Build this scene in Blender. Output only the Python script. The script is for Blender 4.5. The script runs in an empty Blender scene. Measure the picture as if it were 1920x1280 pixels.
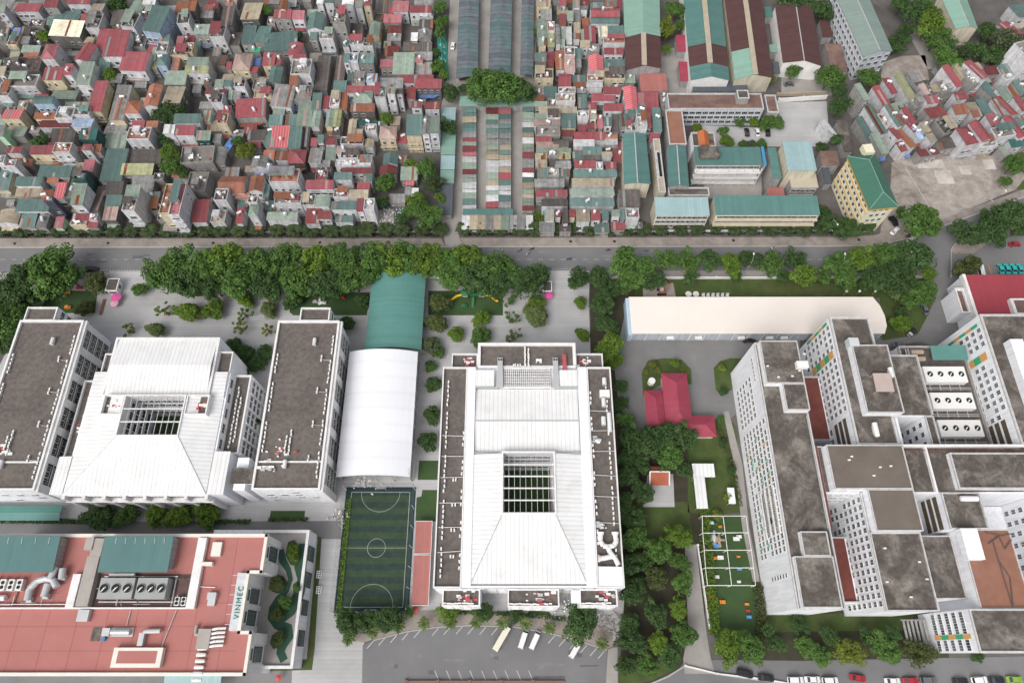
import bpy, bmesh, math, random
from mathutils import Vector, Matrix
random.seed(11)
scene = bpy.context.scene
C = scene.collection
# ---------------------------------------------------------------- camera
CAMH, FPX = 220.0, 1280.0
TH = math.atan(595/1280)
ct, st = math.cos(TH), math.sin(TH)
cd = bpy.data.cameras.new('camera'); cam = bpy.data.objects.new('camera', cd); C.objects.link(cam)
cd.sensor_width = 36.0; cd.lens = 24.0; cd.clip_start = 1.0; cd.clip_end = 6000.0
cam.location = (0, 0, CAMH); cam.rotation_euler = (TH, 0, 0)
scene.camera = cam
# ---------------------------------------------------------------- overcast sky and a soft sun
SUN_EL, SUN_AZ = 50.0, 215.0
w = bpy.data.worlds.new('World'); scene.world = w; w.use_nodes = True
nt = w.node_tree; nt.nodes.clear()
sky = nt.nodes.new('ShaderNodeTexSky'); sky.sky_type = 'NISHITA'; sky.sun_disc = False
sky.sun_elevation = math.radians(SUN_EL); sky.sun_rotation = math.radians(SUN_AZ)
sky.air_density = 1.0; sky.dust_density = 6.0; sky.ozone_density = 1.0
hsv = nt.nodes.new('ShaderNodeHueSaturation'); hsv.inputs['Saturation'].default_value = 0.28
bg = nt.nodes.new('ShaderNodeBackground'); bg.inputs['Strength'].default_value = 0.15
out = nt.nodes.new('ShaderNodeOutputWorld')
nt.links.new(sky.outputs[0], hsv.inputs['Color']); nt.links.new(hsv.outputs[0], bg.inputs[0]); nt.links.new(bg.outputs[0], out.inputs[0])
sl = bpy.data.lights.new('sun', 'SUN'); sl.energy = 0.7; sl.angle = math.radians(40); sl.color = (1, .97, .93)
so = bpy.data.objects.new('sun', sl); C.objects.link(so)
el, az = math.radians(SUN_EL), math.radians(SUN_AZ)
sd = Vector((math.sin(az)*math.cos(el), math.cos(az)*math.cos(el), math.sin(el)))
so.rotation_euler = (-sd).to_track_quat('-Z', 'Y').to_euler(); so.location = (0, 0, 300)
vs = scene.view_settings; vs.view_transform = 'Standard'; vs.look = 'None'; vs.gamma = 1.0; vs.exposure = 0.25
try: vs.use_curve_mapping = False
except Exception: pass
# ---------------------------------------------------------------- pixels of the photograph to places on a plane of known height
def P(x, y, h=0.0):
    u = (x-960)/FPX; v = (y-640)/FPX; t = (CAMH-h)/(ct+v*st)
    return Vector((u*t, t*(st-v*ct), h))
def SX(y, h=0.0): return FPX*(ct+(y-640)/FPX*st)/(CAMH-h)      # pixels per metre across
def RC(x0, y0, x1, y1, h=0.0):
    a = P(x0, y0, h); b = P(x1, y1, h); return min(a.x, b.x), max(a.x, b.x), min(a.y, b.y), max(a.y, b.y)
# ---------------------------------------------------------------- materials
MATS = {}
def mat(name, col, rough=.85, var=.12, scale=.25, dirt=None, damt=.35, dscale=.12, rib=0, axis=0, seam=.0, obr=.0, metal=0.0, spec=.3, isl=0.0, streak=0.0):
    if name in MATS: return MATS[name]
    m = bpy.data.materials.new(name); m.use_nodes = True; MATS[name] = m
    n = m.node_tree.nodes; L = m.node_tree.links; b = n['Principled BSDF']
    b.inputs['Roughness'].default_value = rough; b.inputs['Metallic'].default_value = metal
    b.inputs['Specular IOR Level'].default_value = spec
    tc = n.new('ShaderNodeTexCoord')
    nz = n.new('ShaderNodeTexNoise'); nz.inputs['Scale'].default_value = scale; nz.inputs['Detail'].default_value = 6; nz.inputs['Roughness'].default_value = .65
    L.new(tc.outputs['Object'], nz.inputs['Vector'])
    mr = n.new('ShaderNodeMapRange'); mr.inputs[1].default_value = .25; mr.inputs[2].default_value = .75
    mr.inputs[3].default_value = 1-var; mr.inputs[4].default_value = 1+var; L.new(nz.outputs[0], mr.inputs[0])
    fac = mr.outputs[0]
    def mul(a, bb):
        k = n.new('ShaderNodeMath'); k.operation = 'MULTIPLY'
        for i, s in ((0, a), (1, bb)):
            if isinstance(s, float): k.inputs[i].default_value = s
            else: L.new(s, k.inputs[i])
        return k.outputs[0]
    if obr:
        oi = n.new('ShaderNodeObjectInfo'); r = n.new('ShaderNodeMapRange'); r.inputs[3].default_value = 1-obr; r.inputs[4].default_value = 1+obr
        L.new(oi.outputs['Random'], r.inputs[0]); fac = mul(fac, r.outputs[0])
    if isl:
        g = n.new('ShaderNodeNewGeometry'); r = n.new('ShaderNodeMapRange'); r.inputs[3].default_value = 1-isl; r.inputs[4].default_value = 1+isl
        L.new(g.outputs['Random Per Island'], r.inputs[0]); fac = mul(fac, r.outputs[0])
    if rib:
        sp = n.new('ShaderNodeSeparateXYZ'); L.new(tc.outputs['Object'], sp.inputs[0])
        x = mul(sp.outputs[axis], 1.0/rib)
        fl = n.new('ShaderNodeMath'); fl.operation = 'FLOOR'; L.new(x, fl.inputs[0])
        wn = n.new('ShaderNodeTexWhiteNoise'); wn.noise_dimensions = '1D'; L.new(fl.outputs[0], wn.inputs['W'])
        r = n.new('ShaderNodeMapRange'); r.inputs[3].default_value = 1-.5*var-.02; r.inputs[4].default_value = 1+.5*var
        L.new(wn.outputs['Value'], r.inputs[0]); fac = mul(fac, r.outputs[0])
        fr = n.new('ShaderNodeMath'); fr.operation = 'FRACT'; L.new(x, fr.inputs[0])
        tri = n.new('ShaderNodeMath'); tri.operation = 'PINGPONG'; tri.inputs[1].default_value = .5; L.new(fr.outputs[0], tri.inputs[0])
        sm = n.new('ShaderNodeMapRange'); sm.inputs[1].default_value = 0; sm.inputs[2].default_value = .16; sm.inputs[3].default_value = 1-seam; sm.inputs[4].default_value = 1
        L.new(tri.outputs[0], sm.inputs[0]); fac = mul(fac, sm.outputs[0])
        bp = n.new('ShaderNodeBump'); bp.inputs['Strength'].default_value = .5; bp.inputs['Distance'].default_value = .08
        L.new(tri.outputs[0], bp.inputs['Height']); L.new(bp.outputs[0], b.inputs['Normal'])
    if streak:
        mp = n.new('ShaderNodeMapping'); mp.inputs['Scale'].default_value = (1.3, 1.3, .12); L.new(tc.outputs['Object'], mp.inputs[0])
        n3 = n.new('ShaderNodeTexNoise'); n3.inputs['Scale'].default_value = .9; n3.inputs['Detail'].default_value = 5; L.new(mp.outputs[0], n3.inputs['Vector'])
        r = n.new('ShaderNodeMapRange'); r.inputs[1].default_value = .38; r.inputs[2].default_value = .62; r.inputs[3].default_value = 1-streak; r.inputs[4].default_value = 1.0
        L.new(n3.outputs[0], r.inputs[0]); fac = mul(fac, r.outputs[0])
    rgb = n.new('ShaderNodeRGB'); rgb.outputs[0].default_value = (*col, 1); cur = rgb.outputs[0]
    if dirt:
        n2 = n.new('ShaderNodeTexNoise'); n2.inputs['Scale'].default_value = dscale; n2.inputs['Detail'].default_value = 8; n2.inputs['Roughness'].default_value = .7
        n2.inputs['Distortion'].default_value = .6
        ad = n.new('ShaderNodeVectorMath'); ad.inputs[1].default_value = (31, 7, 3); L.new(tc.outputs['Object'], ad.inputs[0]); L.new(ad.outputs[0], n2.inputs['Vector'])
        r = n.new('ShaderNodeMapRange'); r.inputs[1].default_value = .45; r.inputs[2].default_value = .68; r.inputs[3].default_value = 0; r.inputs[4].default_value = damt
        L.new(n2.outputs[0], r.inputs[0])
        mx = n.new('ShaderNodeMix'); mx.data_type = 'RGBA'; L.new(r.outputs[0], mx.inputs[0]); L.new(cur, mx.inputs[6]); mx.inputs[7].default_value = (*dirt, 1); cur = mx.outputs[2]
    sc = n.new('ShaderNodeVectorMath'); sc.operation = 'SCALE'; L.new(cur, sc.inputs[0]); L.new(fac, sc.inputs['Scale'])
    L.new(sc.outputs[0], b.inputs['Base Color'])
    return m
def hexc(r, g, b, k=1.0):
    f = lambda v: ((v/255)/12.92 if v <= 10 else (((v/255)+.055)/1.055)**2.4)*k
    return (f(r), f(g), f(b))
# ---------------------------------------------------------------- mesh building
class MB:
    def __init__(s, t=None): s.v = []; s.f = []; s.o = Vector(t.location) if (t is not None and not isinstance(t, Vector)) else (t or Vector((0, 0, 0))); s.mi = []
    def add(s, vs, fs, mi=0):
        k = len(s.v); s.v += [tuple(Vector(p)-s.o) for p in vs]; s.f += [tuple(i+k for i in f) for f in fs]; s.mi += [mi]*len(fs); return s
    def box(s, x0, x1, y0, y1, z0, z1, mi=0):
        return s.add([(x0,y0,z0),(x1,y0,z0),(x1,y1,z0),(x0,y1,z0),(x0,y0,z1),(x1,y0,z1),(x1,y1,z1),(x0,y1,z1)],
                     [(0,3,2,1),(4,5,6,7),(0,1,5,4),(1,2,6,5),(2,3,7,6),(3,0,4,7)], mi)
    def prism(s, pts, z0, z1, mi=0):
        n = len(pts); a = sum(pts[i][0]*pts[(i+1)%n][1]-pts[(i+1)%n][0]*pts[i][1] for i in range(n))
        if a < 0: pts = pts[::-1]
        v = [(p[0],p[1],z0) for p in pts]+[(p[0],p[1],z1) for p in pts]
        return s.add(v, [tuple(range(n))[::-1], tuple(range(n, 2*n))]+[(i,(i+1)%n,n+(i+1)%n,n+i) for i in range(n)], mi)
    def tube(s, a, b, r, n=6, r2=None, mi=0):
        a = Vector(a); b = Vector(b); d = (b-a); r2 = r if r2 is None else r2
        if d.length < 1e-6: return s
        q = d.to_track_quat('Z', 'Y'); v = []
        for c, rr in ((a, r), (b, r2)):
            for i in range(n):
                t = 2*math.pi*i/n; v.append(c+q @ Vector((math.cos(t)*rr, math.sin(t)*rr, 0)))
        return s.add(v, [(i,(i+1)%n,n+(i+1)%n,n+i) for i in range(n)]+[tuple(range(n))[::-1], tuple(range(n,2*n))], mi)
    def bar(s, a, b, wd, ht, mi=0):                     # horizontal-ish beam of rectangular section
        a = Vector(a); b = Vector(b); d = b-a; n = Vector((-d.y, d.x, 0))
        n = n.normalized()*wd/2 if n.length > 1e-6 else Vector((wd/2,0,0)); z = Vector((0,0,ht))
        return s.add([a-n,b-n,b+n,a+n,a-n+z,b-n+z,b+n+z,a+n+z],[(0,3,2,1),(4,5,6,7),(0,1,5,4),(1,2,6,5),(2,3,7,6),(3,0,4,7)], mi)
    def slab(s, quad, th=.12, mi=0):                     # thick sheet from 3 or more top corners (ccw from above)
        n = len(quad); v = [tuple(p) for p in quad]+[(p[0],p[1],p[2]-th) for p in quad]
        return s.add(v, [tuple(range(n)), tuple(range(n,2*n))[::-1]]+[(i,n+i,n+(i+1)%n,(i+1)%n) for i in range(n)], mi)
    def mesh(s, name, mats):
        me = bpy.data.meshes.new(name); me.from_pydata(s.v, [], s.f)
        for m in (mats if isinstance(mats, (list, tuple)) else [mats]): me.materials.append(m)
        if any(s.mi): me.polygons.foreach_set('material_index', s.mi)
        me.update(); return me
    def build(s, name, mats, parent=None, smooth=False):
        me = s.mesh(name, mats); o = bpy.data.objects.new(name, me); C.objects.link(o)
        if smooth: me.shade_smooth()
        if parent is not None: o.parent = parent
        else: o.location = s.o
        return o
def thing(name, label, cat, loc=(0,0,0), rz=0.0, group=None):
    o = bpy.data.objects.new(name, None); C.objects.link(o); o.location = loc; o.rotation_euler = (0,0,rz); o.empty_display_size = .5
    o['label'] = label; o['category'] = cat
    if group: o['group'] = group
    return o
def tag(o, label, cat, group=None):
    o['label'] = label; o['category'] = cat
    if group: o['group'] = group
    return o
def put(name, me, parent, loc, rz=0.0, sc=(1,1,1)):
    o = bpy.data.objects.new(name, me); C.objects.link(o); o.parent = parent; o.location = loc; o.rotation_euler = (0,0,rz); o.scale = sc
    return o
def copytree(o, parent=None):
    c = o.copy(); C.objects.link(c)
    if parent is not None: c.parent = parent
    for ch in list(o.children): copytree(ch, c)
    return c
# ---------------------------------------------------------------- setting materials
m_base = mat('bare_urban_ground', (.12,.11,.102), var=.3, scale=.12, dirt=(.07,.065,.06), damt=.7, dscale=.06)
m_asph = mat('asphalt', (.168,.167,.17), var=.14, scale=.08, dirt=(.16,.155,.15), damt=.35, dscale=.03)
m_asph2 = mat('worn_asphalt', (.17,.168,.168), var=.15, scale=.1, dirt=(.22,.21,.2), damt=.5, dscale=.05)
m_foot = mat('tan_footway', (.285,.25,.222), var=.2, scale=.35, dirt=(.15,.13,.12), damt=.6, dscale=.15)
m_yard = mat('pale_paving', (.42,.415,.415), var=.08, scale=.15, rib=1.2, axis=1, seam=.07, dirt=(.31,.305,.3), damt=.5, dscale=.05)
m_lane = mat('concrete_lane', (.31,.29,.27), var=.15, scale=.2, dirt=(.2,.19,.18), damt=.5, dscale=.07)
m_kerb = mat('kerb_stone', (.42,.41,.39), var=.1, scale=.5)
m_turf = mat('artificial_turf', (.042,.078,.027), var=.15, scale=.3)
m_lawn = mat('lawn', (.055,.085,.022), var=.3, scale=.25, dirt=(.09,.085,.04), damt=.6, dscale=.12)
m_soil = mat('dark_garden_soil', (.05,.042,.03), var=.3, scale=.3, dirt=(.03,.05,.015), damt=.8, dscale=.1)  # dark brown soil with greenish blotches
m_lot = mat('cleared_concrete', (.35,.312,.28), var=.3, scale=.3, dirt=(.15,.12,.1), damt=.85, dscale=.09)
m_line = mat('road_paint', (.46,.46,.45), var=.2, scale=.8)
m_conc = mat('weathered_concrete', (.086,.073,.064), var=.38, scale=.9, dirt=(.27,.245,.215), damt=.8, dscale=.14)
m_conc2 = mat('dark_concrete_deck', (.134,.115,.103), var=.34, scale=.8, dirt=(.085,.073,.067), damt=.85, dscale=.07)
m_white = mat('white_wall', (.82,.83,.86), var=.05, scale=.2, streak=.12)
m_whitep = mat('white_parapet', (.72,.71,.7), var=.08, scale=.4, dirt=(.4,.38,.35), damt=.3, dscale=.3)
m_glass = mat('window_glass', (.03,.036,.042), rough=.15, var=.4, scale=.5, spec=.6, obr=.5)
m_steel = mat('galvanised_steel', (.5,.5,.5), rough=.45, var=.1, scale=1.5, metal=.3)
m_dark = mat('black_and_shade', (.02,.02,.02), var=.2)  # black for dark parts, and for painted shade of recesses and openings
m_unit = mat('air_unit_white', (.72,.71,.69), var=.06, scale=2)
m_tank = mat('water_tank_steel', (.75,.75,.75), rough=.3, var=.05, metal=.25)
m_redk = mat('red_clutter', (.42,.09,.1), var=.3, scale=1)
m_door = mat('dark_door', (.1,.07,.05), var=.2)
# ---------------------------------------------------------------- ground sheets
def sheet(name, pts, m, z, px=True, kind='structure', h=0.0, thick=0.0):
    w_ = [P(x, y, z)[:2] for x, y in pts] if px else pts
    b = MB(); n = len(w_); a = sum(w_[i][0]*w_[(i+1)%n][1]-w_[(i+1)%n][0]*w_[i][1] for i in range(n))
    if a < 0: w_ = w_[::-1]
    if thick: b.prism(w_, z-thick, z)
    else: b.add([(p[0],p[1],z) for p in w_], [tuple(range(n))])
    o = b.build(name, m); me = o.data; bm = bmesh.new(); bm.from_mesh(me); bmesh.ops.triangulate(bm, faces=bm.faces); bm.to_mesh(me); bm.free()
    if kind: o['kind'] = kind
    return o
def line(pts, wd, m=None, z=.07, name='road_marking', px=True):
    b = MB()
    for p, q in zip(pts[:-1], pts[1:]):
        a = P(*p, 0) if px else Vector((*p, 0)); c = P(*q, 0) if px else Vector((*q, 0)); d = c-a; n = Vector((-d.y, d.x, 0)).normalized()*wd/2
        b.add([(a-n)+Vector((0,0,z)), (c-n)+Vector((0,0,z)), (c+n)+Vector((0,0,z)), (a+n)+Vector((0,0,z))], [(0,1,2,3)])
    o = b.build(name, m or m_line); o['kind'] = 'structure'; return o
sheet('ground', [(-1800,-1500),(1800,-1500),(1800,2600),(-1800,2600)], m_base, 0, px=False)
NK = [(-260,466),(1560,463),(1650,461),(1700,449),(1765,426),(1960,358),(2200,276)]
sheet('road', NK+[(2200,330),(1960,395),(1800,447),(1783,462),(1777,520),(1752,520),(1745,506),(-260,510)], m_asph, .02)
sheet('car_park', [(1800,448),(1960,396),(2200,340),(2200,540),(1812,540),(1779,520),(1784,462)], m_asph, .03)
sheet('pavement', [(-260,447),(828,447),(836,463.5),(-260,465.5)], m_foot, .13, thick=.15)
sheet('pavement', [(862,446),(1560,444),(1640,441),(1690,425),(1700,448),(1648,460.5),(1556,462.5),(874,463.5)], m_foot, .13, thick=.15)
sheet('pavement', [(1762,412),(1900,362),(2000,325),(2000,342),(1770,424)], m_foot, .13, thick=.15)
sheet('pavement', [(-260,510),(205,510),(205,524),(-260,524)], m_lane, .13, thick=.15)
sheet('pavement', [(285,508),(1020,506),(1020,523),(285,523)], m_lane, .13, thick=.15)
sheet('pavement', [(1108,516),(1118,507),(1740,507),(1748,522),(1108,524)], m_lane, .13, thick=.15)
sheet('pavement', [(1788,476),(1783,468),(1790,458),(1802,450),(1855,434),(1960,398),(1962,405),(1850,458),(1826,474)], m_foot, .13, thick=.15)
line([(-260,465),(836,463)], .35, m_kerb, .16, 'kerb'); line([(874,463),(1556,462),(1648,460),(1702,447),(1768,424),(1960,356)], .35, m_kerb, .16, 'kerb')
line([(1783,520),(1783,468),(1790,458),(1802,449)], .3, m_kerb, .16, 'kerb')
# centre and bay dashes
def dashes(y, x0, x1, step, ln, wd):
    b = MB()
    x = x0
    while x < x1:
        a = P(x, y); c = P(x+ln, y); b.add([(a.x,a.y-wd/2,.05),(c.x,a.y-wd/2,.05),(c.x,a.y+wd/2,.05),(a.x,a.y+wd/2,.05)], [(0,1,2,3)]); x += step
    o = b.build('road_marking', m_line); o['kind'] = 'structure'
m_pat1 = mat('dark_road_patch', (.115,.115,.12), var=.15, scale=.6); m_pat2 = mat('pale_road_patch', (.19,.188,.185), var=.2, scale=.6)
random.seed(19)
for i in range(26):
    x = random.uniform(20, 1700); y = random.uniform(469, 500); w_ = random.uniform(3, 40); q = [(x,y),(x+w_,y-.2),(x+w_+random.uniform(-1,1),y+random.uniform(2,6)),(x+random.uniform(-1,1),y+random.uniform(2,6))]
    sheet('road_patch', q, m_pat1 if i % 2 else m_pat2, .028+.0008*i)
for i in range(14):
    x = random.uniform(700, 1110); y = random.uniform(1222, 1275); w_ = random.uniform(6, 60); q = [(x,y),(x+w_,y-.5),(x+w_,y+random.uniform(2,9)),(x,y+random.uniform(2,9))]
    sheet('road_patch', q, m_pat1 if i % 2 else m_pat2, .066+.0008*i)
dashes(486.5, -20, 1640, 21, 9, .16); dashes(507, 183, 282, 5.5, 3, .22); dashes(504, 985, 1110, 5.5, 3, .18)
# market lanes, yards
sheet('lane', [(827,464),(836,464),(828,420),(826,205),(838,150),(846,-60),(1012,-60),(1003,150),(1002,434),(862,434),(861,446),(872,464)], m_lane, .04)
sheet('yard', [(40,523),(205,523),(205,508),(285,508),(285,523),(1022,523),(1022,507),(1106,507),(1104,560),(1108,690),(1165,705),(1180,1140),(1150,1205),(985,1165),(830,1160),(640,1190),(640,978),(-120,978),(-120,930),(60,560)], m_yard, .03)
sheet('turf_playground', [(96,545),(183,545),(178,587),(70,587)], m_turf, .06)
sheet('turf_playground', [(546,548),(694,548),(688,591),(550,591),(543,585)], m_turf, .06)
sheet('turf_playground', [(803,545),(943,545),(943,591),(803,591)], m_turf, .06)
sheet('lawn', [(786,863),(822,863),(820,899),(783,899)], m_turf, .06)
sheet('lawn', [(792,918),(820,918),(818,977),(779,977),(781,932),(790,930)], m_turf, .06)
sheet('lawn', [(508,957),(572,957),(570,976),(504,976)], m_turf, .06)
sheet('lawn', [(993,1142),(1030,1146),(1040,1162),(1010,1160),(985,1156)], m_turf, .06)
sheet('lawn', [(185,655),(200,640),(203,650),(178,705),(168,705)], m_lawn, .05)
# lanes around the clinic
sheet('lane', [(-200,979),(640,976),(640,1010),(-200,1010)], m_asph2, .05)
sheet('lane', [(560,1000),(640,1000),(632,1150),(636,1185),(668,1200),(683,1202),(676,1420),(540,1420)], m_yard, .045)
sheet('lane', [(-200,1255),(560,1255),(540,1420),(-200,1420)], m_asph2, .04)
sheet('lawn', [(596,1005),(603,1007),(590,1215),(585,1255),(470,1258),(470,1240),(575,1235)], m_lawn, .06)
# parking place
PK = [(680,1208),(700,1200),(760,1184),(820,1175),(880,1172),(960,1174),(1020,1184),(1080,1199),(1138,1218),(1150,1330),(1150,1420),(676,1420)]
sheet('car_park', PK, m_asph, .06)
sheet('planting_strip', [(640,1150),(760,1145),(830,1142),(1000,1150),(1090,1160),(1150,1180),(1148,1212),(1138,1216),(1080,1197),(1020,1182),(960,1172),(880,1170),(820,1173),(760,1182),(700,1198),(680,1204),(640,1190)], m_foot, .08)
line(PK[1:9], .3, m_kerb, .12, 'kerb')
sheet('pavement', [(1140,1217),(1158,1210),(1160,1420),(1128,1420)], m_lane, .13, thick=.15)
b = MB()
for i, (x, y) in enumerate([(700,1200),(722,1194),(744,1189),(766,1184),(788,1180),(822,1176),(844,1174),(867,1173),(889,1173),(911,1174),(933,1175),(1040,1190),(1060,1196),(1080,1201),(1100,1208),(1118,1214),(1133,1219)]):
    a = P(x, y+1); c = P(x-12, y+15); d = (c-a); n = Vector((-d.y,d.x,0)).normalized()*.12; z = Vector((0,0,.1))
    b.add([a-n+z, a+n+z, c+n+z, c-n+z], [(0,1,2,3)])
o = b.build('bay_marking', m_line); o['kind'] = 'structure'
b = MB()
for x in range(815, 1000, 22):
    a = P(x, 1256); c = P(x+8, 1275); d = (c-a); n = Vector((-d.y,d.x,0)).normalized()*.1; z = Vector((0,0,.1))
    b.add([a-n+z, a+n+z, c+n+z, c-n+z], [(0,1,2,3)])
o = b.build('bay_marking', m_line); o['kind'] = 'structure'
# hospital grounds
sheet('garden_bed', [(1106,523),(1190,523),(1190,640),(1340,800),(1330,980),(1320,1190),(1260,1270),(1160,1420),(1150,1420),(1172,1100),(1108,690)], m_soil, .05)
sheet('lawn', [(1190,522),(1745,522),(1752,560),(1735,600),(1725,625),(1655,640),(1650,558),(1190,560)], m_lawn, .06)
sheet('dirt_patch', [(1205,534),(1262,530),(1268,560),(1206,560)], m_lot, .08)
sheet('drive', [(1178,560),(1160,640),(1152,690),(1160,760),(1205,830),(1310,830),(1375,780),(1420,740),(1500,700),(1500,630),(1560,640),(1660,650),(1725,640),(1780,660),(1840,600),(1812,520),(1750,518),(1755,560),(1735,600),(1720,628),(1655,638),(1640,622),(1180,622)], m_asph2, .07)
sheet('lawn', [(1203,700),(1215,676),(1245,671),(1278,674),(1296,692),(1297,720),(1240,720),(1206,740)], m_lawn, .1, thick=.12)
sheet('lawn', [(1338,690),(1350,677),(1370,671),(1400,672),(1372,730),(1352,742),(1342,730)], m_lawn, .1, thick=.12)
sheet('lawn', [(1290,815),(1360,775),(1380,800),(1392,960),(1335,965),(1290,960)], m_lawn, .09)
sheet('path', [(1356,772),(1366,770),(1392,870),(1405,990),(1425,1090),(1412,1090),(1392,990),(1378,880)], m_lane, .11)
sheet('lawn', [(1185,945),(1290,940),(1300,1010),(1190,1030)], m_lawn, .09)
sheet('terrace', [(1214,890),(1262,888),(1265,950),(1206,950)], m_yard, .12)
sheet('lawn', [(1160,1230),(1250,1240),(1265,1255),(1222,1275),(1160,1290)], m_lawn, .1)
sheet('ramp_road', [(1284,1020),(1305,1020),(1324,1180),(1332,1230),(1340,1262),(1284,1262),(1281,1235),(1290,1180)], m_lane, .1)
sheet('turf_playground', [(1318,966),(1398,966),(1420,1090),(1416,1195),(1345,1200),(1330,1180)], m_turf, .1)
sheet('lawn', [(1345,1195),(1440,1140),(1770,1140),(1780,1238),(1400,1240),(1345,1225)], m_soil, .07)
sheet('lawn', [(1430,1150),(1712,1150),(1712,1180),(1430,1185)], m_lawn, .1)
sheet('road', [(1160,1420),(1225,1278),(1285,1248),(1290,1245),(1340,1236),(1500,1238),(2000,1228),(2000,1420)], m_asph, .09)
line([(1212,1284),(1252,1268),(1283,1248),(1340,1262),(1480,1282)], .35, m_kerb, .14, 'kerb')
# land north of the road on the right
sheet('cleared_lot', [(1672,305),(1700,292),(1880,292),(1925,330),(1905,355),(1768,412),(1700,440),(1650,440),(1652,425),(1668,380)], m_lot, .06)
sheet('weedy_verge', [(1880,290),(1990,280),(1990,345),(1908,356)], m_lawn, .05)
sheet('yard', [(1438,193),(1550,190),(1555,262),(1530,275),(1300,275),(1300,235),(1440,240)], m_yard, .05)
sheet('yard', [(1465,138),(1560,140),(1560,180),(1465,180)], m_lane, .05)
sheet('yard', [(1320,332),(1428,330),(1428,372),(1320,372)], m_lane, .05)
sheet('yard', [(1655,118),(1690,105),(1735,104),(1742,150),(1650,155)], m_lot, .05)
sheet('lane', [(1690,20),(1740,20),(1770,130),(1740,130),(1700,60)], m_lane, .05)
sheet('yard', [(1232,90),(1298,90),(1330,180),(1240,180)], m_lane, .04)
sheet('weedy_plot', [(985,396),(1022,396),(1022,432),(1000,432)], m_lawn, .06)
sheet('weedy_plot', [(705,395),(738,392),(740,430),(708,432)], m_lot, .06)
# ================================================================ dense houses
ROOF = {  # code: (words, colour, dirt)
 'r': ('red', (.27,.068,.078)), 'q': ('pink', (.36,.13,.145)), 'm': ('maroon', (.17,.04,.04)), 't': ('teal', (.105,.175,.162)), 'T': ('dark green', (.025,.1,.09)),
 'p': ('pale green', (.235,.295,.24)), 'g': ('grey', (.25,.25,.245)), 'd': ('dark brown', (.1,.088,.082)), 'b': ('tan', (.34,.29,.21)), 'o': ('orange', (.32,.125,.075)),
 'c': ('cream', (.72,.66,.5)), 'u': ('blue', (.1,.2,.48)), 'l': ('pale blue', (.33,.43,.58)), 'y': ('olive', (.3,.31,.17)), 'k': ('concrete', (.22,.2,.18)),
 'K': ('terracotta', (.34,.15,.1)), 'w': ('white', (.74,.74,.73)), 's': ('red and white striped', (.5,.2,.22)), 'x': ('rusty', (.24,.09,.045)), 'e': ('bright green', (.04,.4,.22)),
 'n': ('pinkish brown', (.36,.26,.23)), 'L': ('light grey', (.5,.5,.5))}
WALL = {'g': ('grey', (.31,.3,.29)), 'w': ('white', (.6,.6,.62)), 'c': ('cream', (.62,.54,.38)), 'd': ('dark', (.14,.135,.13)), 'b': ('pale blue', (.4,.52,.66)),
        'y': ('yellow', (.6,.5,.2)), 'n': ('navy', (.05,.055,.09)), 'T': ('dark green', (.03,.09,.085)), 'm': ('mint', (.4,.6,.42))}
def roofmat(c, ax):
    wd, col = ROOF[c]
    if c in 'kK': return mat('deck_'+wd, col, var=.3, scale=.5, dirt=(.1,.09,.085), damt=.6, dscale=.25, obr=.18)
    if c == 's': return mat('striped_roof_%d' % ax, (.42,.12,.13), var=.1, rib=1.1, axis=ax, seam=-1.2, obr=.1)
    if c in 'dg': return mat('fibre_cement_%s_%d' % (c, ax), col, var=.3, scale=.5, rib=.9, axis=ax, seam=.2, dirt=(.07,.062,.056), damt=.5, dscale=.3, obr=.25)
    return mat('roof_%s_%d' % (wd.replace(' ', '_'), ax), col, rough=.6, var=.2, scale=.6, rib=1.0, axis=ax, seam=.14, dirt=tuple(.4*v+.07 for v in col), damt=.65, dscale=.3, obr=.24)
def wallmat(c): return mat('wall_'+WALL[c][0].replace(' ', '_'), WALL[c][1], var=.18, scale=.5, dirt=(.16,.15,.14), damt=.4, dscale=.3, obr=.16, streak=.22)
m_patch = mat('rust_patch', (.22,.085,.045), var=.3, scale=1.5, obr=.4)
m_patch2 = mat('clear_sheet', (.24,.25,.24), rough=.4, var=.2, obr=.3)
m_patch3 = mat('faded_sheet', (.3,.2,.18), var=.2, obr=.3)
def winmesh(name, wd, ht, fr=.09, mull=1, m1=None):
    b = MB(); b.box(-wd/2,wd/2,-.04,.1,-ht/2,ht/2,1)
    for x0,x1,z0,z1 in ((-wd/2-fr,-wd/2,-ht/2-fr,ht/2+fr),(wd/2,wd/2+fr,-ht/2-fr,ht/2+fr),(-wd/2,wd/2,ht/2,ht/2+fr),(-wd/2,wd/2,-ht/2-fr,-ht/2)):
        b.box(x0,x1,-.1,.1,z0,z1,0)
    for i in range(mull):
        x = -wd/2+wd*(i+1)/(mull+1); b.box(x-.03,x+.03,-.07,.1,-ht/2,ht/2,0)
    return b.mesh(name, [m1 or m_whitep, m_glass])
W1 = winmesh('window', 1.3, 1.5); W2 = winmesh('window', 2.4, 1.5, mull=2); W3 = winmesh('window', 1.0, 2.1, mull=0)
def tankmeshes():
    r = []
    b = MB(); n = 10
    for z0,z1,r0,r1 in ((.6,.75,.45,.55),(.75,1.75,.55,.55),(1.75,1.95,.55,.2)): b.tube((0,0,z0),(0,0,z1),r0,n,r1)
    for x in (-.35,.35):
        for y in (-.35,.35): b.box(x-.05,x+.05,y-.05,y+.05,0,.6)
    r.append(b.mesh('water_tank', m_tank))
    b = MB(); b.tube((-.8,0,.95),(.8,0,.95),.5,n); b.tube((-.95,0,.95),(-.8,0,.95),.3,n,.5); b.tube((.8,0,.95),(.95,0,.95),.5,n,.3)
    for x in (-.6,.6): b.box(x-.05,x+.05,-.45,.45,0,.5)
    r.append(b.mesh('water_tank', m_tank)); return r
TANK = tankmeshes()
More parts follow.
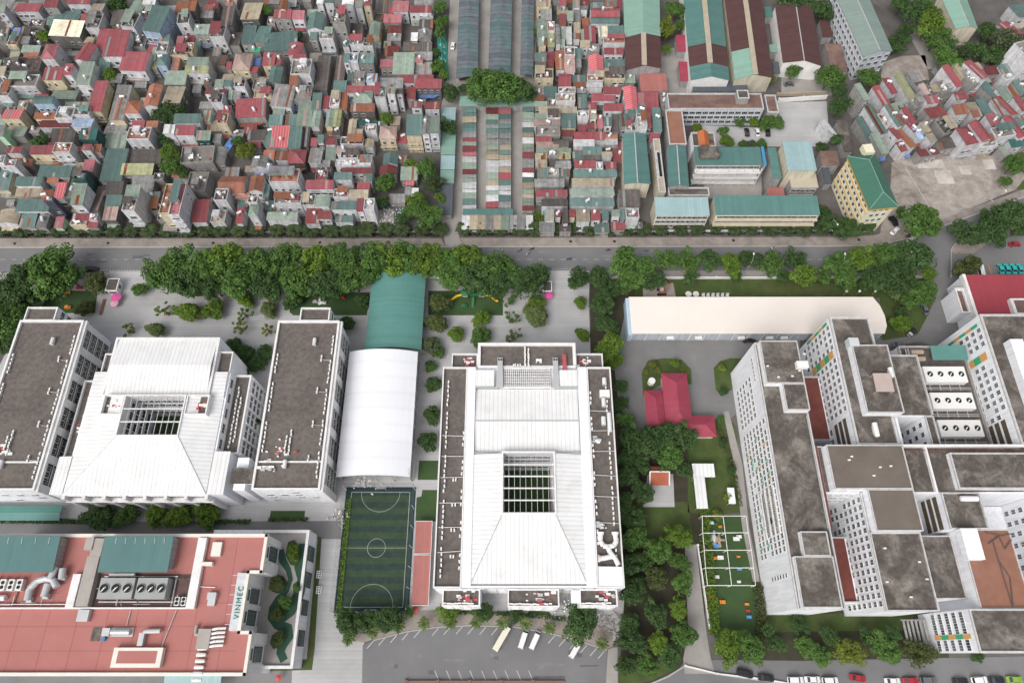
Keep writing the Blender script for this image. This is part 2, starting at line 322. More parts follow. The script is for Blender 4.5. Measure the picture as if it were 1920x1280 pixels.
b = MB(); b.box(-.42,.42,-.2,.2,.08,.75,0); b.tube((-.1,-.2,.42),(-.1,-.23,.42),.24,8,mi=1); b.box(-.4,-.3,-.18,.18,0,.08); b.box(.3,.4,-.18,.18,0,.08)
ACU = b.mesh('air_conditioner', [m_unit, m_dark])
HOUSES = []
m_gwall0 = mat('clutter_grey', (.3,.28,.26), var=.3); m_plant = mat('clutter_plants', (.05,.09,.03), var=.3)
def house(cx, cy, w, d, a, h, T, R, W, blk):
    if W == 'g' and h >= 6: W = 'ggwgwwc'[int(cx*3+cy*7) % 7]
    c = P(cx, cy, h); wm = w/SX(cy, h); rz = math.radians(a)
    dm = abs(P(cx, cy-d/2, h).y-P(cx, cy+d/2, h).y)/max(.3, math.cos(rz))
    name = 'shed' if h <= 4.5 else ('flat_roofed_house' if T == 'f' else 'house')
    t = thing(name, '', 'shed' if h <= 4.5 else 'house', (c.x, c.y, 0), rz)
    HOUSES.append(dict(o=t, cx=cx, cy=cy, R=R, W=W, T=T, h=h, blk=blk, w=wm, d=dm, a=rz))
    x, y = wm/2, dm/2; ov = .25 if T != 'f' else 0; xi, yi = max(x-ov,.4), max(y-ov,.4)
    wb = MB(); rb = MB(); rm = 0; rnd = random.random
    top = h
    if T == 'v' and wm > dm*1.3: T = 'V'
    if T == 's':
        rise = min(1.1, .11*dm); sgn = 1 if (cx*7+cy) % 5 > .8 else -1
        zs, zn = (h-rise/2, h+rise/2) if sgn > 0 else (h+rise/2, h-rise/2)
        wb.add([(-xi,-yi,0),(xi,-yi,0),(xi,yi,0),(-xi,yi,0),(-xi,-yi,zs-.1),(xi,-yi,zs-.1),(xi,yi,zn-.1),(-xi,yi,zn-.1)],[(4,5,6,7),(0,1,5,4),(1,2,6,5),(2,3,7,6),(3,0,4,7)])
        rb.slab([(-x,-y,zs),(x,-y,zs),(x,y,zn),(-x,y,zn)]); top = zs; zt = lambda px_, py_: zs+(zn-zs)*(py_+y)/(2*y)
    elif T in 'gG':
        if T == 'g':
            rise = min(1.8, .22*dm); z0 = h-rise*.5; z1 = z0+rise
            wb.add([(-xi,-yi,0),(xi,-yi,0),(xi,yi,0),(-xi,yi,0),(-xi,-yi,z0-.1),(xi,-yi,z0-.1),(xi,yi,z0-.1),(-xi,yi,z0-.1),(-xi,0,z1-.15),(xi,0,z1-.15)],[(0,1,5,4),(1,2,6,9,5),(2,3,7,6),(3,0,4,8,7)])
            rb.slab([(-x,-y,z0),(x,-y,z0),(x,0,z1),(-x,0,z1)]); rb.slab([(-x,0,z1),(x,0,z1),(x,y,z0),(-x,y,z0)]); rb.bar((-x,0,z1-.02),(x,0,z1-.02),.4,.08)
            zt = lambda px_, py_: z1-(z1-z0)*abs(py_)/y
        else:
            rise = min(1.8, .22*wm); z0 = h-rise*.5; z1 = z0+rise; rm = 1
            wb.add([(-xi,-yi,0),(xi,-yi,0),(xi,yi,0),(-xi,yi,0),(-xi,-yi,z0-.1),(xi,-yi,z0-.1),(xi,yi,z0-.1),(-xi,yi,z0-.1),(0,-yi,z1-.15),(0,yi,z1-.15)],[(0,1,5,8,4),(1,2,6,5),(2,3,7,9,6),(3,0,4,7)])
            rb.slab([(-x,-y,z0),(0,-y,z1),(0,y,z1),(-x,y,z0)]); rb.slab([(0,-y,z1),(x,-y,z0),(x,y,z0),(0,y,z1)]); rb.bar((0,-y,z1-.02),(0,y,z1-.02),.4,.08)
            zt = lambda px_, py_: z1-(z1-z0)*abs(px_)/x
        top = z0
    elif T == 'h':
        rise = min(2.4, .3*min(wm,dm)); z0 = h-rise*.4; z1 = z0+rise; r = min(x,y)
        wb.box(-xi,xi,-yi,yi,0,z0-.05)
        e = [(-x,-y,z0),(x,-y,z0),(x,y,z0),(-x,y,z0)]
        if x >= y:
            A,B = (-x+r,0,z1),(x-r,0,z1); rb.slab([e[0],e[1],B,A]); rb.slab([e[2],e[3],A,B]); rb.slab([e[1],e[2],B]); rb.slab([e[3],e[0],A])
        else:
            A,B = (0,-y+r,z1),(0,y-r,z1); rb.slab([e[1],e[2],B,A]); rb.slab([e[3],e[0],A,B]); rb.slab([e[0],e[1],A]); rb.slab([e[2],e[3],B])
        for p,q in ((e[0],A),(e[1],B if x >= y else A),(e[2],B),(e[3],A if x >= y else B)): rb.tube(p,q,.12,5)
        top = z0; zt = lambda px_, py_: z0+.2
    elif T in 'vV':
        n = 7; ax = T == 'V'; L1 = x if ax else y; half = y if ax else x; rise = .28*half; z0 = h-rise*.6; pts = []
        for i in range(n+1):
            s_ = -half+2*half*i/n; pts.append((s_, z0+rise*(1-(s_/half)**2)))
        for (s0,za),(s1,zb) in zip(pts[:-1],pts[1:]):
            rb.slab([(-L1,s0,za),(L1,s0,za),(L1,s1,zb),(-L1,s1,zb)] if ax else [(s0,-L1,za),(s1,-L1,zb),(s1,L1,zb),(s0,L1,za)])
        wb.box(-xi,xi,-yi,yi,0,z0-.05); top = z0; rm = 0 if ax else 1
        for e_ in (-1,1):
            pl = [(p,z-.1) for p,z in pts]
            vv = [(e_*(L1-.1),p,z) if ax else (p,e_*(L1-.1),z) for p,z in pl]; wb.add(vv,[tuple(range(len(vv)))])
        zt = lambda px_, py_: z0+rise*.8
    else:
        wb.box(-x,x,-y,y,0,h-.1); ph = .5+.5*rnd(); th = .18
        rb.box(-x+th,x-th,-y+th,y-th,h-.1,h)
        pb = MB(); pb.box(-x-.02,x+.02,-y-.02,-y+th,h-.1,h+ph); pb.box(-x-.02,x+.02,y-th,y+.02,h-.1,h+ph); pb.box(-x-.02,-x+th,-y+th,y-th,h-.1,h+ph); pb.box(x-th,x+.02,-y+th,y-th,h-.1,h+ph)
        pb.build('parapet', wallmat(W), t); zt = lambda px_, py_: h; top = h
    wb.build('wall', wallmat(W), t)
    ro = rb.build('roof', roofmat(R, rm), t)
    # openings on the sides that face the middle of the picture
    if h > 4.5:
        nf = max(1, int((top-.5)//3.0)); side = 1 if c.x < 0 else -1
        nw = max(1, min(4, int(wm//2.6))); me = W2 if rnd() < .3 else W1
        ws_, wz_ = random.uniform(.6,1.0), random.uniform(.65,1.15)
        for k in range(nf):
            z = 1.7+3.0*k
            if z+.9 > top: break
            for i in range(nw):
                if rnd() < .82: put('window', me, t, (-xi+(2*xi)*(i+.5)/nw, -yi-.02 if T != 'f' else -y-.02, z), 0, (min(1, wm/nw/(2.9 if me is W2 else 1.7))*ws_,1,wz_*random.uniform(.9,1.1)))
        if h > 7 and wm > 3 and rnd() < .45:
            bb = MB()
            for k in range(1, nf):
                z = 3.0*k; bb.box(-x+.1,x-.1,-y-.9,-y-.02,z-.12,z); bb.box(-x+.1,x-.1,-y-.9,-y-.84,z,z+.8)
            if bb.v: bb.build('balcony', wallmat(W), t)
        ns = int(dm//6)
        for k in range(nf):
            for i in range(ns):
                if rnd() < .3: put('window', W1, t, (side*((xi if T != 'f' else x)+.02), -yi+2*yi*(i+.5)/ns, 1.7+3.0*k), side*math.pi/2, (.7,1,.7))
    if h > 5 and rnd() < .4:
        q = MB(); yy = y if T == 'f' else yi; q.slab([(-xi*.9,-yy-1.5,2.6),(xi*random.uniform(.2,.9),-yy-1.5,2.6),(xi*.9,-yy-.03,3.0),(-xi*.9,-yy-.03,3.0)],.06); q.build('awning', roofmat(random.choice('rtpgbxdu'), 0), t)
    # things plumbed or bolted to the roof
    n = 0
    if T == 'f': n = 1+(rnd() < .6)+(wm*dm > 60)
    elif rnd() < .2: n = 1
    for i in range(n):
        px_, py_ = (rnd()-.5)*1.2*max(.1,x-.9), (rnd()-.5)*1.2*max(.1,y-.9)
        put('water_tank', random.choice(TANK), t, (px_, py_, zt(px_,py_)-.05), rnd()*6.3, (1.05,)*3)
    if T == 'f':
        for i in range(int(rnd()*4)): put('air_conditioner', ACU, t, ((rnd()-.5)*1.5*max(.1,x-.6), (rnd()-.5)*1.5*max(.1,y-.6), h), random.choice((0,1.57,3.14)))
        q = MB()
        for i in range(3+int(rnd()*6)):
            a0, b0, s0 = (rnd()-.5)*1.7*max(.1,x-.5), (rnd()-.5)*1.7*max(.1,y-.5), random.uniform(.15,.55); q.box(a0-s0,a0+s0,b0-s0*.7,b0+s0*.7,h,h+random.uniform(.2,.8),int(rnd()*4))
        q.build('roof_clutter', [m_gwall0, m_unit, m_redk, m_plant], t)['kind'] = 'stuff'
        if wm > 3.4 and dm > 3.4 and rnd() < .55:       # tin shelter over part of the terrace
            rm2 = roofmat(random.choice('rtpgbdx'), 0); fx = random.uniform(.5,.95); u0, u1 = (-x, -x+2*x*fx) if rnd() < .5 else (x-2*x*fx, x); v0 = -y+2*y*random.uniform(0,.45); q = MB()
            q.slab([(u0,v0,h+2.1),(u1,v0,h+2.1),(u1,y,h+2.5),(u0,y,h+2.5)],.08); q.build('terrace_shelter', rm2, t); q = MB()
            for a0 in (u0+.2,u1-.2):
                for b0 in (v0+.2,y-.2): q.box(a0-.06,a0+.06,b0-.06,b0+.06,h,h+2.1)
            q.build('shelter_posts', m_steel, t)['kind'] = 'stuff'
        elif wm > 5 and dm > 5 and rnd() < .7:
            bb = MB(); bx_, by_ = (x-1.6)*(rnd()*2-1)*.8, (y-1.5)*(rnd()*2-1)*.8; bb.box(bx_-1.2,bx_+1.2,by_-1.2,by_+1.2,h,h+2.3); bb.box(bx_-1.4,bx_+1.4,by_-1.4,by_+1.4,h+2.3,h+2.45); bb.build('stair_house', wallmat(W), t)
    elif T == 's' and wm > 3 and dm > 3:
        for i in range(int(rnd()*2.2)):          # single replaced sheets, running down the slope
            q = MB(); a0 = -x+(2*x-1.0)*rnd(); a1 = a0+random.choice((.9,.9,1.0)); e_ = .035; b0, b1 = (-y*.97, y*.97) if rnd() < .6 else (-y*.97, y*(rnd()-.3))
            q.slab([(a0,b0,zt(a0,b0)+e_),(a1,b0,zt(a1,b0)+e_),(a1,b1,zt(a1,b1)+e_),(a0,b1,zt(a0,b1)+e_)],.03); q.build('roof_sheet', random.choice((m_patch, m_patch2, m_patch3)), t)
DL = '''53 14 46 18 0 7 s r g|148 0 44 14 0 8 s r w|128 29 48 20 0 4 s t g|146 14 16 18 0 5 s t g|94 40 17 13 0 3 s t g|125 53 60 27 -4 9 s c d|183 14 24 16 0 10 s b g|158 33 13 12 0 5 s r g|179 42 24 26 0 8 f k g
196 74 28 36 0 7 s r g|218 81 42 46 0 9 s r w|166 75 18 10 0 6 v b c|159 97 26 32 -12 9 G r w|92 94 26 28 0 10 h q w|58 92 35 12 0 5 s p g|28 98 18 8 0 4 s t g|58 104 27 12 0 6 s o g|40 122 75 26 4 6 f d d|100 138 37 22 0 8 s r g|128 130 15 19 0 9 s r w
31 60 15 14 0 3 s u g|47 59 19 17 0 5 s d g|47 75 17 12 0 5 s g g|27 77 18 19 0 5 f K c|6 70 16 13 0 5 s t g|3 16 14 14 0 10 s p w|96 5 26 16 0 8 s r g|4 133 12 16 0 7 s b w|3 118 8 10 0 6 s p g|47 153 50 22 0 7 f k w
224 33 30 26 0 6 s d g|255 14 26 24 -10 9 v p w|280 2 24 12 0 10 s w w|277 24 22 22 0 7 f K w|293 35 36 44 -10 13 s t b|266 47 18 26 -8 6 s m g|325 22 44 20 5 9 s g g|349 12 38 24 6 10 s x d|384 24 34 18 0 6 s g d|392 14 16 9 0 7 s r g|247 40 26 26 -8 10 f k w|226 53 18 10 0 6 s o g|345 36 22 20 6 10 f d w|379 55 30 17 0 9 s p g|410 60 26 22 0 9 f k g
307 73 20 16 0 9 s t w|337 79 13 20 0 8 s q g|306 91 20 18 0 9 f k w|303 110 19 20 0 9 h t b|338 98 32 16 0 7 f k c|329 120 14 25 0 6 s K g|356 91 14 18 0 7 f K c|371 115 40 14 0 9 s p w|369 130 45 13 0 8 s y w|330 146 40 24 0 7 s p g|252 115 50 32 -3 8 s r w|289 101 9 22 0 6 s p g|291 123 11 14 0 5 s y g|286 87 14 24 -12 6 s r g|370 87 12 34 0 4 s t g|262 76 30 30 0 5 f d g
431 4 14 10 0 8 s K g|427 30 22 34 0 7 s d g|472 21 35 35 0 7 s b d|530 26 33 15 0 8 s r g|559 28 23 15 0 8 s q g|531 8 15 20 0 9 G x g|467 65 25 32 0 5 s t g|493 64 26 34 0 5 s t g|527 78 62 32 6 5 s t g|453 113 33 31 0 8 h n c|554 92 26 24 0 8 v r w|561 109 25 13 0 9 s r g|504 111 23 22 0 8 s r c|523 114 10 18 0 7 s r g|516 139 24 31 0 8 G t g|480 116 17 13 0 5 s u g|477 131 13 14 0 6 s r g|441 73 23 28 0 4 s d g|416 113 17 22 0 4 s d g|429 123 10 13 0 4 s r g|479 94 18 7 0 5 s e g|427 146 20 16 0 7 s b w|566 128 36 28 0 9 f k g|551 150 17 18 0 9 s o w|591 39 29 30 0 9 G t w|588 67 14 12 0 7 s t g|613 67 26 15 0 9 f k w|605 137 24 62 0 4 s d g|638 130 18 50 0 4 s d g
600 1 13 12 0 12 v w w|617 1 18 10 0 12 s t w|652 2 22 12 0 12 v w w|637 32 24 26 0 13 f k g|673 8 14 12 0 12 s p w|688 5 14 10 0 12 s r c|721 12 34 22 0 5 s d g|668 60 24 28 0 5 s d g|712 31 15 20 0 4 s d g|702 53 20 25 0 7 G p g|751 12 30 18 0 7 s q w|789 17 42 16 0 7 s r w|736 35 34 14 0 6 s q g|733 21 9 13 0 6 s r g|795 2 36 10 0 6 s g g|800 31 25 9 0 5 s g g|799 44 26 18 0 4 s d g|739 55 26 12 0 5 s m c|739 69 26 14 0 4 s g g|796 63 26 18 0 6 G g g|777 69 13 14 0 6 s w g|726 84 13 12 0 5 s p g|735 96 27 17 0 5 s m g|783 88 54 16 0 4 s d g|757 119 40 38 0 6 s p g|725 119 25 14 0 5 s q g|794 105 34 14 0 5 s g g|786 112 15 9 0 6 s q g|794 129 33 22 0 4 s g g|649 82 13 12 0 11 s t w|670 79 26 12 0 11 f k w|690 82 20 15 0 10 f p w|650 109 12 15 0 10 s t w|686 109 30 17 0 9 s t g|664 110 16 16 0 9 f l w|673 150 24 16 0 9 f k g|697 146 20 18 0 10 s l w|637 165 25 25 0 5 s t g
81 186 38 14 0 9 v t b|121 178 48 18 0 3 s p g|143 200 46 16 0 3 s p g|23 214 35 19 0 8 s s g|43 197 18 16 0 7 s b g|86 217 43 11 0 7 s x g|104 232 58 15 0 6 s m g|124 213 32 22 0 8 f k w|156 212 30 13 0 8 f k w|155 230 38 16 0 8 s l w|166 251 32 20 0 9 s T T|118 253 46 26 0 5 s d g|29 247 40 19 0 4 s p g|2 245 14 20 0 8 s g m|27 281 28 13 0 6 s r g|79 281 46 16 0 8 s r g|90 270 24 6 0 5 s r g|118 278 32 18 0 10 f K w|147 281 17 14 0 6 s x g|162 276 18 13 0 8 s r w|182 278 15 14 0 6 s K g|184 180 24 54 0 9 s r g|160 137 26 40 0 9 s p w|194 126 22 32 0 5 s t g|12 170 22 26 0 6 f k w
226 192 28 62 0 7 s g g|206 190 10 55 0 4 s d g|248 198 30 24 0 9 h o w|286 178 26 40 0 10 G o w|326 178 34 34 0 9 s b d|351 222 50 16 0 8 s t w|317 242 21 16 0 9 s w w|347 244 36 17 0 9 s r w|381 254 28 17 0 8 s p T|259 233 24 13 0 7 s r g|285 233 22 12 0 7 s o g|262 252 42 22 0 9 f K g|272 294 62 26 0 4 s d g|220 235 40 36 0 3 s g g|217 262 42 30 0 3 s p g|214 309 42 58 0 5 s t g|372 292 60 30 4 6 f k g|388 217 14 19 0 6 s p w
411 156 16 13 0 8 s p w|427 156 15 13 0 8 s t w|451 158 20 14 0 8 f m g|404 172 40 10 0 7 s r w|409 186 20 18 0 8 f d w|432 178 8 16 0 6 s p g|444 178 14 16 0 6 s g g|426 206 15 14 0 7 s r g|419 224 18 19 0 9 f K c|470 202 56 32 4 7 s r g|531 179 40 38 -6 8 s g g|494 178 33 14 0 7 f b c|491 160 30 20 0 7 f k g|565 176 40 26 0 7 f k g|523 207 22 18 0 6 s p g|517 225 26 18 0 6 s t w|546 225 22 20 0 5 s t g|572 212 28 46 0 6 s p g|594 190 18 29 0 7 s t g|592 222 16 30 0 6 G p g|618 221 14 32 0 6 G p g|632 221 14 32 0 6 G y g|611 192 17 22 0 6 s r w|482 253 36 18 0 5 s d g|505 255 12 40 0 5 s t g|525 256 32 38 0 6 s s g|553 257 24 38 0 6 s t g|573 257 14 34 0 4 s d g|589 266 13 14 0 6 s r g|601 260 12 14 0 7 s t g|620 265 20 14 0 6 s r w|429 272 14 28 -15 4 s u g|410 290 28 30 0 5 v g g|407 259 16 15 0 6 s g g|504 290 21 16 0 6 s o g|529 292 24 18 0 6 s x g|556 291 33 26 0 7 h r d|592 291 24 30 0 6 s g g|620 289 20 22 0 5 s p g
665 167 30 13 0 8 s r w|692 165 24 10 0 8 s r w|680 179 36 17 0 8 h p w|680 202 46 14 0 7 s o d|629 190 18 25 0 6 f w w|644 190 15 30 0 6 s x g|687 230 38 10 0 5 s T g|660 239 15 32 0 6 G b c|674 249 12 13 0 6 s b g|696 241 20 12 0 6 f k g|631 244 15 16 0 5 s d g|692 268 17 16 0 6 G b g|661 266 42 14 0 6 f d g|649 281 36 14 0 7 s n w|656 292 33 14 0 7 f d w|686 297 24 14 0 8 s g w|727 246 32 24 0 8 h n c|734 156 44 18 0 7 s g g|780 148 66 14 0 7 s r g|803 157 50 16 0 7 s r d|714 174 20 22 0 10 f p w|733 169 16 14 0 12 s p w|749 172 12 10 0 10 s d w|771 174 17 20 0 6 s m g|781 196 20 11 0 7 s r w|810 198 28 12 0 8 s r w|777 234 30 36 0 11 s t c|799 234 15 34 0 11 G g w|815 235 18 32 0 11 s p w
732 297 28 20 0 6 G t g|727 318 32 16 0 6 G m g|767 325 32 24 0 5 s p g|768 342 18 9 0 4 s s g|778 361 13 16 0 4 s w g|765 358 12 14 0 4 s g g|663 306 66 12 0 7 f L w|669 320 60 10 0 7 s m w|643 330 34 13 0 8 s t w|689 333 18 14 0 8 s t w|599 346 52 16 0 8 s r w|681 350 24 15 0 7 s r g|672 364 37 16 0 8 s b w|640 364 27 15 0 7 f k w|645 385 48 17 0 8 s t w|676 384 14 23 0 9 s r w|693 385 19 21 0 9 f L w|645 410 34 13 0 5 s t w|604 376 28 22 0 8 v p w|587 405 28 26 0 6 s m w|608 403 26 14 0 7 s m w|745 372 30 16 0 3 s g g
5 301 13 14 0 10 f K w|22 308 20 12 0 9 f L w|9 335 24 40 0 6 s t g|103 321 62 20 -2 7 s t g|99 336 22 12 0 6 s o g|54 340 50 16 0 7 s t w|54 361 50 15 0 5 s b g|87 363 20 18 0 6 h o g|113 357 19 28 0 6 s s w|62 385 62 21 0 7 s t w|15 405 40 26 0 6 v b w|53 413 30 23 0 5 s t g|79 414 20 24 0 5 v g g|94 376 18 8 0 11 f d n|111 417 16 20 0 5 s q m|153 407 36 13 0 6 s r g|177 408 13 11 0 6 f L w|174 420 20 12 0 5 s r g|149 418 30 10 0 5 f b c|153 330 22 16 0 8 f T T|147 364 24 38 0 9 s p w|166 311 21 22 0 6 s q g|137 348 16 50 0 5 f k g|184 372 18 50 0 3 s d g
257 317 60 20 0 5 s y g|268 345 42 30 0 4 s g g|214 353 32 25 0 4 s d g|213 376 30 20 0 4 s t g|248 361 27 27 0 12 s p w|244 386 23 21 0 11.5 f k w|207 400 26 24 0 6 s n d|315 374 18 55 0 12 f K c|334 374 20 60 0 12.5 f q w|376 395 29 40 0 6 s r w|372 343 36 36 0 5 f k g|288 370 22 20 0 4 s p g|338 322 30 20 0 4 s K g
435 344 50 32 0 8 g o w|480 343 26 28 0 8 G o w|455 366 26 10 0 6 s K g|416 366 24 22 0 9 f d w|411 407 26 22 0 5 f b w|450 404 14 28 0 5 s r w|455 381 20 14 0 4 s t g|475 393 18 22 0 10 h p w|475 376 18 12 0 10 f K w|486 303 30 20 0 7 G g w|506 313 10 8 0 9 f L b|512 316 14 16 0 6 s m g|534 331 54 24 0 9 f K w|541 375 50 16 0 8 f k w|548 370 24 11 0 9 s r w|529 405 58 14 0 6 s p w|581 377 22 20 0 7 f k w|500 358 10 24 0 5 s t g|505 385 14 20 0 4 s t g'''
DC = '''1019 4 27 14 0 8 s b c|1021 14 27 8 0 6 s b g|1024 28 21 18 0 6 s g g|1055 2 14 13 0 7 s r g|1055 37 13 20 0 7 s r g|1069 30 12 17 0 7 s p g|1081 6 13 15 0 7 s p g|1082 29 12 26 0 5 s g g|1097 4 17 10 0 6 s m g|1095 15 14 8 0 6 s g g|1119 10 24 9 0 8 s t w|1141 8 20 10 0 8 s o w|1135 22 54 16 0 8 g r w|1135 37 54 12 0 8 g t w|1131 59 18 18 0 7 s c w|1156 59 33 18 0 7 s t w|1098 42 14 14 0 5 s x g|1106 64 22 28 0 6 s r g|1016 54 19 30 0 6 s p g|1017 78 15 13 0 6 s p g|1033 52 13 18 0 6 f K g|1033 75 14 25 0 5 s y g|1046 64 10 37 0 6 v g g|1057 62 10 22 0 5 s p g|1055 82 9 14 0 5 s p g|1067 67 11 30 0 5 s L g|1082 52 13 18 0 6 s b g|1081 68 13 12 0 6 s x g|1093 66 9 20 0 5 s p g|1097 82 19 12 0 7 s b w|1151 78 40 12 0 7 f K w|1151 96 37 11 0 7 s r w|1153 119 40 17 0 7 s t w|1014 108 21 16 0 6 s t g|1014 126 21 18 0 6 s d g|1032 122 13 21 0 5 s m g|1050 113 17 33 0 7 s x w|1068 120 20 28 0 7 s n w|1084 100 12 17 0 6 s t g|1084 118 12 16 0 5 s g g|1068 98 19 16 0 7 f k g|1118 118 28 30 0 7 G s w|1112 92 22 14 0 5 f k g
1020 140 34 18 0 7 f d c|1059 142 24 8 0 6 s r w|1059 154 24 16 0 6 s r w|1085 148 27 13 0 5 s t g|1087 159 24 9 0 5 s x g|1116 147 30 12 0 6 f K g|1115 159 31 9 0 6 s L w|1152 141 38 16 0 7 f d c|1032 172 25 18 0 5 s t g|1011 183 20 12 0 5 s x g|1148 170 33 13 0 7 s r w|1132 182 45 13 0 6 s r w|1110 198 18 12 0 6 s r g|1150 201 36 13 0 7 s r w|1090 170 18 11 0 5 s g g|1063 171 32 10 0 6 f k g|1060 184 36 14 0 8 f b w|1092 190 18 24 0 6 s t g|1036 194 16 12 0 6 f d g|1014 195 25 9 0 5 s p g|1046 206 72 11 0 6 s b g|1014 219 24 12 0 5 s p g|1038 218 24 12 0 6 f k w|1066 227 28 24 0 6 s t g|1026 230 50 11 0 6 s n g|1093 216 21 10 0 7 f t w|1112 214 14 16 0 7 s y g|1125 228 11 24 0 5 s q g|1140 228 15 15 0 7 s t g|1154 230 13 30 0 5 s d g|1092 240 16 12 0 5 s r g|1110 236 19 11 0 5 s m g|1027 248 46 16 0 6 f k g|1063 250 25 11 0 5 s m g|1106 255 60 14 0 6 s r w|1147 256 22 10 0 6 s K w|1020 262 30 10 0 6 s r g|1052 267 30 14 0 6 v d g|1027 272 43 11 0 6 s n w|1038 282 66 8 0 6 s p g|1014 294 22 13 0 6 s b g|1036 289 20 12 0 6 f k g|1058 292 24 12 0 6 s y g|1056 308 30 14 0 6 s g g|1017 307 18 14 0 6 s b g|1036 306 12 12 0 6 s d g
1017 324 19 16 0 6 s t g|1037 324 22 16 0 6 f L g|1058 324 21 16 0 6 s t g|1095 268 40 12 0 6 s L w|1146 266 24 10 0 6 s L g|1111 282 36 13 0 6 s t g|1085 291 23 12 0 5 s t g|1138 289 20 10 0 6 s b g|1108 296 40 8 0 5 s d g|1098 308 42 13 0 6 s r w|1146 310 20 12 0 6 s r w|1124 312 12 12 0 6 f k g|1116 325 82 12 0 6 s t w|1030 343 56 14 0 6 s g g|1112 342 80 14 0 6 s b g|1034 362 60 14 0 6 s r g|1110 360 84 14 0 6 s p w|1040 380 50 14 0 6 s d g|1110 379 84 14 0 6 s t w|1180 372 40 30 0 6 s d g|1183 183 24 44 0 8 G s w|1203 187 14 24 0 7 s q g|1222 195 26 40 0 7 s r w|1203 207 17 17 0 12 s t w|1203 228 18 24 0 11 f L w|1232 224 16 42 0 9 s t g|1170 225 16 26 0 8 s t g|1184 212 14 14 0 8 s t g|1215 226 12 26 0 7 s q g|1228 258 18 18 0 7 s r w|1182 240 18 14 0 7 f k g|1180 148 22 14 0 5 s p g|1244 190 12 40 0 5 f k g
1030 403 18 20 0 6 s p w|1046 400 12 13 0 6 s m g|1060 404 11 28 0 6 s d g|1073 400 12 14 0 6 s m g|1093 404 26 24 0 6 s b w|1117 403 18 19 0 7 s r w|1135 403 13 18 0 7 s t g|1155 399 16 12 0 8 s p w|1167 403 9 16 0 7 s t g|1185 402 24 17 0 7 f k w'''
DR = '''1617 172 13 28 20 11 s p g|1652 179 15 33 19 6 s r w|1669 161 13 26 19 6 s r w|1696 160 17 44 17 7 s y w|1709 157 10 30 17 5 s g g|1733 167 13 18 19 6 s n g|1623 242 15 42 17 5 s t g|1642 224 15 50 17 8 s t g|1655 227 11 22 17 7 f K g|1676 216 14 38 19 9 s t w|1694 222 8 18 19 6 s q g|1704 216 13 28 19 7 s r w|1711 238 13 20 19 6 s r w|1680 250 13 22 19 7 s r w|1698 259 13 36 19 7 s x g|1691 275 14 16 19 6 s r w|1650 268 17 36 17 6 s p g|1635 205 14 22 17 7 s p g|1735 238 14 17 21 6 s b g|1747 258 15 14 21 6 s b g|1748 187 24 13 10 8 s r w|1755 210 36 20 12 7 s m g|1802 179 24 14 8 8 s r w|1801 205 27 17 8 9 s o w|1823 199 20 15 10 8 s b w|1831 211 19 15 10 8 s o w|1846 201 19 30 14 7 s t g|1786 142 16 37 20 9 s r w|1801 132 14 24 20 9 s b g|1818 146 14 26 20 9 f k g|1830 130 17 36 20 11 s r w|1860 132 26 14 8 6 s m g|1885 131 20 18 14 7 s t w|1889 146 18 10 14 8 f L w|1932 96 40 34 20 14 f k w|1856 168 20 30 20 6 s t g|1884 175 20 22 20 8 s p w|1912 162 16 20 20 5 s t g|1914 194 14 24 20 8 s r w|1872 202 14 28 18 8 s g w|1886 198 14 38 18 8 s r w|1815 252 25 32 14 10 h r w|1840 244 22 36 16 10 G r w|1862 224 20 21 16 8 s q w|1904 237 18 40 16 9 G r w|1880 248 40 18 12 9 f k w|1772 238 26 24 18 5 f d g|1722 250 12 20 19 6 s l w|1775 268 30 18 10 5 s d g|1720 190 26 20 16 5 f k g|1770 165 30 22 14 5 f k g|1850 268 30 16 10 7 f k w|1905 268 24 14 10 7 s T w|1552 240 15 26 28 4.8 s L w|1740 285 40 14 10 5 s m g|1895 55 24 30 20 8 s r w|1915 20 30 26 10 7 s t g'''
for blk, data in (('left', DL), ('centre', DC), ('right', DR)):
    for row in data.replace('\n', '|').split('|'):
        q = row.split(); house(*[float(v) for v in q[:6]], q[6], q[7], q[8], blk)
# low lean-tos that fill the gaps between the traced roofs
OCC = {}
def occ(hd, mg=.0):
    ca, sa = math.cos(hd['a']), math.sin(hd['a']); r = []
    nx, ny = max(2, int(hd['w']/1.0)+1), max(2, int(hd['d']/1.0)+1); o = hd['o'].location
    for i in range(nx):
        for j in range(ny):
            u = -hd['w']/2+hd['w']*i/(nx-1); v = -hd['d']/2+hd['d']*j/(ny-1)
            r.append((int(math.floor(o.x+ca*u-sa*v)), int(math.floor(o.y+sa*u+ca*v))))
    return r
for hd in HOUSES:
    for k in occ(hd): OCC[k] = 1
def inpoly(x, y, pl):
    c = False
    for i in range(len(pl)):
        x0, y0 = pl[i]; x1, y1 = pl[i-1]
        if (y0 > y) != (y1 > y) and x < (x1-x0)*(y-y0)/(y1-y0)+x0: c = not c
    return c
ZON = [('left', [(-20,-5),(812,-5),(818,300),(700,300),(702,425),(-20,427)], 0), ('centre', [(1004,0),(1165,0),(1165,330),(1195,425),(1024,428),(1004,330)], 0), ('right', [(1640,185),(1700,130),(1780,130),(1890,110),(1930,110),(1930,285),(1700,290),(1640,260)], 19)]
TREEGAP = [(83,68,10),(208,142,10),(320,212,22),(318,305,20),(460,283,16),(75,268,14),(497,20,9),(725,222,10),(722,343,14),(440,265,8),(218,10,14)]
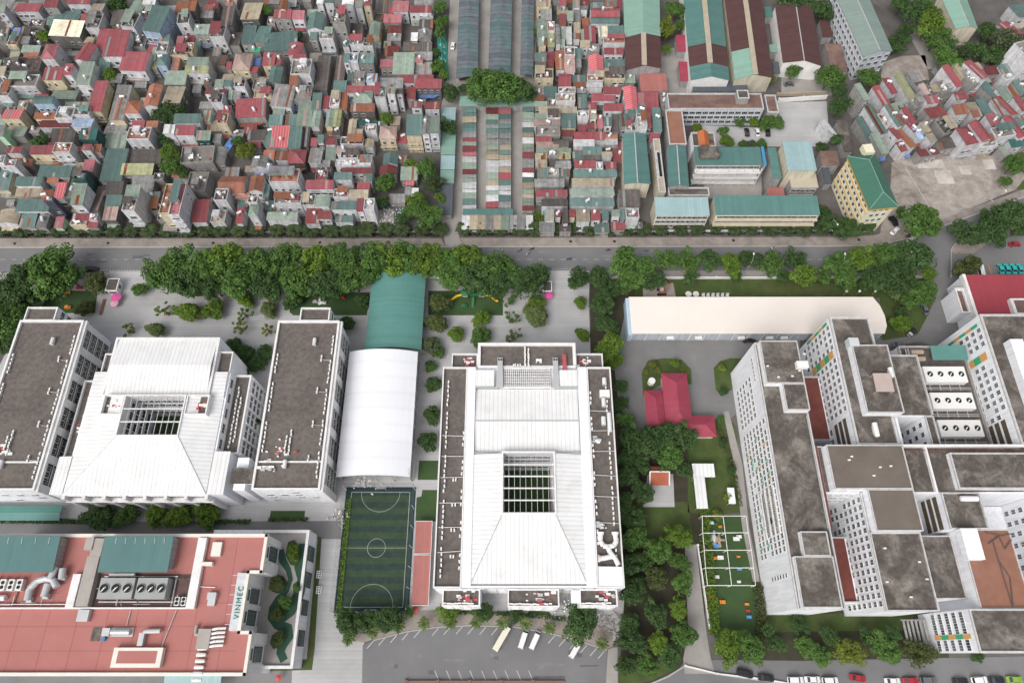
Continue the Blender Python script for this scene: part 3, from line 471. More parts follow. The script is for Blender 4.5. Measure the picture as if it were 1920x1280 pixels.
for blk, pl, ang in ZON:
    made = 0
    for _ in range(2600):
        if made >= (105 if blk == 'left' else 24): break
        x = random.uniform(min(p[0] for p in pl), max(p[0] for p in pl)); y = random.uniform(min(p[1] for p in pl), max(p[1] for p in pl))
        if not inpoly(x, y, pl) or any((x-a)**2+(y-b_)**2 < r*r for a, b_, r in TREEGAP): continue
        h = random.uniform(2.6, 4.2); ww = random.uniform(14, 30); dd = random.uniform(10, 20); c = P(x, y, h)
        hd = dict(o=type('q', (), dict(location=c)), w=ww/SX(y,h), d=dd/SX(y,h)*1.35, a=math.radians(ang))
        cells = occ(hd)
        if sum(1 for k in cells if k in OCC) > .3*len(cells): continue
        house(x, y, ww, dd, ang, h, random.choice('sssf'), random.choice('ddgggtpbkxr'), 'g', blk); made += 1
        for k in cells: OCC[k] = 1
# labels: colour of the roof, then its place among like roofs in its row
ORD = ['first','second','third','fourth','fifth','sixth','seventh','eighth','ninth','tenth','eleventh','twelfth','thirteenth','fourteenth','fifteenth','sixteenth']
BAND = {'left': (430, 36, 'row up, left block'), 'centre': (430, 36, 'row up, market-side strip'), 'right': (310, 40, 'row behind cleared lot')}
for blk in BAND:
    y0, st_, wd = BAND[blk]; groups = {}
    for hd in HOUSES:
        if hd['blk'] == blk:
            hd['row'] = max(0, int((y0-hd['cy'])//st_)); kind = 'shed' if hd['h'] <= 4.5 else ('terrace' if hd['T'] == 'f' else 'house')
            groups.setdefault((hd['row'], hd['R'], kind), []).append(hd)
    for (row, R, kind), L_ in groups.items():
        L_.sort(key=lambda q: q['cx'])
        for i, hd in enumerate(L_):
            rw = ROOF[R][0]; wl = WALL[hd['W']][0]
            k2 = {'shed': 'low shed', 'terrace': 'flat-roofed house', 'house': 'house'}[kind]
            pos = 'the only such one' if len(L_) == 1 else ORD[min(i, 15)]+' such from left'
            hd['o']['label'] = '%s-roofed %s %s, %s, %s %s' % (rw, wl, k2, pos, ORD[min(row, 15)], wd)
            hd['o']['group'] = {'left': 'houses behind the palm hedge', 'centre': 'houses right of the market', 'right': 'houses behind the cleared lot'}[blk]
# ================================================================ larger buildings
m_wroof = mat('white_metal_roof', (.74,.74,.735), rough=.5, var=.03, scale=.2, rib=1.3, axis=0, seam=.22, dirt=(.52,.51,.49), damt=.4, dscale=.16)
m_wroofY = mat('white_metal_roof_cross', (.74,.74,.735), rough=.5, var=.03, scale=.2, rib=1.3, axis=1, seam=.22, dirt=(.52,.51,.49), damt=.4, dscale=.16)
m_wmem = mat('white_membrane', (.74,.75,.78), rough=.5, var=.02, scale=.1, rib=5.5, axis=1, seam=.05)
m_cream = mat('cream_tarpaulin', (.74,.68,.62), rough=.6, var=.04, scale=.06, dirt=(.6,.5,.42), damt=.25, dscale=.04)
m_green = mat('green_sheet_roof', (.09,.225,.2), rough=.5, var=.08, scale=.15, rib=1.0, axis=1, seam=.1, dirt=(.12,.26,.235), damt=.4, dscale=.08)
m_pinkdeck = mat('red_waterproof_deck', (.39,.155,.138), var=.08, scale=.1, dirt=(.4,.18,.165), damt=.5, dscale=.06)
m_tan = mat('pink_sheet_roof', (.36,.14,.125), rough=.6, var=.1, scale=.3, rib=.9, axis=0, seam=.08)
m_redroof = mat('crimson_tile_roof', (.3,.045,.075), rough=.6, var=.08, scale=.3, rib=.7, axis=1, seam=.12, dirt=(.36,.1,.13), damt=.3, dscale=.1)
m_orange = mat('orange_panel', (.62,.33,.11), var=.05); m_gpanel = mat('green_panel', (.05,.36,.19), var=.05)
m_redfloor = mat('oxide_red_floor', (.16,.05,.04), var=.2, scale=.4, dirt=(.22,.09,.075), damt=.5)
m_olive = mat('olive_wall', (.3,.3,.22), var=.1, streak=.15)
m_yel = mat('yellow_wall', (.7,.67,.5), var=.08, streak=.12); m_yel2 = mat('ochre_trim', (.55,.34,.07), var=.08)
m_gwall = mat('grey_wall', (.33,.325,.32), var=.15, scale=.4, streak=.25)
m_bwall = mat('bluish_wall', (.45,.49,.54), var=.1, scale=.4, streak=.2)
m_cwall = mat('cream_wall', (.58,.53,.42), var=.12, streak=.25)
m_paleblue = mat('pale_blue_sheet', (.28,.4,.41), rough=.55, var=.08, scale=.3, rib=1.1, axis=0, seam=.08)
m_pgreenroof = mat('pale_teal_sheet', (.2,.33,.27), rough=.55, var=.08, scale=.25, rib=1.1, axis=1, seam=.08, obr=.1)
m_tealroof = mat('teal_sheet', (.085,.18,.165), rough=.55, var=.1, scale=.25, rib=1.1, axis=1, seam=.1, dirt=(.1,.2,.18), damt=.3, obr=.12)
m_tealroofX = mat('teal_sheet_x', (.085,.18,.165), rough=.55, var=.1, scale=.25, rib=1.1, axis=0, seam=.1, dirt=(.1,.2,.18), damt=.3, obr=.12)
m_brownroof = mat('brown_tile_sheet', (.085,.042,.04), var=.12, scale=.3, rib=1.0, axis=1, seam=.18)
m_ridge = mat('tan_ridge_light', (.38,.33,.25), var=.15)
m_terr = mat('brown_tile_deck', (.15,.095,.08), var=.25, scale=.3, dirt=(.3,.19,.15), damt=.6, dscale=.12)
m_terr2 = mat('orange_tile_deck', (.26,.125,.085), var=.15, scale=.3, dirt=(.24,.13,.1), damt=.6, dscale=.2)
m_blue = mat('blue_sheet', (.05,.23,.42), var=.08)
m_greysheet = mat('slate_sheet', (.085,.095,.11), rough=.6, var=.12, rib=1.0, axis=0, seam=.1)
def shell(b, x0, x1, y0, y1, z0, z1): b.box(x0, x1, y0, y1, z0, z1)
def block(T, part, x0, x1, y0, y1, h, z0=0, wall=None, deck=None, par=.9, pm=None, th=.35, sides='NSEW'):
    """a wing: solid walls, roof deck, parapet; returns the wing (a part of T)"""
    b = MB(T); b.box(x0, x1, y0, y1, z0, h-.05); o = b.build(part, wall or m_white, T)
    b = MB(T); b.box(x0+th, x1-th, y0+th, y1-th, h-.05, h+.01); d = b.build('roof_deck', deck or m_conc, o)
    if par:
        b = MB(T); e = .03
        if 'S' in sides: b.box(x0-e, x1+e, y0-e, y0+th, h-.05, h+par)
        if 'N' in sides: b.box(x0-e, x1+e, y1-th, y1+e, h-.05, h+par)
        if 'W' in sides: b.box(x0-e, x0+th, y0+th, y1-th, h-.05, h+par)
        if 'E' in sides: b.box(x1-th, x1+e, y0+th, y1-th, h-.05, h+par)
        b.build('parapet', pm or m_whitep, o)
    return o
def wins(o, T, side, c, a0, a1, z0, z1, na, nz, me, sx=1, sz=1, skip=0.0, name='window', ex=()):
    """grid of windows on a wall plane; side S/W/E, c = wall coordinate, a0..a1 along the wall"""
    ox = Vector(T.location)
    for i in range(na):
        for k in range(nz):
            if random.random() < skip: continue
            a = a0+(a1-a0)*(i+.5)/na; z = z0+(z1-z0)*(k+.5)/nz
            if any(e0 < a < e1 for e0, e1 in ex): continue
            if side == 'S': p, r = (a, c-.02, z), 0
            elif side == 'N': p, r = (a, c+.02, z), math.pi
            elif side == 'W': p, r = (c-.02, a, z), -math.pi/2
            else: p, r = (c+.02, a, z), math.pi/2
            put(name, me, o, Vector(p)-ox, r, (sx, 1, sz))
def acs(o, T, pts, z, rz=1.57, sc=1.05):
    for x, y in pts: put('air_conditioner', ACU, o, Vector((x+random.uniform(-.12,.12), y+random.uniform(-.12,.12), z))-Vector(T.location), rz+random.uniform(-.15,.15), (sc,)*3)
def pipes(T, o, segs, z, r=.09, m=None, name='pipe'):
    for s_ in segs: b = MB(T); b.tube((s_[0], s_[1], z), (s_[2], s_[3], z), r, 5); b.build(name, m or m_steel, o)
def heap(T, o, x, y, z, n, sp, mats, name):
    b = MB(T)
    for i in range(n):
        px_, py_ = x+random.gauss(0, sp), y+random.gauss(0, sp*.6); s_ = random.uniform(.2,.7); b.box(px_-s_,px_+s_,py_-s_*.6,py_+s_*.6,z,z+random.uniform(.25,.9), random.randrange(len(mats)))
    h_ = b.build(name, mats, o); h_['kind'] = 'stuff'; return h_
def hiproof(T, par, name, outer, inner, z0, z1, faces='WSEN', m=None, mY=None):
    """four slopes from an inner rectangle (high) to an outer rectangle (low)"""
    X0,X1,Y0,Y1 = outer; a0,a1,b0,b1 = inner
    Q = {'S': [(X0,Y0,z0),(X1,Y0,z0),(a1,b0,z1),(a0,b0,z1)], 'W': [(X0,Y1,z0),(X0,Y0,z0),(a0,b0,z1),(a0,b1,z1)], 'E': [(X1,Y0,z0),(X1,Y1,z0),(a1,b1,z1),(a1,b0,z1)], 'N': [(X1,Y1,z0),(X0,Y1,z0),(a0,b1,z1),(a1,b1,z1)]}
    for k in faces:
        b = MB(T); b.slab(Q[k], .2); b.build(name, (m or m_wroof) if k in 'SN' else (mY or m_wroofY), par)
    for q in (0, 1):
        p = Q['S']; b = MB(T); b.tube(p[0] if q == 0 else p[1], p[3] if q == 0 else p[2], .14, 5); b.build('hip_cap', m_steel, par)
# ---------------------------------------------------------------- central school building
S = thing('school_building', 'large white school building with white hipped roof, glazed well and brown side decks', 'school', (4.7, 18, 0))
W_, E_ = -22.0, 31.4
wng = block(S, 'wing', W_, -14.2, 18, 84.5, 18, deck=m_conc2)
wne = block(S, 'wing', 23.8, E_, 18, 84.5, 18, deck=m_conc2)
nb = block(S, 'wing', -11, 20.5, 84.5, 93, 18, deck=m_conc2, th=.9, sides='NEW')
nw = block(S, 'stair_tower', -19.5, -11.1, 84.7, 90, 16.2, deck=m_conc2); ne = block(S, 'stair_tower', 20.6, 29.4, 84.7, 90, 16.2, deck=m_conc2)
# body round the two open wells
b = MB(S)
wx0, wx1, wy0, wy1 = -2.6, 12.4, 38.4, 56.0
for x0,x1,y0,y1 in ((-14.1,wx0,18.2,84.4),(wx1,23.7,18.2,84.4),(wx0,wx1,18.2,wy0),(wx0,wx1,wy1,77.4)): b.box(x0,x1,y0,y1,0,17.6)
b.box(wx0,wx1,77.4,84.4,0,11)
body = b.build('body', m_white, S)
b = MB(S); b.box(-14.1,-11.5,18.6,84.5,17.6,19.0); b.box(20.8,23.7,18.6,84.5,17.6,19.0); b.box(-14.1,23.7,18.0,18.6,17.2,18.7); bd = b.build('roof_border', m_wmem, S)
b = MB(S); b.box(wx0+.3,wx1-.3,wy0+.3,wy1-.3,.1,.25); b.build('turf_court', m_turf, S)
# sunken flat gable
b = MB(S); b.slab([(-11.3,56.6,17.9),(20.6,56.6,17.9),(20.6,66.6,18.9),(-11.3,66.6,18.9)],.2); b.build('upper_roof', m_wroof, S)
b = MB(S); b.slab([(-11.3,66.6,18.9),(20.6,66.6,18.9),(20.6,77.3,17.9),(-11.3,77.3,17.9)],.2); b.build('upper_roof', m_wroof, S)
b = MB(S); b.bar((-11.3,66.6,18.88),(20.6,66.6,18.88),.5,.08); b.build('ridge_cap', m_steel, S)
b = MB(S)
for x0,x1 in ((-11.4,-4.2),(13.4,20.7)): b.box(x0,x1,56.2,56.55,17.4,19.2); b.box(x0,x1,77.4,77.8,17.4,19.2)
b.build('kerb_wall', mat('green_grey_upstand', (.36,.4,.38), var=.08), S)
for x0, x1 in ((-11.4,-5.6),(15.0,20.7)):
    b = MB(S); b.slab([(x0,77.9,19.1),(x1,77.9,19.1),(x1,83.2,19.5),(x0,83.2,19.5)],.25); b.build('small_roof', m_wroof, S)
hiproof(S, S, 'hip_roof', (-11.6,21.0,19.0,56.0), (wx0-.1,wx1+.1,wy0-.3,56.0), 18.75, 20.3, 'WSE')
# well: parapet frame, wall grilles, steel lattice
b = MB(S)
for x0,x1,y0,y1 in ((wx0-.5,wx0,wy0-.5,wy1+.5),(wx1,wx1+.5,wy0-.5,wy1+.5),(wx0,wx1,wy0-.5,wy0),(wx0,wx1,wy1,wy1+.5)): b.box(x0,x1,y0,y1,17.5,20.6)
b.build('well_frame', m_whitep, S)
for i in range(1, 9):
    x = wx0+(wx1-wx0)*i/9; b = MB(S); b.box(x-.07,x+.07,wy0,wy1,20.1,20.35); b.build('lattice_bar', m_steel, S)
for i in range(1, 5):
    y = wy0+(wy1-wy0)*i/5; b = MB(S); b.box(wx0,wx1,y-.16,y+.16,19.9,20.45); b.build('lattice_beam', m_whitep, S)
wins(body, S, 'S', wy1, wx0+.6, wx1-.6, 2, 17.5, 6, 4, W2, .9, 1.2)
wins(body, S, 'E', wx0, wy0+1, wy1-1, 2, 17.5, 6, 4, W2, .9, 1.2); wins(body, S, 'W', wx1, wy0+1, wy1-1, 2, 17.5, 6, 4, W2, .9, 1.2)
# concrete pergola over the north shaft
b = MB(S); b.box(wx0,wx1,77.5,78,17.4,18.6); b.box(wx0,wx1,84,84.6,17.4,18.6); b.build('pergola_frame', m_whitep, S)
for i in range(24):
    x = wx0+(wx1-wx0)*(i+.5)/24; b = MB(S); b.box(x-.11,x+.11,78,84,17.9,18.5); b.build('pergola_beam', m_whitep, S)
for i in range(6):
    y = 78+6*(i+.5)/6; b = MB(S); b.box(wx0,wx1,y-.11,y+.11,17.7,18.3); b.build('pergola_crossbeam', m_whitep, S)
for x0 in (-5.0, 12.7):
    b = MB(S); b.prism([(x0+.3,87.5),(x0+2,87.5),(x0+2,83.6),(x0+2.2,81),(x0+2.2,77.6),(x0,77.6),(x0,79.5),(x0+.5,82)],18.2,19.5); 
    b.tube((x0+.8,86.8,19.5),(x0+.8,86.8,19.62),.32,10,mi=1); b.tube((x0+1.6,86.8,19.5),(x0+1.6,86.8,19.62),.32,10,mi=1); b.build('exhaust_duct', [m_steel, m_dark], S)
b = MB(S); b.box(16.2,17.4,83.5,88.8,18.05,19.2); b.build('red_tank', m_redk, S)
acs(nb, S, [(4.2,85.2+.62*i) for i in range(11)]+[(5.3,85.2+.62*i) for i in range(10)]+[(.4+.75*i,85.3) for i in range(4)], 18.02)
put('air_conditioner', ACU, nb, Vector((8.6,86.6,18))-Vector(S.location), 0, (2.2,)*3)
acs(wng, S, [(-20.1,21+1.5*i) for i in range(40) if i % 9 != 6], 18.02); acs(wng, S, [(-14.9,23.2+1.8*i) for i in range(24) if i % 5 < 3], 18.02)
acs(wne, S, [(29.6,22+1.5*i) for i in range(38) if i % 9 != 8], 18.02); acs(wne, S, [(24.6,30+1.7*i) for i in range(28) if i % 5 < 3], 18.02)
acs(wng, S, [(-17.5,y+d) for y in (26.5,33.7,41,48.3) for d in (0,)]+[(-16.7,y) for y in (26.5,33.7,41,48.3)], 18.02)
pipes(S, wng, [(-21.3,y,-14.5,y+random.uniform(-.6,.6)) for y in (27.5,34.5,41.5,49,55.5,62)], 18.5, .12)
pipes(S, wne, [(24.2,y,31,y+random.uniform(-.4,.4)) for y in (36,43.5,49.8,57,63.5,70)], 18.5, .12)
for x, y, l in ((28.6,72.5,2.6),(28.2,66.5,2.6),(30.0,66.0,6.0),(29.2,79.5,2.2)):
    b = MB(S); b.tube((x,y-l/2,19),(x,y+l/2,19),.7,12); b.box(x-.5,x+.5,y-l/2,y-l/2+.2,18,18.5); b.box(x-.5,x+.5,y+l/2-.2,y+l/2,18,18.5); b.build('water_tank', m_tank, wne)
b = MB(S); b.box(27.5,30.6,74.3,76.6,18.02,19.4); b.build('plant_box', m_unit, wne)
heap(S, nw, -13.8, 87.3, 16.25, 16, 1.3, [m_unit, m_redk], 'roof_clutter'); heap(S, ne, 23.3, 87.3, 16.25, 16, 1.5, [m_unit, m_redk], 'roof_clutter')
heap(S, wne, 26, 60.5, 18.02, 9, .7, [m_unit, m_steel], 'roof_clutter'); heap(S, wne, 25.3, 35, 18.02, 22, .6, [m_steel, m_unit], 'roof_clutter')
# white goose-neck vents and roof patch at the south-east corner
b = MB(S)
for pts in (([(25.4,32),(25.2,30.6),(26,29.3),(27.3,29)]),([(29.6,32),(29.8,30.6),(29,29.3),(27.3,29)]),([(27.3,29),(27.8,27.5),(29.2,25.8),(30,24)]),([(25.2,25.8),(26.6,26),(28.4,26.4)])):
    for p, q in zip(pts[:-1], pts[1:]): b.tube((*p,19.2),(*q,19.2),.72,10)
b.tube((25.4,32,19.2),(25.4,33,19.2),.72,10,1.1); b.tube((29.6,32,19.2),(29.6,33,19.2),.72,10,1.1); b.tube((25.2,25.8,19.2),(24.4,25.8,19.2),.72,10,1.1)
for x, y in ((25.4,31.5),(29.6,31.5),(27.3,28.6),(29.8,24.6),(25.2,25.8)): b.box(x-.3,x+.3,y-.3,y+.3,18,19)
b.build('vent_duct', m_unit, wne)
b = MB(S); b.slab([(24.2,18.4,19.4),(31,18.4,19.0),(31,23.6,19.0),(24.2,23.6,19.6)],.15); b.build('canopy_roof', m_wmem, wne)
# south projections with plant on them
for x0,x1,y0,y1,h in ((-19.6,-9,13.4,17.9,15),(-1.2,13.2,13.2,17.9,15.5),(19,29.6,13.4,17.9,15)):
    k = block(S, 'projection', x0, x1, y0, y1, h, deck=m_conc2)
    heap(S, k, (x0+x1)/2+1.5, (y0+y1)/2, h+.02, 18, 1.9, [m_redk, m_unit, m_steel], 'roof_clutter')
    acs(k, S, [(x0+.8+.85*i, y0+.75) for i in range(int((x1-x0)/.9)-1)], h+.02, 0)
    wins(k, S, 'S', y0, x0+.5, x1-.5, 1, h-.6, 4, 4, W2, .8, 1)
b = MB(S); b.slab([(16.6,14.2,15.6),(19,14.2,15.6),(19,17.6,15.9),(16.6,17.6,15.9)],.2); b.build('canopy_roof', m_wmem, S)
wins(body, S, 'S', 18.0, -13.5, 23.5, 1, 16.8, 12, 4, W2, .9, 1.1)
# ---------------------------------------------------------------- west school: two slabs and a hall
def slab_block(name, label, x0, x1, y0, y1, h, seed, annex):
    T = thing(name, label, 'school', ((x0+x1)/2, y0, 0)); random.seed(seed)
    wg = block(T, 'wing', x0, x1, y0, y1, h, deck=m_conc2, th=.6, par=.8)
    ax0, ax1 = annex; ax = block(T, 'stair_tower', ax0, ax1, y1+.05, y1+5, h-.3, deck=m_conc2)
    wins(ax, T, 'E', ax1, y1+.6, y1+4.6, 2, h-1, 2, 4, W2, .7, 1.2)
    # east face: piers, glazed bays over black panels painted as recess shade, balcony rails
    nb_ = 6; bay = (y1-y0-2)/nb_
    for i in range(nb_):
        a = y0+1+bay*i
        b = MB(T); b.box(x1-.02,x1+.75,a-1.25,a+1.25,0,h-.05); b.build('pier', m_whitep, wg)
        b = MB(T); b.box(x1+.0,x1+.12,a+1.3,a+bay-1.3,1.0,h-1.0); b.build('bay_shade_panel', m_dark, wg)
        for k in range(4):
            z = 1.0+k*(h-2.0)/4
            for j in range(3): put('window', W1, wg, Vector((x1+.14, a+1.8+(bay-3.6)*(j+.5)/3, z+1.8))-Vector(T.location), math.pi/2, (1.1,1,1.2))
            b = MB(T); b.box(x1,x1+.35,a+1.3,a+bay-1.3,z-.2,z+.12); b.build('balcony', m_whitep, wg)
    b = MB(T); b.box(x1-.02,x1+.85,y0-.03,y1+.03,h-1.0,h+.15); b.build('cornice', m_whitep, wg)
    acs(wg, T, [(x1-1.5,y0+4+1.45*i) for i in range(int((y1-y0-8)/1.45)) if i % 7 < 6], h+.02); acs(wg, T, [(x0+1.5,y0+12+1.45*i) for i in range(int((y1-y0-22)/1.45)) if i % 9 < 7], h+.02)
    for i in range(4): pipes(T, wg, [(x1-1.2, y0+9+i*11, x1-4.2, y0+9.2+i*11)], h+.4, .1); acs(wg, T, [(x1-4.6, y0+9+i*11), (x1-4.6, y0+10.2+i*11)], h+.02)
    heap(T, wg, x0+7, y0+12, h+.02, 14, 1.8, [m_redk, m_unit, m_unit], 'roof_clutter'); heap(T, wg, x0+4.5, y0+7, h+.02, 16, 1.6, [m_unit, m_steel, m_unit], 'roof_clutter'); acs(wg, T, [(x0+9.5, y0+11+1.2*i) for i in range(7)]+[(x0+8.3, y0+11.5+1.2*i) for i in range(5)], h+.02)
    b = MB(T); b.tube((x0+9,y0+6.5,h+.9),(x0+9,y0+9,h+.9),.6,10); b.box(x0+8.6,x0+9.4,y0+6.8,y0+8.8,h,h+.4); b.build('water_tank', m_tank, wg)
    b = MB(T); b.tube((x0+13,y1-9,h+.9),(x0+13,y1-6.6,h+.9),.6,10); b.box(x0+12.6,x0+13.4,y1-8.8,y1-6.8,h,h+.4); b.build('water_tank', m_tank, wg)
    wins(wg, T, 'S', y0, x0+1.5, x1-1.5, 2, h-1, 4, 4, W2, .8, 1.1, skip=.5)
    b = MB(T); b.box(x0+.6,x1-.6,y0+8.4,y0+8.9,h,h+.35); b.build('expansion_joint', m_whitep, wg)
    return T
SA = slab_block('school_block', 'long brown-decked school block at far left with six window bays on its right side', -163.4, -142.2, 45.5, 102, 16.6, 3, (-162.5,-152.3))
SB = slab_block('school_block', 'brown-decked school block between the white hall and the white arched roof', -77.6, -57.2, 45.6, 101.8, 16.6, 5, (-70.7,-60.9))
b = MB(SB); b.box(-75.6,-59,45.3,45.55,3,16); 
Hh = thing('school_hall', 'white ribbed-roof school hall with open lattice well, left of the picture', 'school', (-113, 44, 0))
hx0, hx1, hy0, hy1 = -134.4, -90.6, 44.2, 83.6
lx0, lx1, ly0, ly1 = -120.6, -102.2, 62.0, 74.6
b = MB(Hh)
for x0,x1,y0,y1 in ((hx0,lx0,hy0,hy1),(lx1,hx1,hy0,hy1),(lx0,lx1,hy0,ly0),(lx0,lx1,ly1,hy1)): b.box(x0,x1,y0,y1,0,16.2)
hb = b.build('body', m_white, Hh)
ub = block(Hh, 'upper_hall', -129.6, -95.6, 75.0, 95.5, 17.2, deck=m_wmem, th=.7, par=.5, sides='NEW')
b = MB(Hh); b.slab([(-128.8,75.2,17.4),(-96.4,75.2,17.4),(-96.4,85.4,18.6),(-128.8,85.4,18.6)],.2); b.build('upper_roof', m_wroof, Hh)
b = MB(Hh); b.slab([(-128.8,85.4,18.6),(-96.4,85.4,18.6),(-96.4,94.7,17.3),(-128.8,94.7,17.3)],.2); b.build('upper_roof', m_wroof, Hh)
hiproof(Hh, Hh, 'hip_roof', (hx0+.6,hx1-.6,hy0+.4,75.0), (lx0-.2,lx1+.2,ly0-.2,75.0), 16.5, 19.0, 'WSE')
b = MB(Hh); b.box(hx0+.6,-129.7,75.0,hy1,16.1,17.0); b.box(-95.5,hx1-.6,75.0,hy1,16.1,17.0); b.build('side_roof', m_wroofY, Hh)
b = MB(Hh); b.box(hx0-3.6,hx0-.1,44.5,56,10,15.2); b.build('corner_tower', m_white, Hh); b = MB(Hh); b.box(hx1,hx1+4.4,44.5,57.5,0,16.3); b.build('corner_tower', m_white, Hh)
b = MB(Hh); b.slab([(hx0-3.7,44.4,16.2),(hx0+.4,44.4,16.6),(hx0+.4,56,16.6),(hx0-3.7,56,16.2)],.2); b.build('corner_roof', m_wroof, Hh); b = MB(Hh); b.slab([(hx1-.4,44.4,16.6),(hx1+4.5,44.4,16.4),(hx1+4.5,57.6,16.4),(hx1-.4,57.6,16.6)],.2); b.build('corner_roof', m_wroof, Hh)
for x0, x1 in ((-127.5,-121.2),(-101.5,-94.6)):
    k = block(Hh, 'plant_well', x0, x1, 68.5, 75.0, 18.0, z0=16, wall=m_whitep, deck=m_conc2, par=1.3); heap(Hh, k, (x0+x1)/2+1, 71.6, 18.02, 16, 1.2, [m_redk, m_unit, m_unit], 'roof_clutter')
b = MB(Hh)
for x0,x1,y0,y1 in ((lx0-.4,lx0,ly0-.4,ly1+.4),(lx1,lx1+.4,ly0-.4,ly1+.4),(lx0,lx1,ly0-.4,ly0),(lx0,lx1,ly1,ly1+.4)): b.box(x0,x1,y0,y1,16,19.4)
b.build('well_frame', m_whitep, Hh)
for i in range(1, 10):
    x = lx0+(lx1-lx0)*i/10; b = MB(Hh); b.box(x-.08,x+.08,ly0,ly1,18.9,19.15); b.build('lattice_bar', m_steel, Hh)
for i in range(1, 3):
    y = ly0+(ly1-ly0)*i/3; b = MB(Hh); b.box(lx0,lx1,y-.15,y+.15,18.7,19.2); b.build('lattice_beam', m_whitep, Hh)
wins(hb, Hh, 'S', ly1, lx0+.5, lx1-.5, 2, 16, 6, 4, W2, 1, 1.2); wins(hb, Hh, 'E', lx0, ly0+.5, ly1-.5, 2, 16, 4, 4, W2, 1, 1.2)
b = MB(Hh); b.box(lx0+.2,lx1-.2,ly0+.2,ly1-.2,.1,.2); b.build('turf_court', m_turf, Hh)
ew = block(Hh, 'wing', hx1+.05, hx1+5.6, 57.7, 84, 12.4, deck=m_conc2, th=.5)
acs(ew, Hh, [(hx1+2.2,60+1.4*i) for i in range(15)]+[(hx1+3.4,62+1.4*i) for i in range(11)], 12.42)
wins(hb, Hh, 'E', hx1, 58, 83, 12.8, 15.9, 5, 1, W2, 1.2, 1.1); wins(ew, Hh, 'E', hx1+5.6, 58.5, 83.5, 1.5, 11.8, 10, 3, W2, .85, 1.3)
for i in range(6):
    b = MB(Hh); y = 58+5*i; b.box(hx1+5.6,hx1+6.2,y-.35,y+.35,0,12.4); b.build('pier', m_whitep, ew)
ww = block(Hh, 'wing', hx0-5.2, hx0-.05, 56, 82.5, 11.5, deck=m_conc2, th=.4); acs(ww, Hh, [(hx0-2.4,57+1.5*i) for i in range(16)], 11.52); heap(Hh, ww, hx0-2, 66, 11.52, 10, 1.2, [m_redk, m_unit], 'roof_clutter')
nwst = block(Hh, 'stair_tower', -133.6, -129.7, 79, 91, 14, deck=m_conc2, th=.3); nest = block(Hh, 'stair_tower', -95.5, -91, 79, 91, 15.5, deck=m_conc2, th=.3)
wins(hb, Hh, 'S', hy0, hx0+1, hx1-1, 12.6, 15.8, 14, 1, W2, 1.05, 1.3); wins(hb, Hh, 'S', hy0, hx0+1, hx1-1, 1.5, 12, 14, 3, W2, .9, 1.1)
for i in range(8):
    b = MB(Hh); x = hx0+.6+(hx1-hx0-1.2)*i/7; b.box(x-.5,x+.5,hy0-1.1,hy0-.05,0,16.0); b.build('pier', m_whitep, Hh)
b = MB(Hh); b.box(hx0-.3,hx1+.3,hy0-1.3,hy0-.03,12.0,12.5); b.build('canopy', m_whitep, Hh)
b = MB(Hh); b.box(-84,-77.7,48,52,13.6,16.4); b.box(-84,-80.5,46,56,0,15); b.build('link_bridge', m_white, Hh)
b = MB(Hh); b.box(-84.6,-77.4,47.6,52.4,16.4,16.8); b.build('link_roof', m_conc, Hh)
# dark green shelter beside the lane
G = thing('bicycle_shelter', 'long dark green ridged shelter roof by the hedge at lower left', 'shelter', (-146, 42, 0))
x0,x1,y0,y1 = RC(-60,947,110,975,3)
b = MB(G); b.slab([(x0,y0,2.8),(x1,y0,2.8),(x1,(y0+y1)/2,3.3),(x0,(y0+y1)/2,3.3)],.12); b.slab([(x0,(y0+y1)/2,3.3),(x1,(y0+y1)/2,3.3),(x1,y1,2.8),(x0,y1,2.8)],.12); b.build('roof', m_green, G)
for i in range(5):
    b = MB(G); x = x0+1+(x1-x0-2)*i/4; b.box(x-.1,x+.1,y0+.3,y0+.5,0,2.75); b.box(x-.1,x+.1,y1-.5,y1-.3,0,2.75); b.build('post', m_steel, G)
# ---------------------------------------------------------------- arched halls
def vault(T, part, x0, x1, y0, y1, ze, zc, m, n=12):
    b = MB(T); pts = []
    for i in range(n+1):
        s_ = -1+2*i/n; pts.append(((x0+x1)/2+(x1-x0)/2*s_, ze+(zc-ze)*(1-s_*s_)))
    for (xa,za),(xb,zb) in zip(pts[:-1], pts[1:]): b.slab([(xa,y0,za),(xb,y0,zb),(xb,y1,zb),(xa,y1,za)],.15)
    o = b.build(part, m, T); return o, pts
V = thing('covered_walk_hall', 'teal arched sheet roof running north from the white arched roof', 'hall', (-40.8, 96, 0))
vault(V, 'roof', -50.6, -31.2, 96.3, 126.2, 6.0, 8.4, m_green)
for i in range(6):
    for x in (-50.2,-31.6):
        b = MB(V); y = 97+5.7*i; b.box(x-.15,x+.15,y-.15,y+.15,0,6); b.build('column', m_steel, V)
b = MB(V); b.box(-31.5,-31.3,96.3,126.2,4.6,6.0); b.build('side_curtain', m_gwall, V)
V2 = thing('sports_hall', 'white arched membrane roof above the open sports hall beside the pitch', 'hall', (-43, 51.6, 0))
_, pts = vault(V2, 'roof', -55.1, -31.9, 51.6, 94.4, 8.6, 11.2, m_wmem)
b = MB(V2); b.add([(p[0],94.3,p[1]-.15) for p in pts], [tuple(range(len(pts)))]); b.build('gable_sheet', m_wmem, V2)
for i in range(8):
    for x in (-54.6,-32.4):
        b = MB(V2); y = 52.4+5.9*i; b.box(x-.18,x+.18,y-.18,y+.18,0,8.7); b.build('column', m_steel, V2)
for i in range(5):
    b = MB(V2); x = -54.6+22.2*i/4; b.tube((x,52,8.7),(x,54,10.4),.12,6); b.tube((x,52.2,0),(x,52.2,8.8),.14,6); b.build('truss_post', m_steel, V2)
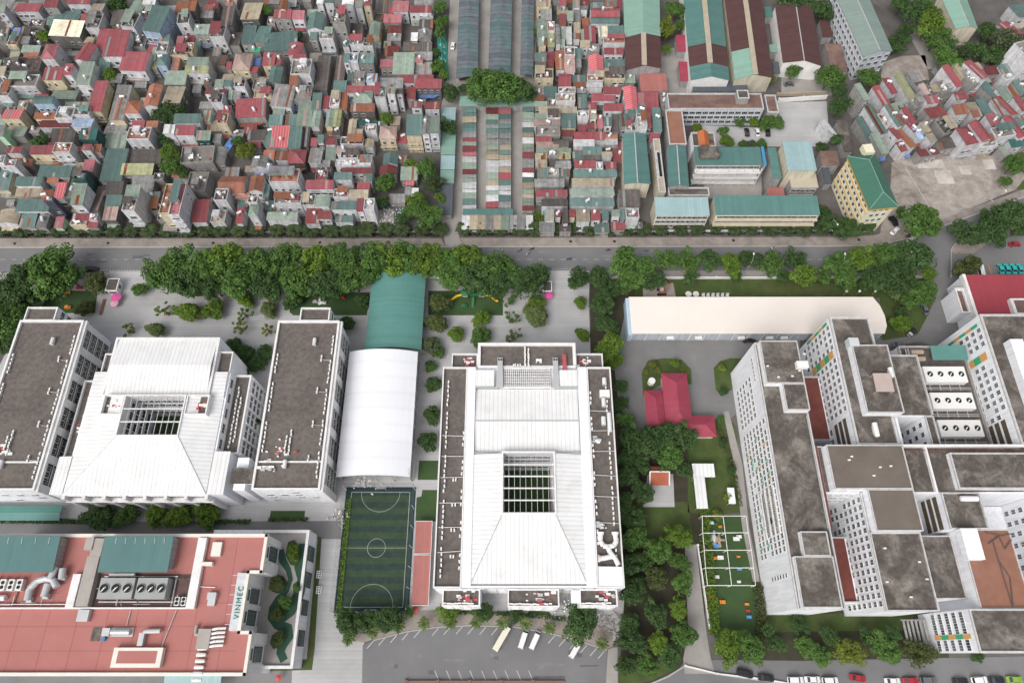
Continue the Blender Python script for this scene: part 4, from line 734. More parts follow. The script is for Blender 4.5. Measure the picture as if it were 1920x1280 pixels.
b = MB(V2); b.box(-54.6,-32.4,51.9,52.1,7.6,8.6); b.build('fascia', m_gwall, V2)
b = MB(V2); b.box(-54.7,-54.5,52,94,.5,7.6); b.build('side_screen', m_gwall, V2); b = MB(V2); b.box(-32.5,-32.3,52,94,.5,7.0); b.build('side_screen', m_gwall, V2)
# ---------------------------------------------------------------- pitch
px0, px1, py0, py1 = -52.3, -32.2, 13.4, 49.4
m_p1 = mat('pitch_dark_band', (.026,.046,.038), var=.3, scale=.5); m_p2 = mat('pitch_green_band', (.036,.062,.034), var=.3, scale=.5); m_p0 = mat('pitch_border', (.015,.035,.045), var=.1)
PT = sheet('football_pitch', [(px0-1.2,py0-.9),(px1+1.2,py0-.9),(px1+1.2,py1+1),(px0-1.2,py1+1)], m_p0, .09, px=False)
nb_ = 19
for i in range(nb_):
    y = py0+(py1-py0)*i/nb_; y2 = py0+(py1-py0)*(i+1)/nb_
    b = MB(); b.box(px0,px1,y,y2,.095,.112); o = b.build('turf_band', m_p2 if i % 2 else m_p1, PT)
b = MB(); z0, z1 = .113, .125; lw = .11; cx_ = (px0+px1)/2; cy_ = (py0+py1)/2
def ring(b, cx_, cy_, r, a0, a1, n=28):
    for i in range(n):
        t0 = a0+(a1-a0)*i/n; t1 = a0+(a1-a0)*(i+1)/n
        p = [(cx_+math.cos(t)*rr, cy_+math.sin(t)*rr, z1) for t, rr in ((t0,r-lw/2),(t0,r+lw/2),(t1,r+lw/2),(t1,r-lw/2))]; b.add(p, [(0,1,2,3)])
ring(b, cx_, cy_, 2.8, 0, 2*math.pi, 36); ring(b, cx_, py1-.7, 6.2, math.pi*1.0, 2*math.pi); ring(b, cx_, py0+.9, 6.4, 0, math.pi)
for x0,x1,y0,y1 in ((px0+.6,px1-.6,cy_-lw/2,cy_+lw/2),(px0+.6,px1-.6,py0+.7,py0+.85),(px0+.6,px1-.6,py1-.75,py1-.6),(px0+.6,px0+.75,py0+.7,py1-.6),(px1-.75,px1-.6,py0+.7,py1-.6)): b.box(x0,x1,y0,y1,.113,z1)
b.build('pitch_line', mat('worn_pitch_paint', (.36,.39,.37), var=.3, scale=.7), PT)
m_net = mat('fence_mesh', (.1,.13,.12), var=.1)
FN = thing('pitch_fence', 'tall wire fence on posts around the football pitch', 'fence', (cx_, cy_, 0))
pl = [(px0-1,py0+(py1-py0)*i/6) for i in range(7)]+[(px1+1,py0+(py1-py0)*i/6) for i in range(7)]+[(px0+20*i/3,py1+.9) for i in range(1,3)]+[(px0+20*i/3,py0-.8) for i in range(1,3)]
for x, y in pl: b = MB(FN); b.tube((x,y,0),(x,y,6),.09,6); b.build('post', m_unit, FN)
b = MB(FN)
for z in (1.5,3,4.5,6): b.tube((px0-1,py0-.8,z),(px0-1,py1+.9,z),.03,4); b.tube((px1+1,py0-.8,z),(px1+1,py1+.9,z),.03,4); b.tube((px0-1,py1+.9,z),(px1+1,py1+.9,z),.03,4); b.tube((px0-1,py0-.8,z),(px1+1,py0-.8,z),.03,4)
b.build('rail', m_net, FN)
for y, s_, lab in ((py1+.1,1,'football goal at the far end of the pitch'),(py0-.1,-1,'football goal at the near end of the pitch')):
    g = thing('football_goal', lab, 'goal', (cx_, y, .1), 0, 'football goals'); b = MB(g)
    for x in (-1.6,1.6): b.tube((cx_+x,y,.1),(cx_+x,y,2.1),.07,6); b.tube((cx_+x,y,2.1),(cx_+x,y+s_*.8,.1),.04,5)
    b.tube((cx_-1.6,y,2.1),(cx_+1.6,y,2.1),.07,6); b.tube((cx_-1.6,y+s_*.8,.15),(cx_+1.6,y+s_*.8,.15),.04,5); b.build('frame', m_unit, g)
# two red shelter roofs by the pitch
for n_, (x0p,y0p,x1p,y1p) in enumerate(((773,977,805,1037),(767,1040,800,1134))):
    x0,x1,y0,y1 = RC(x0p,y0p,x1p,y1p,3.2)
    x0, x1 = -29.9, -24.9
    T = thing('spectator_shelter', ['shorter', 'longer'][n_]+' of the two flat pink-red shelter roofs beside the pitch', 'shelter', ((x0+x1)/2,(y0+y1)/2,0))
    b = MB(T); b.slab([(x0,y0,3.1),(x1,y0,3.4),(x1,y1,3.4),(x0,y1,3.1)],.15); b.build('roof', m_tan, T)
    b = MB(T); b.box(x0-.1,x1+.1,y0-.12,y0,2.9,3.5); b.box(x0-.1,x1+.1,y1,y1+.12,2.9,3.5); b.box(x1,x1+.12,y0,y1,2.9,3.5); b.build('edge_trim', m_whitep, T)
    for y in (y0+.5,(y0+y1)/2,y1-.5):
        b = MB(T); b.box(x0+.2,x0+.4,y-.1,y+.1,0,3); b.box(x1-.4,x1-.2,y-.1,y+.1,0,3.2); b.build('post', m_steel, T)
# ---------------------------------------------------------------- clinic with the red deck and roof garden
K = thing('clinic_building', 'white clinic with pink-red roof deck, plant bays and roof garden, bottom left', 'clinic', (-105, 14, 0))
KZ = 20.0
mb_ = MB(K); poly = [(-152,-3.6),(-70.2,-3.6),(-70.2,6.5),(-73.4,6.5),(-73.4,22),(-69.8,22),(-69.8,31.9),(-152,31.9)]
mb_.prism(poly, 0, KZ-.05); kb = mb_.build('body', m_white, K)
b = MB(K); b.prism([(-151.5,-3.1),(-70.7,-3.1),(-70.7,6.9),(-73.9,6.9),(-73.9,21.6),(-70.3,21.6),(-70.3,31.4),(-151.5,31.4)], KZ-.05, KZ+.01); kd = b.build('roof_deck', m_pinkdeck, kb)
b = MB(K); n = len(poly)
for i in range(n):
    p, q = poly[i], poly[(i+1)%n]; d = (Vector(q)-Vector(p)).normalized()*.4; b.bar((p[0]-d.x,p[1]-d.y,KZ-.4),(q[0]+d.x,q[1]+d.y,KZ-.4),.85,1.3)
b.build('parapet', mat('ivory_parapet', (.7,.67,.6), var=.05), kb)
m_deckline = mat('deck_joint', (.24,.085,.08), var=.1)
b = MB(K)
for x in range(-150, -72, 8): b.box(x-.06,x+.06,-3,31.2,KZ+.012,KZ+.02)
for y in (2,8,14): b.box(-151,-74,y-.05,y+.05,KZ+.012,KZ+.02)
b.build('deck_joint', m_deckline, kb)
tr = block(K, 'terrace_wing', -75, -61.2, -2.4, 35.4, 8, deck=mat('garden_paving', (.33,.31,.29), var=.1, dirt=(.25,.24,.22), damt=.4), th=.8, par=.9, sides='NSE')
b = MB(K); b.box(-90,-75.1,32.0,35.4,0,9); b.build('porch', m_white, K)
# green rubber path and planted beds
def blob(pts, z0, z1, m, name, par):
    b = MB(K); b.prism([P(x, y, 8)[:2] for x, y in pts], z0, z1); o = b.build(name, m, par); me = o.data; bm = bmesh.new(); bm.from_mesh(me); bmesh.ops.triangulate(bm, faces=bm.faces); bm.to_mesh(me); bm.free(); return o
m_gpath = mat('green_rubber_path', (.03,.075,.05), var=.12)
def ribbon(pts, wd, z, m, name, par):
    q = [P(x, y, 8) for x, y in pts]; L_ = []; R2 = []
    for i, c in enumerate(q):
        d = (q[min(i+1,len(q)-1)]-q[max(i-1,0)]); n = Vector((-d.y,d.x,0)).normalized()*wd[i]/2; L_.append(c+n); R2.append(c-n)
    b = MB(K)
    for i in range(len(q)-1): zz = Vector((0,0,z-8+.001*i)); b.add([R2[i]+zz, R2[i+1]+zz, L_[i+1]+zz, L_[i]+zz], [(0,1,2,3)])
    return b.build(name, m, par)
ribbon([(570,1018),(568,1040),(563,1062),(566,1085),(563,1105),(557,1122),(545,1145),(528,1160),(514,1164)], [3,3.4,3.6,2.6,3,3.4,3,2.4,2], 8.02, m_gpath, 'rubber_path', tr)
ribbon([(526,1030),(530,1050),(541,1068),(545,1085),(538,1105),(522,1122),(512,1140),(510,1156),(520,1170),(540,1178),(541,1192),(530,1208),(526,1222),(533,1238)], [2,2.2,1.6,1.4,1.6,2,2.4,2.6,2.6,3,3,2.8,2.4,2.2], 8.05, m_gpath, 'rubber_path', tr)
m_bed = mat('planted_bed', (.045,.07,.02), var=.35, scale=1.2)
for pts in ([(541,1016),(552,1012),(562,1025),(564,1048),(555,1061),(545,1058),(536,1040)],[(508,1085),(518,1076),(532,1080),(539,1092),(533,1108),(520,1112),(510,1108)],[(550,1095),(557,1090),(562,1100),(558,1113),(551,1112)],[(523,1125),(535,1115),(546,1122),(548,1133),(538,1145),(526,1150),(518,1165),(510,1155),(512,1142)],[(511,1190),(522,1183),(536,1186),(538,1196),(526,1212),(513,1216),(507,1205)]):
    blob(pts, 8.03, 8.45, m_bed, 'planted_bed', tr)
m_glass3 = mat('clinic_glass', (.11,.145,.14), rough=.2, var=.25, spec=.6)
W4 = winmesh('window', 3.6, 6.4, .15, 2, m_dark); W5 = winmesh('window', 2.6, 1.6, .12, 2, m_dark); W4.materials[1] = m_glass3; W5.materials[1] = m_glass3
for y, xx in ((27.6,-69.8),(16.2,-73.4),(10.5,-73.4),(1.2,-70.2)):
    put('window', W4, kb, Vector((xx+.05,y,13.0))-Vector(K.location), math.pi/2); put('window', W5, kb, Vector((xx+.05,y,18.2))-Vector(K.location), math.pi/2)
for y in (29,21.5,13.8,5.5): put('window', W4, tr, Vector((-61.15,y,4.2))-Vector(K.location), math.pi/2, (1.1,1,.95))
# white vertical fins between the windows
for y0,y1,xx in ((29.9,31.9,-69.8),(22,25.3,-69.8),(6.5,8.4,-73.4),(12.5,14.0,-73.4),(18.6,22,-73.4),(3.6,6.5,-70.2),(-3.6,-1.2,-70.2)):
    b = MB(K); b.box(xx,xx+.5,y0,y1,8,KZ-.5); b.build('fin', m_whitep, kb)
# sign band, lettering reads along the band
def text(T, par, s, size, loc, rot, m, ext=.05, name='lettering'):
    cu = bpy.data.curves.new(name, 'FONT'); cu.body = s; cu.size = size; cu.extrude = ext; cu.align_x = 'CENTER'; cu.align_y = 'CENTER'; cu.space_character = 1.25
    ob = bpy.data.objects.new('tmp', cu); C.objects.link(ob); dg = bpy.context.evaluated_depsgraph_get(); me = bpy.data.meshes.new_from_object(ob.evaluated_get(dg)); bpy.data.objects.remove(ob)
    me.materials.clear(); me.materials.append(m); o = bpy.data.objects.new(name, me); C.objects.link(o); o.rotation_euler = rot
    if par is not None: o.parent = par; o.location = Vector(loc)-Vector(T.location)
    else: o.location = loc
    return o
m_signgreen = mat('sign_green', (.02,.22,.13), var=.03)
b = MB(K); b.add([(-75.8,6.9,KZ+1.9),(-73.4,6.9,KZ+.4),(-73.4,21.7,KZ+.4),(-75.8,21.7,KZ+1.9),(-75.8,6.9,KZ),(-73.4,6.9,KZ),(-73.4,21.7,KZ),(-75.8,21.7,KZ)],[(0,1,2,3),(0,4,5,1),(2,6,7,3),(3,7,4,0),(1,5,6,2)]); sg = b.build('sign_panel', m_white, K)
text(K, sg, 'VINMEC', 2.0, (-74.5,14.0,KZ+1.17), (math.radians(32), 0, math.radians(90)), m_signgreen)
for y in (8.5,11,13.5,16,18.5,21):
    b = MB(K); b.tube((-76,y,KZ),(-76,y,KZ+1.6),.06,5); b.tube((-76,y,KZ+1.6),(-77.4,y,KZ+1.2),.05,5); b.build('floodlight_arm', m_unit, kb)
# teal plant-room roofs
for x0,x1 in ((-152,-126.2),(-113.8,-94.6)):
    b = MB(K); b.slab([(x0,21.6,KZ+3.4),(x1,21.6,KZ+3.4),(x1,31.2,KZ+4.0),(x0,31.2,KZ+4.0)],.2); b.build('plant_room_roof', mat('plant_roof_teal', (.08,.17,.165), rough=.5, var=.06, scale=.2, rib=1.2, axis=0, seam=.03), kb)
    b = MB(K); b.box(x0+.2,x1-.2,22.6,31.0,KZ+.02,KZ+3.2); b.build('plant_room', m_gwall, kb)
    for i in range(6):
        x = x0+2+(x1-x0-3)*(i+.5)/6; b = MB(K); b.tube((x,30.8,KZ+4.1),(x+.1,29.2,KZ+4.0),.06,5); b.build('roof_bracket', m_unit, kb)
# sunken equipment bay between rails
b = MB(K); b.box(-119,-89,13,21.5,KZ+.012,KZ+.03); b.build('bay_floor', mat('bay_floor', (.12,.075,.07), var=.3), kb)
random.seed(31)
for i in range(26):
    x = random.uniform(-148,-90); y = random.uniform(13.2,21.2); ln = random.uniform(1.5,6); zz = KZ+random.uniform(.3,1.6); b = MB(K)
    if i % 2: b.tube((x,y,zz),(x+ln,y,zz),random.choice((.06,.1,.16)),6); b.tube((x,y,KZ+.02),(x,y,zz),.06,5)
    else: b.tube((x,13.2,zz),(x,13.2+ln,zz),random.choice((.06,.1,.14)),6); b.tube((x,13.2,KZ+.02),(x,13.2,zz),.06,5)
    b.build('pipe', random.choice((m_steel, m_unit, m_conc)), kb)
b = MB(K); b.box(-152,-88.4,12.4,12.8,KZ,KZ+1.1); b.box(-88.8,-86.4,12.4,31.2,KZ,KZ+1.3); b.box(-121.6,-119.4,12.8,21.4,KZ,KZ+1.3); b.build('low_wall', m_whitep, kb)
def fanbox(T, par, x0, x1, y0, y1, z0, z1, n, name='chiller', r=.95, mbody=None):
    b = MB(T); b.box(x0,x1,y0,y1,z0+.5,z1,0)
    for k in range(5): x = x0+(x1-x0)*k/4; b.box(x-.12,x+.12,y0+.1,y1-.1,z0,z0+.5,0)
    for i in range(n):
        c = x0+(x1-x0)*(i+.5)/n; yc = (y0+y1)/2; b.tube((c,yc,z1),(c,yc,z1+.25),r,16,mi=0); b.tube((c,yc,z1+.25),(c,yc,z1+.27),r*.93,16,mi=1)
        b.bar((c,yc,z1+.28),(c-.5*r,yc-.65*r,z1+.28),.3,.05,2); b.bar((c,yc,z1+.28),(c+.35*r,yc+.3*r,z1+.28),.2,.05,2)
        b.tube((c,yc,z1+.27),(c,yc,z1+.4),.2,8,mi=2)
    return b.build(name, [mbody or m_unit, m_dark, m_unit], par)
fanbox(K, kb, -112.6,-103.2,14.8,20.2,KZ+.02,KZ+3,3,r=1.25,mbody=mat('plant_grey', (.32,.33,.32), var=.1)); fanbox(K, kb, -102.4,-94.2,14.8,20.2,KZ+.02,KZ+3,3,r=1.2,mbody=MATS['plant_grey'])
for x in (-142.5,-140.2,-137.9,-135.6):
    b = MB(K); b.box(x-.8,x+.8,17,20,KZ+.02,KZ+1.6); b.tube((x,17.9,KZ+1.6),(x,17.9,KZ+1.7),.5,10,mi=1); b.tube((x,19.1,KZ+1.6),(x,19.1,KZ+1.7),.5,10,mi=1); b.build('condenser', [m_unit, m_dark], kb)
for x in (-89.6,-91.4):
    b = MB(K); b.box(x-.6,x+.6,13.2,15.4,KZ+.02,KZ+1.5); b.tube((x,13.8,KZ+1.5),(x,13.8,KZ+1.6),.45,10,mi=1); b.tube((x,14.8,KZ+1.5),(x,14.8,KZ+1.6),.45,10,mi=1); b.build('condenser', [m_unit, m_dark], kb)
m_duct = mat('galvanised_duct', (.48,.49,.5), rough=.5, var=.1, metal=.2)
b = MB(K)
for pts in ([(-132,14.5),(-132.2,17.5),(-130.6,19.6),(-128.4,20.2),(-126.5,19.8),(-125,18)],[(-127.3,20),(-126.8,23.2)],[(-124.6,22.8),(-124.2,20)],[(-127.8,15.4),(-127.6,18.8)]):
    for p, q in zip(pts[:-1], pts[1:]): b.tube((*p,KZ+1.7),(*q,KZ+1.7),.9,12)
for x, y in ((-132,14.7),(-128.4,20),(-124.4,20.5),(-127.7,15.6)): b.box(x-.7,x+.7,y-.7,y+.7,KZ+.02,KZ+1.2)
b.build('air_duct', m_duct, kb)
b = MB(K); b.box(-118.4,-115,13,26,KZ+.02,KZ+2.2); b.box(-117.6,-114.6,26,30.8,KZ+.02,KZ+2.6); b.box(-119.5,-117.3,27.6,31,KZ+.02,KZ+3); b.build('air_duct', mat('dusty_duct', (.36,.33,.3), var=.15), kb)
b = MB(K); b.box(-117.6,-114.6,9.2,12.2,KZ+.02,KZ+1.4); b.build('duct_outlet', m_duct, kb)
b = MB(K); b.tube((-107.5,6.6,KZ+1),(-102.5,6.6,KZ+1),.8,12); b.box(-110,-108,5.6,7.6,KZ+.02,KZ+1.2); b.box(-108.4,-102,5.5,7.7,KZ+.02,KZ+.3); b.build('pressure_tank', m_steel, kb)
b = MB(K); b.tube((-109.4,4.9,KZ+.02),(-109.4,4.9,KZ+1),.55,10); b.build('blue_drum', m_blue, kb)
b = MB(K); b.box(-113.2,-110.8,4.4,7.8,KZ+.02,KZ+.12); b.build('concrete_pad', m_conc, kb)
b = MB(K); b.tube((-98.4,6.8,KZ+1),(-94.4,6.9,KZ+1),.6,10); b.box(-99.8,-98.4,3.2,6.4,KZ+.02,KZ+1.4); b.tube((-98.8,6.2,KZ+1),(-98.4,6.9,KZ+1),.5,10); b.box(-96.8,-96.2,6.4,7.2,KZ,KZ+.5); b.build('air_duct', m_duct, kb)
b = MB(K); b.tube((-85,8.2,KZ+.9),(-85,6.2,KZ+.9),.45,10); b.tube((-85,6.2,KZ+.9),(-83.6,5.8,KZ+.9),.45,10); b.box(-84,-80.6,2.4,7.4,KZ+.02,KZ+1.6); b.build('plenum_box', mat('dusty_duct', (.36,.33,.3)), kb)
for i in range(5):
    b = MB(K); y = 3+1.05*i; b.tube((-80.6,y,KZ+1),(-79,y+.3,KZ+1.3),.35,8); b.tube((-79,y+.3,KZ+1.3),(-77,y+.4,KZ+.9),.35,8); b.build('branch_duct', m_unit, kb)
for i in range(6):
    b = MB(K); y = 1.4-1.5*i+.6; b.tube((-83.6,y+.6,KZ+.8),(-82.2,y+.6,KZ+.8),.5,8); b.tube((-82.2,y+.6,KZ+.8),(-81.2,y+.6,KZ+.8),.5,8,.4); b.box(-83.4,-81.4,y+.4,y+.8,KZ+.02,KZ+.4); b.build('roof_vent', m_unit, kb)
b = MB(K); b.box(-105.5,-92.5,-2.0,5.0-2.2,KZ+.02,KZ+1.6); b.build('roof_lantern', mat('ivory_parapet', (.7,.67,.6)), kb)
b = MB(K); b.box(-104.2,-93.8,-1.0,2.0,KZ+1.61,KZ+1.63); b.build('lantern_deck', m_pinkdeck, kb)
b = MB(K); b.box(-83.4,-81,14.8,16.6,KZ+.02,KZ+1.4); b.box(-83.2,-81.2,13.2,14.8,KZ+.02,KZ+.9); b.build('air_handler', m_duct, kb)
b = MB(K); b.box(-84.6,-82,26.2,30,KZ+.02,KZ+1.0); b.box(-87,-83.6,23.6,24.6,KZ+.02,KZ+1.4); b.build('hatch_box', mat('ivory_parapet', (.7,.67,.6)), kb)
pipes(K, kb, [(-146,12.2,-149.5,-1.5),(-91.5,12.2,-93.6,3),(-104,12,-104.2,8.2),(-87,18.2,-82,18)], KZ+.3, .12)
for i, z in enumerate((.5,.9)): pipes(K, kb, [(-113,14.2,-92.6,14.2),(-113,20.8,-92.6,20.8),(-93,13,-93,21),(-147,13.6,-120,13.6)], KZ+z, .1)
b = MB(K); b.tube((-147,15.2,KZ+1),(-144.6,15.2,KZ+1),.55,10); b.tube((-144.2,15.2,KZ+1),(-141.8,15.2,KZ+1),.55,10); b.tube((-141.4,15.2,KZ+1.1),(-138.6,15.2,KZ+1.1),.75,10); b.box(-147,-138.6,14.9,15.5,KZ+.02,KZ+.5); b.build('pump_set', m_tank, kb)
b = MB(K); b.tube((-111.5,21.2,KZ+1.2),(-104.5,21.2,KZ+1.2),.45,10); b.build('bypass_pipe', m_unit, kb)
b = MB(K); b.slab([(-98,-9,5),(-82,-9,5),(-82,-3.7,5.6),(-98,-3.7,5.6)],.1); b.build('glass_canopy', m_paleblue, K)
# two six-lens lamp boxes by the lane
# ---------------------------------------------------------------- hospital complex
HP = thing('hospital_building', 'large white hospital with stained grey roofs, courts and green and orange facade panels', 'hospital', (112, 50, 0))
HZ = 25.0
def hwing(*a, **k): return block(HP, 'wing', *a, deck=k.pop('deck', m_conc), **k)
m_hpar = mat('hospital_parapet', (.5,.495,.49), var=.2, scale=.8, dirt=(.3,.28,.26), damt=.5, dscale=.5)
_hw = hwing
def hwing(*a, **k): k.setdefault('pm', m_hpar); k.setdefault('th', .3); return _hw(*a, **k)
wW = hwing(76, 88.8, 12, 90, HZ, par=.5, th=.4)
r1 = hwing(76.9, 88.5, 75.5, 89.6, HZ+2.6, z0=HZ+.01, par=.25); r1b = hwing(81.6, 88.5, 67, 75.4, HZ+2.6, z0=HZ+.01, par=.25)
r2 = hwing(79.6, 87.0, 25.5, 32, HZ+1.6, z0=HZ+.01, par=.25); r2b = hwing(76.8, 87.4, 12.3, 25.4, HZ+1.6, z0=HZ+.01, par=.3)
b = MB(HP); b.box(88.8,89.8,33.2,57,HZ-.8,HZ-.3); b.build('gutter', m_redfloor, wW)
wM = hwing(101.4, 114, 57, 99, HZ, par=.6, th=.6); rM = hwing(105, 116, 66, 88, HZ+3, z0=HZ-3, par=.35)
wS = hwing(116.1, 128, 67, 87, 22, par=.7, sides='NE')
wellr = hwing(125.4, 128, 57.1, 66.9, 22, par=.5); b = MB(HP); b.box(116.1,116.9,57.1,66.9,0,22.4); b.build('well_rim', m_white, HP); wins(wellr, HP, 'W', 125.4, 57.5, 66.5, 3, 21, 3, 5, winmesh('window', 1.25, 1.7, .1, 1, m_whitep), 1, 1)
wD = hwing(128.1, 149.6, 57.2, 94, 13, par=1.2, deck=m_conc2)
wE = hwing(149.7, 182, 57.2, 100, HZ, par=.6, th=.6)
wC = hwing(89.9, 182, 43.2, 57.0, HZ-1.0, par=.0)
rC = hwing(91.2, 113.4, 43.6, 56.4, HZ+2.4, z0=HZ-1, par=.25, deck=mat('brown_grey_roof', (.15,.125,.105), var=.15, scale=.15, dirt=(.1,.085,.075), damt=.6, dscale=.06)); rCb = hwing(100.4, 113.4, 32, 43.5, HZ+2.4, z0=HZ-1, par=.25, deck=MATS['brown_grey_roof'])
b = MB(HP)
b.box(121.2,121.8,43.4,56.8,HZ-1,HZ+.1); b.box(113.6,150,56.5,57.1,HZ-1,HZ+.7); b.build('dividing_wall', m_whitep, wC)
rE = hwing(127.5, 152, 44, 54.5, HZ+.5, z0=HZ-1, par=.5, th=.4)
wT = hwing(122.6, 133.4, 33, 43.1, HZ-.5, par=.6)
wsM = hwing(99.6, 113.6, 11.6, 43.1, HZ-.9, par=.5, th=.5); wsMr = hwing(99.6, 113.6, 11.6, 31.9, HZ, z0=HZ-.9, par=.5)
wsE = hwing(114.2, 125, 15, 31.9, 20, par=.3)
wR = hwing(122.2+3, 139, 12.2, 32.9, HZ-.5, par=.3, deck=m_terr2, th=.3)
wt2 = hwing(121.5, 150, 1.6, 12.1, HZ, par=.5, th=.4)
wE2 = hwing(152, 182, 2, 43.1, HZ, par=.6)
for q_ in ((88.9,101.3,62.5,84.5,0,10.5),(88.9,99.5,14.6,33,0,10.5),(113.7,114.1,15,31.9,0,18),(139.1,151.9,12.2,43,0,6)): b = MB(HP); b.box(*q_); b.build('court_block', m_white, HP)
for y0_,y1_ in ((63,84),(15,32.6)): b = MB(HP); b.box(89.4,100.9 if y0_ > 50 else 99.1,y0_,y1_,10.51,10.56); b.build('court_floor', m_redfloor, HP)
for x0,x1,y0,y1 in ((88.9,101.3,84,84.4),(88.9,101.3,62.6,63),(88.9,99.5,32.6,33),(88.9,99.5,14.7,15)): b = MB(HP); b.box(x0,x1,y0,y1,10.5,11.4); b.build('court_parapet', m_hpar, HP)
b = MB(HP); b.box(76.2,88.7,90.02,90.2,0,HZ); b.box(73,76,89.2,90.1,0,HZ-2) if False else None; b.build('north_cladding', m_olive, wW)
m_glass2 = mat('hospital_glass', (.1,.115,.13), rough=.25, var=.3, spec=.6, obr=.55)
HW = winmesh('window', 1.25, 1.7, .1, 1, m_whitep); HW.materials[1] = m_glass2
def hgrid(o, side, c, a0, a1, na, z0=3.0, fl=3.1, nf=7, skip=.06, sx=1, ex=()): wins(o, HP, side, c, a0, a1, z0, z0+fl*nf, na, nf, HW, sx, 1, skip, ex=ex)
hgrid(wW, 'W', 76, 27, 66, 22, nf=7); hgrid(wW, 'W', 76, 68, 82, 7, z0=3, nf=5)
wins(wW, HP, 'W', 76, 78.5, 86.5, 20.5, 22.5, 6, 1, HW, .7, .7); wins(wW, HP, 'W', 76, 17.5, 24.5, 9.5, 22.5, 1, 6, HW, .8, .8)
hgrid(wM, 'W', 101.4, 68, 97.3, 13, ex=((85.2,89.4),)); hgrid(wE, 'W', 149.7, 66, 96.6, 13, z0=12.2, nf=4, ex=((84.6,89.0),)); wins(wM, HP, 'W', 101.4, 57.5, 66.5, 3, 13, 3, 3, HW, 1.3, 1.0)
hgrid(wsM, 'W', 99.6, 12.5, 42.5, 14); hgrid(wt2, 'W', 121.5, 2.0, 11.6, 7, z0=6, fl=3.4, nf=5, ex=((4.6,6.6),)); hgrid(wE2, 'W', 152, 4, 42, 12, z0=6, nf=6)
wins(wC, HP, 'S', 43.2, 90.4, 99.4, 11.5, 23, 3, 3, HW, 1.8, .7); wins(wC, HP, 'N', 57, 100, 128, 2, 20, 8, 5, HW); 
hgrid(wsM, 'W', 113.99, 34, 43, 1) if False else None
# loggias on the long west face: flat black panels painted as their shade
b = MB(HP)
for k in range(3): b.box(75.96,76.02,32.5,45.5,12+3.6*k,14.4+3.6*k)
lg = b.build('loggia_shade_panel', m_dark, wW)
b = MB(HP)
for k in range(4): b.box(75.55,75.95,32.2,45.8,11.4+3.6*k,12+3.6*k)
b.build('loggia_ledge', m_whitep, wW)
# green and orange panels
def panels(o, pl):
    for side, c, a, z, da, dz, m in pl:
        b = MB(HP)
        if side == 'W': b.box(c-.09,c-.03,a,a+da,z,z+dz)
        b.build('facade_panel', m, o)
random.seed(8)
pl = []
for i in range(26):
    a = 28+1.77*random.randrange(21); z = 4.6+3.1*random.randrange(6); pl.append(('W',76,a,z,1.2,1.2,random.choice((m_gpanel,m_orange,m_gpanel))))
panels(wW, pl)
for o, c, a0, zz in ((wM,101.4,98.6,19.5),(wE,149.7,98,19.5),(wt2,121.5,11.6,0)):
    q = []
    if zz:
        for i in range(5): q.append(('W',c,a0-1.1-0.0,19.6-3.1*i if False else 7.0+3.2*i,1.0,3.2,(m_gpanel,m_orange)[i % 2]))
        for i in range(5): q.append(('W',c,a0-12.4,7.0+3.2*i,2.4,3.2,(m_orange,m_gpanel)[i % 2]))
    else:
        for i in range(5): q.append(('W',c,4.95,6.3+3.4*i,1.2,3.4,(m_orange,m_gpanel)[i % 2]))
    panels(o, q)
q = []
for i in range(14): q.append(('W',152,5+3.1*random.randrange(12),7+3.1*random.randrange(5),1.6,1.3,random.choice((m_gpanel,m_orange))))
panels(wE2, q)
# planted corridors in the wells: flat panels with their dimness painted in
for c, a0, a1, o in ((101.4,57.4,66.5,wM),(149.7,57.6,66,wE),(122.55,33.4,42.6,wT)):
    b = MB(HP)
    for k in range(3): b.box(c-.05,c-.01,a0,a1,14+3*k,16+3*k)
    b.build('corridor_shade_panel', mat('painted_corridor_shade', (.1,.075,.05), var=.3, scale=1), o)
# roof plant
for y0 in (80.5,71.5,62.4): 
    fanbox(HP, wD, 133,146.4,y0,y0+5.4,13.02,16.0,4,r=.98)
    pipes(HP, wD, [(131.5,y0-1.2,148,y0-1.2),(131.5,y0-1.8,148,y0-1.8)]+[(135+3.2*i,y0-.2,135+3.2*i,y0-2.2) for i in range(4)], 14, .14)
pipes(HP, wD, [(130.2,60,130.2,93),(131,60,131,93)], 14, .22)
b = MB(HP); b.slab([(137,88.2,16),(148.6,88.2,16),(148.6,93,16.6),(137,93,16.6)],.15); b.build('plant_roof', m_green, wD)
for x,y in ((131.5,91.8),(131.5,89.4)):
    b = MB(HP); b.tube((x,y,14.2),(x+4,y,14.2),.85,12); b.box(x+.5,x+3.5,y-.5,y+.5,13,13.6); b.build('pump_tank', mat('tan_tank', (.36,.28,.21), var=.15), wD)
def tank(o, x, y, z, l, r, along='y'):
    b = MB(HP); d = Vector((0,l/2,0)) if along == 'y' else Vector((l/2,0,0)); c = Vector((x,y,z+r+.2)); b.tube(c-d,c+d,r,14); b.tube(c+d,c+d*1.08,r,14,r*.6); b.tube(c-d*1.08,c-d,r*.6,14,r)
    b.box(x-r*.8,x+r*.8,y-(l/3 if along == 'y' else .2),y+(l/3 if along == 'y' else .2),z,z+r*.6); b.build('water_tank', m_unit, o)
tank(wM, 107.6, 61.5, HZ, 4.0, .75); tank(rM, 114.6, 78.5, HZ+3, 3, .7); tank(wT, 129.8, 41.3, HZ-.5, 4.6, .8, 'x')
b = MB(HP); b.slab([(108,71.8,HZ+5.3),(113.4,71.8,HZ+5.3),(113.4,77.6,HZ+5.6),(108,77.6,HZ+5.6)],.15)
for x in (108.3,113.1):
    for y in (72,77.3): b.box(x-.1,x+.1,y-.1,y+.1,HZ+3,HZ+5.3)
b.build('roof_shade', mat('faded_pink_sheet', (.42,.34,.31), var=.08), rM)
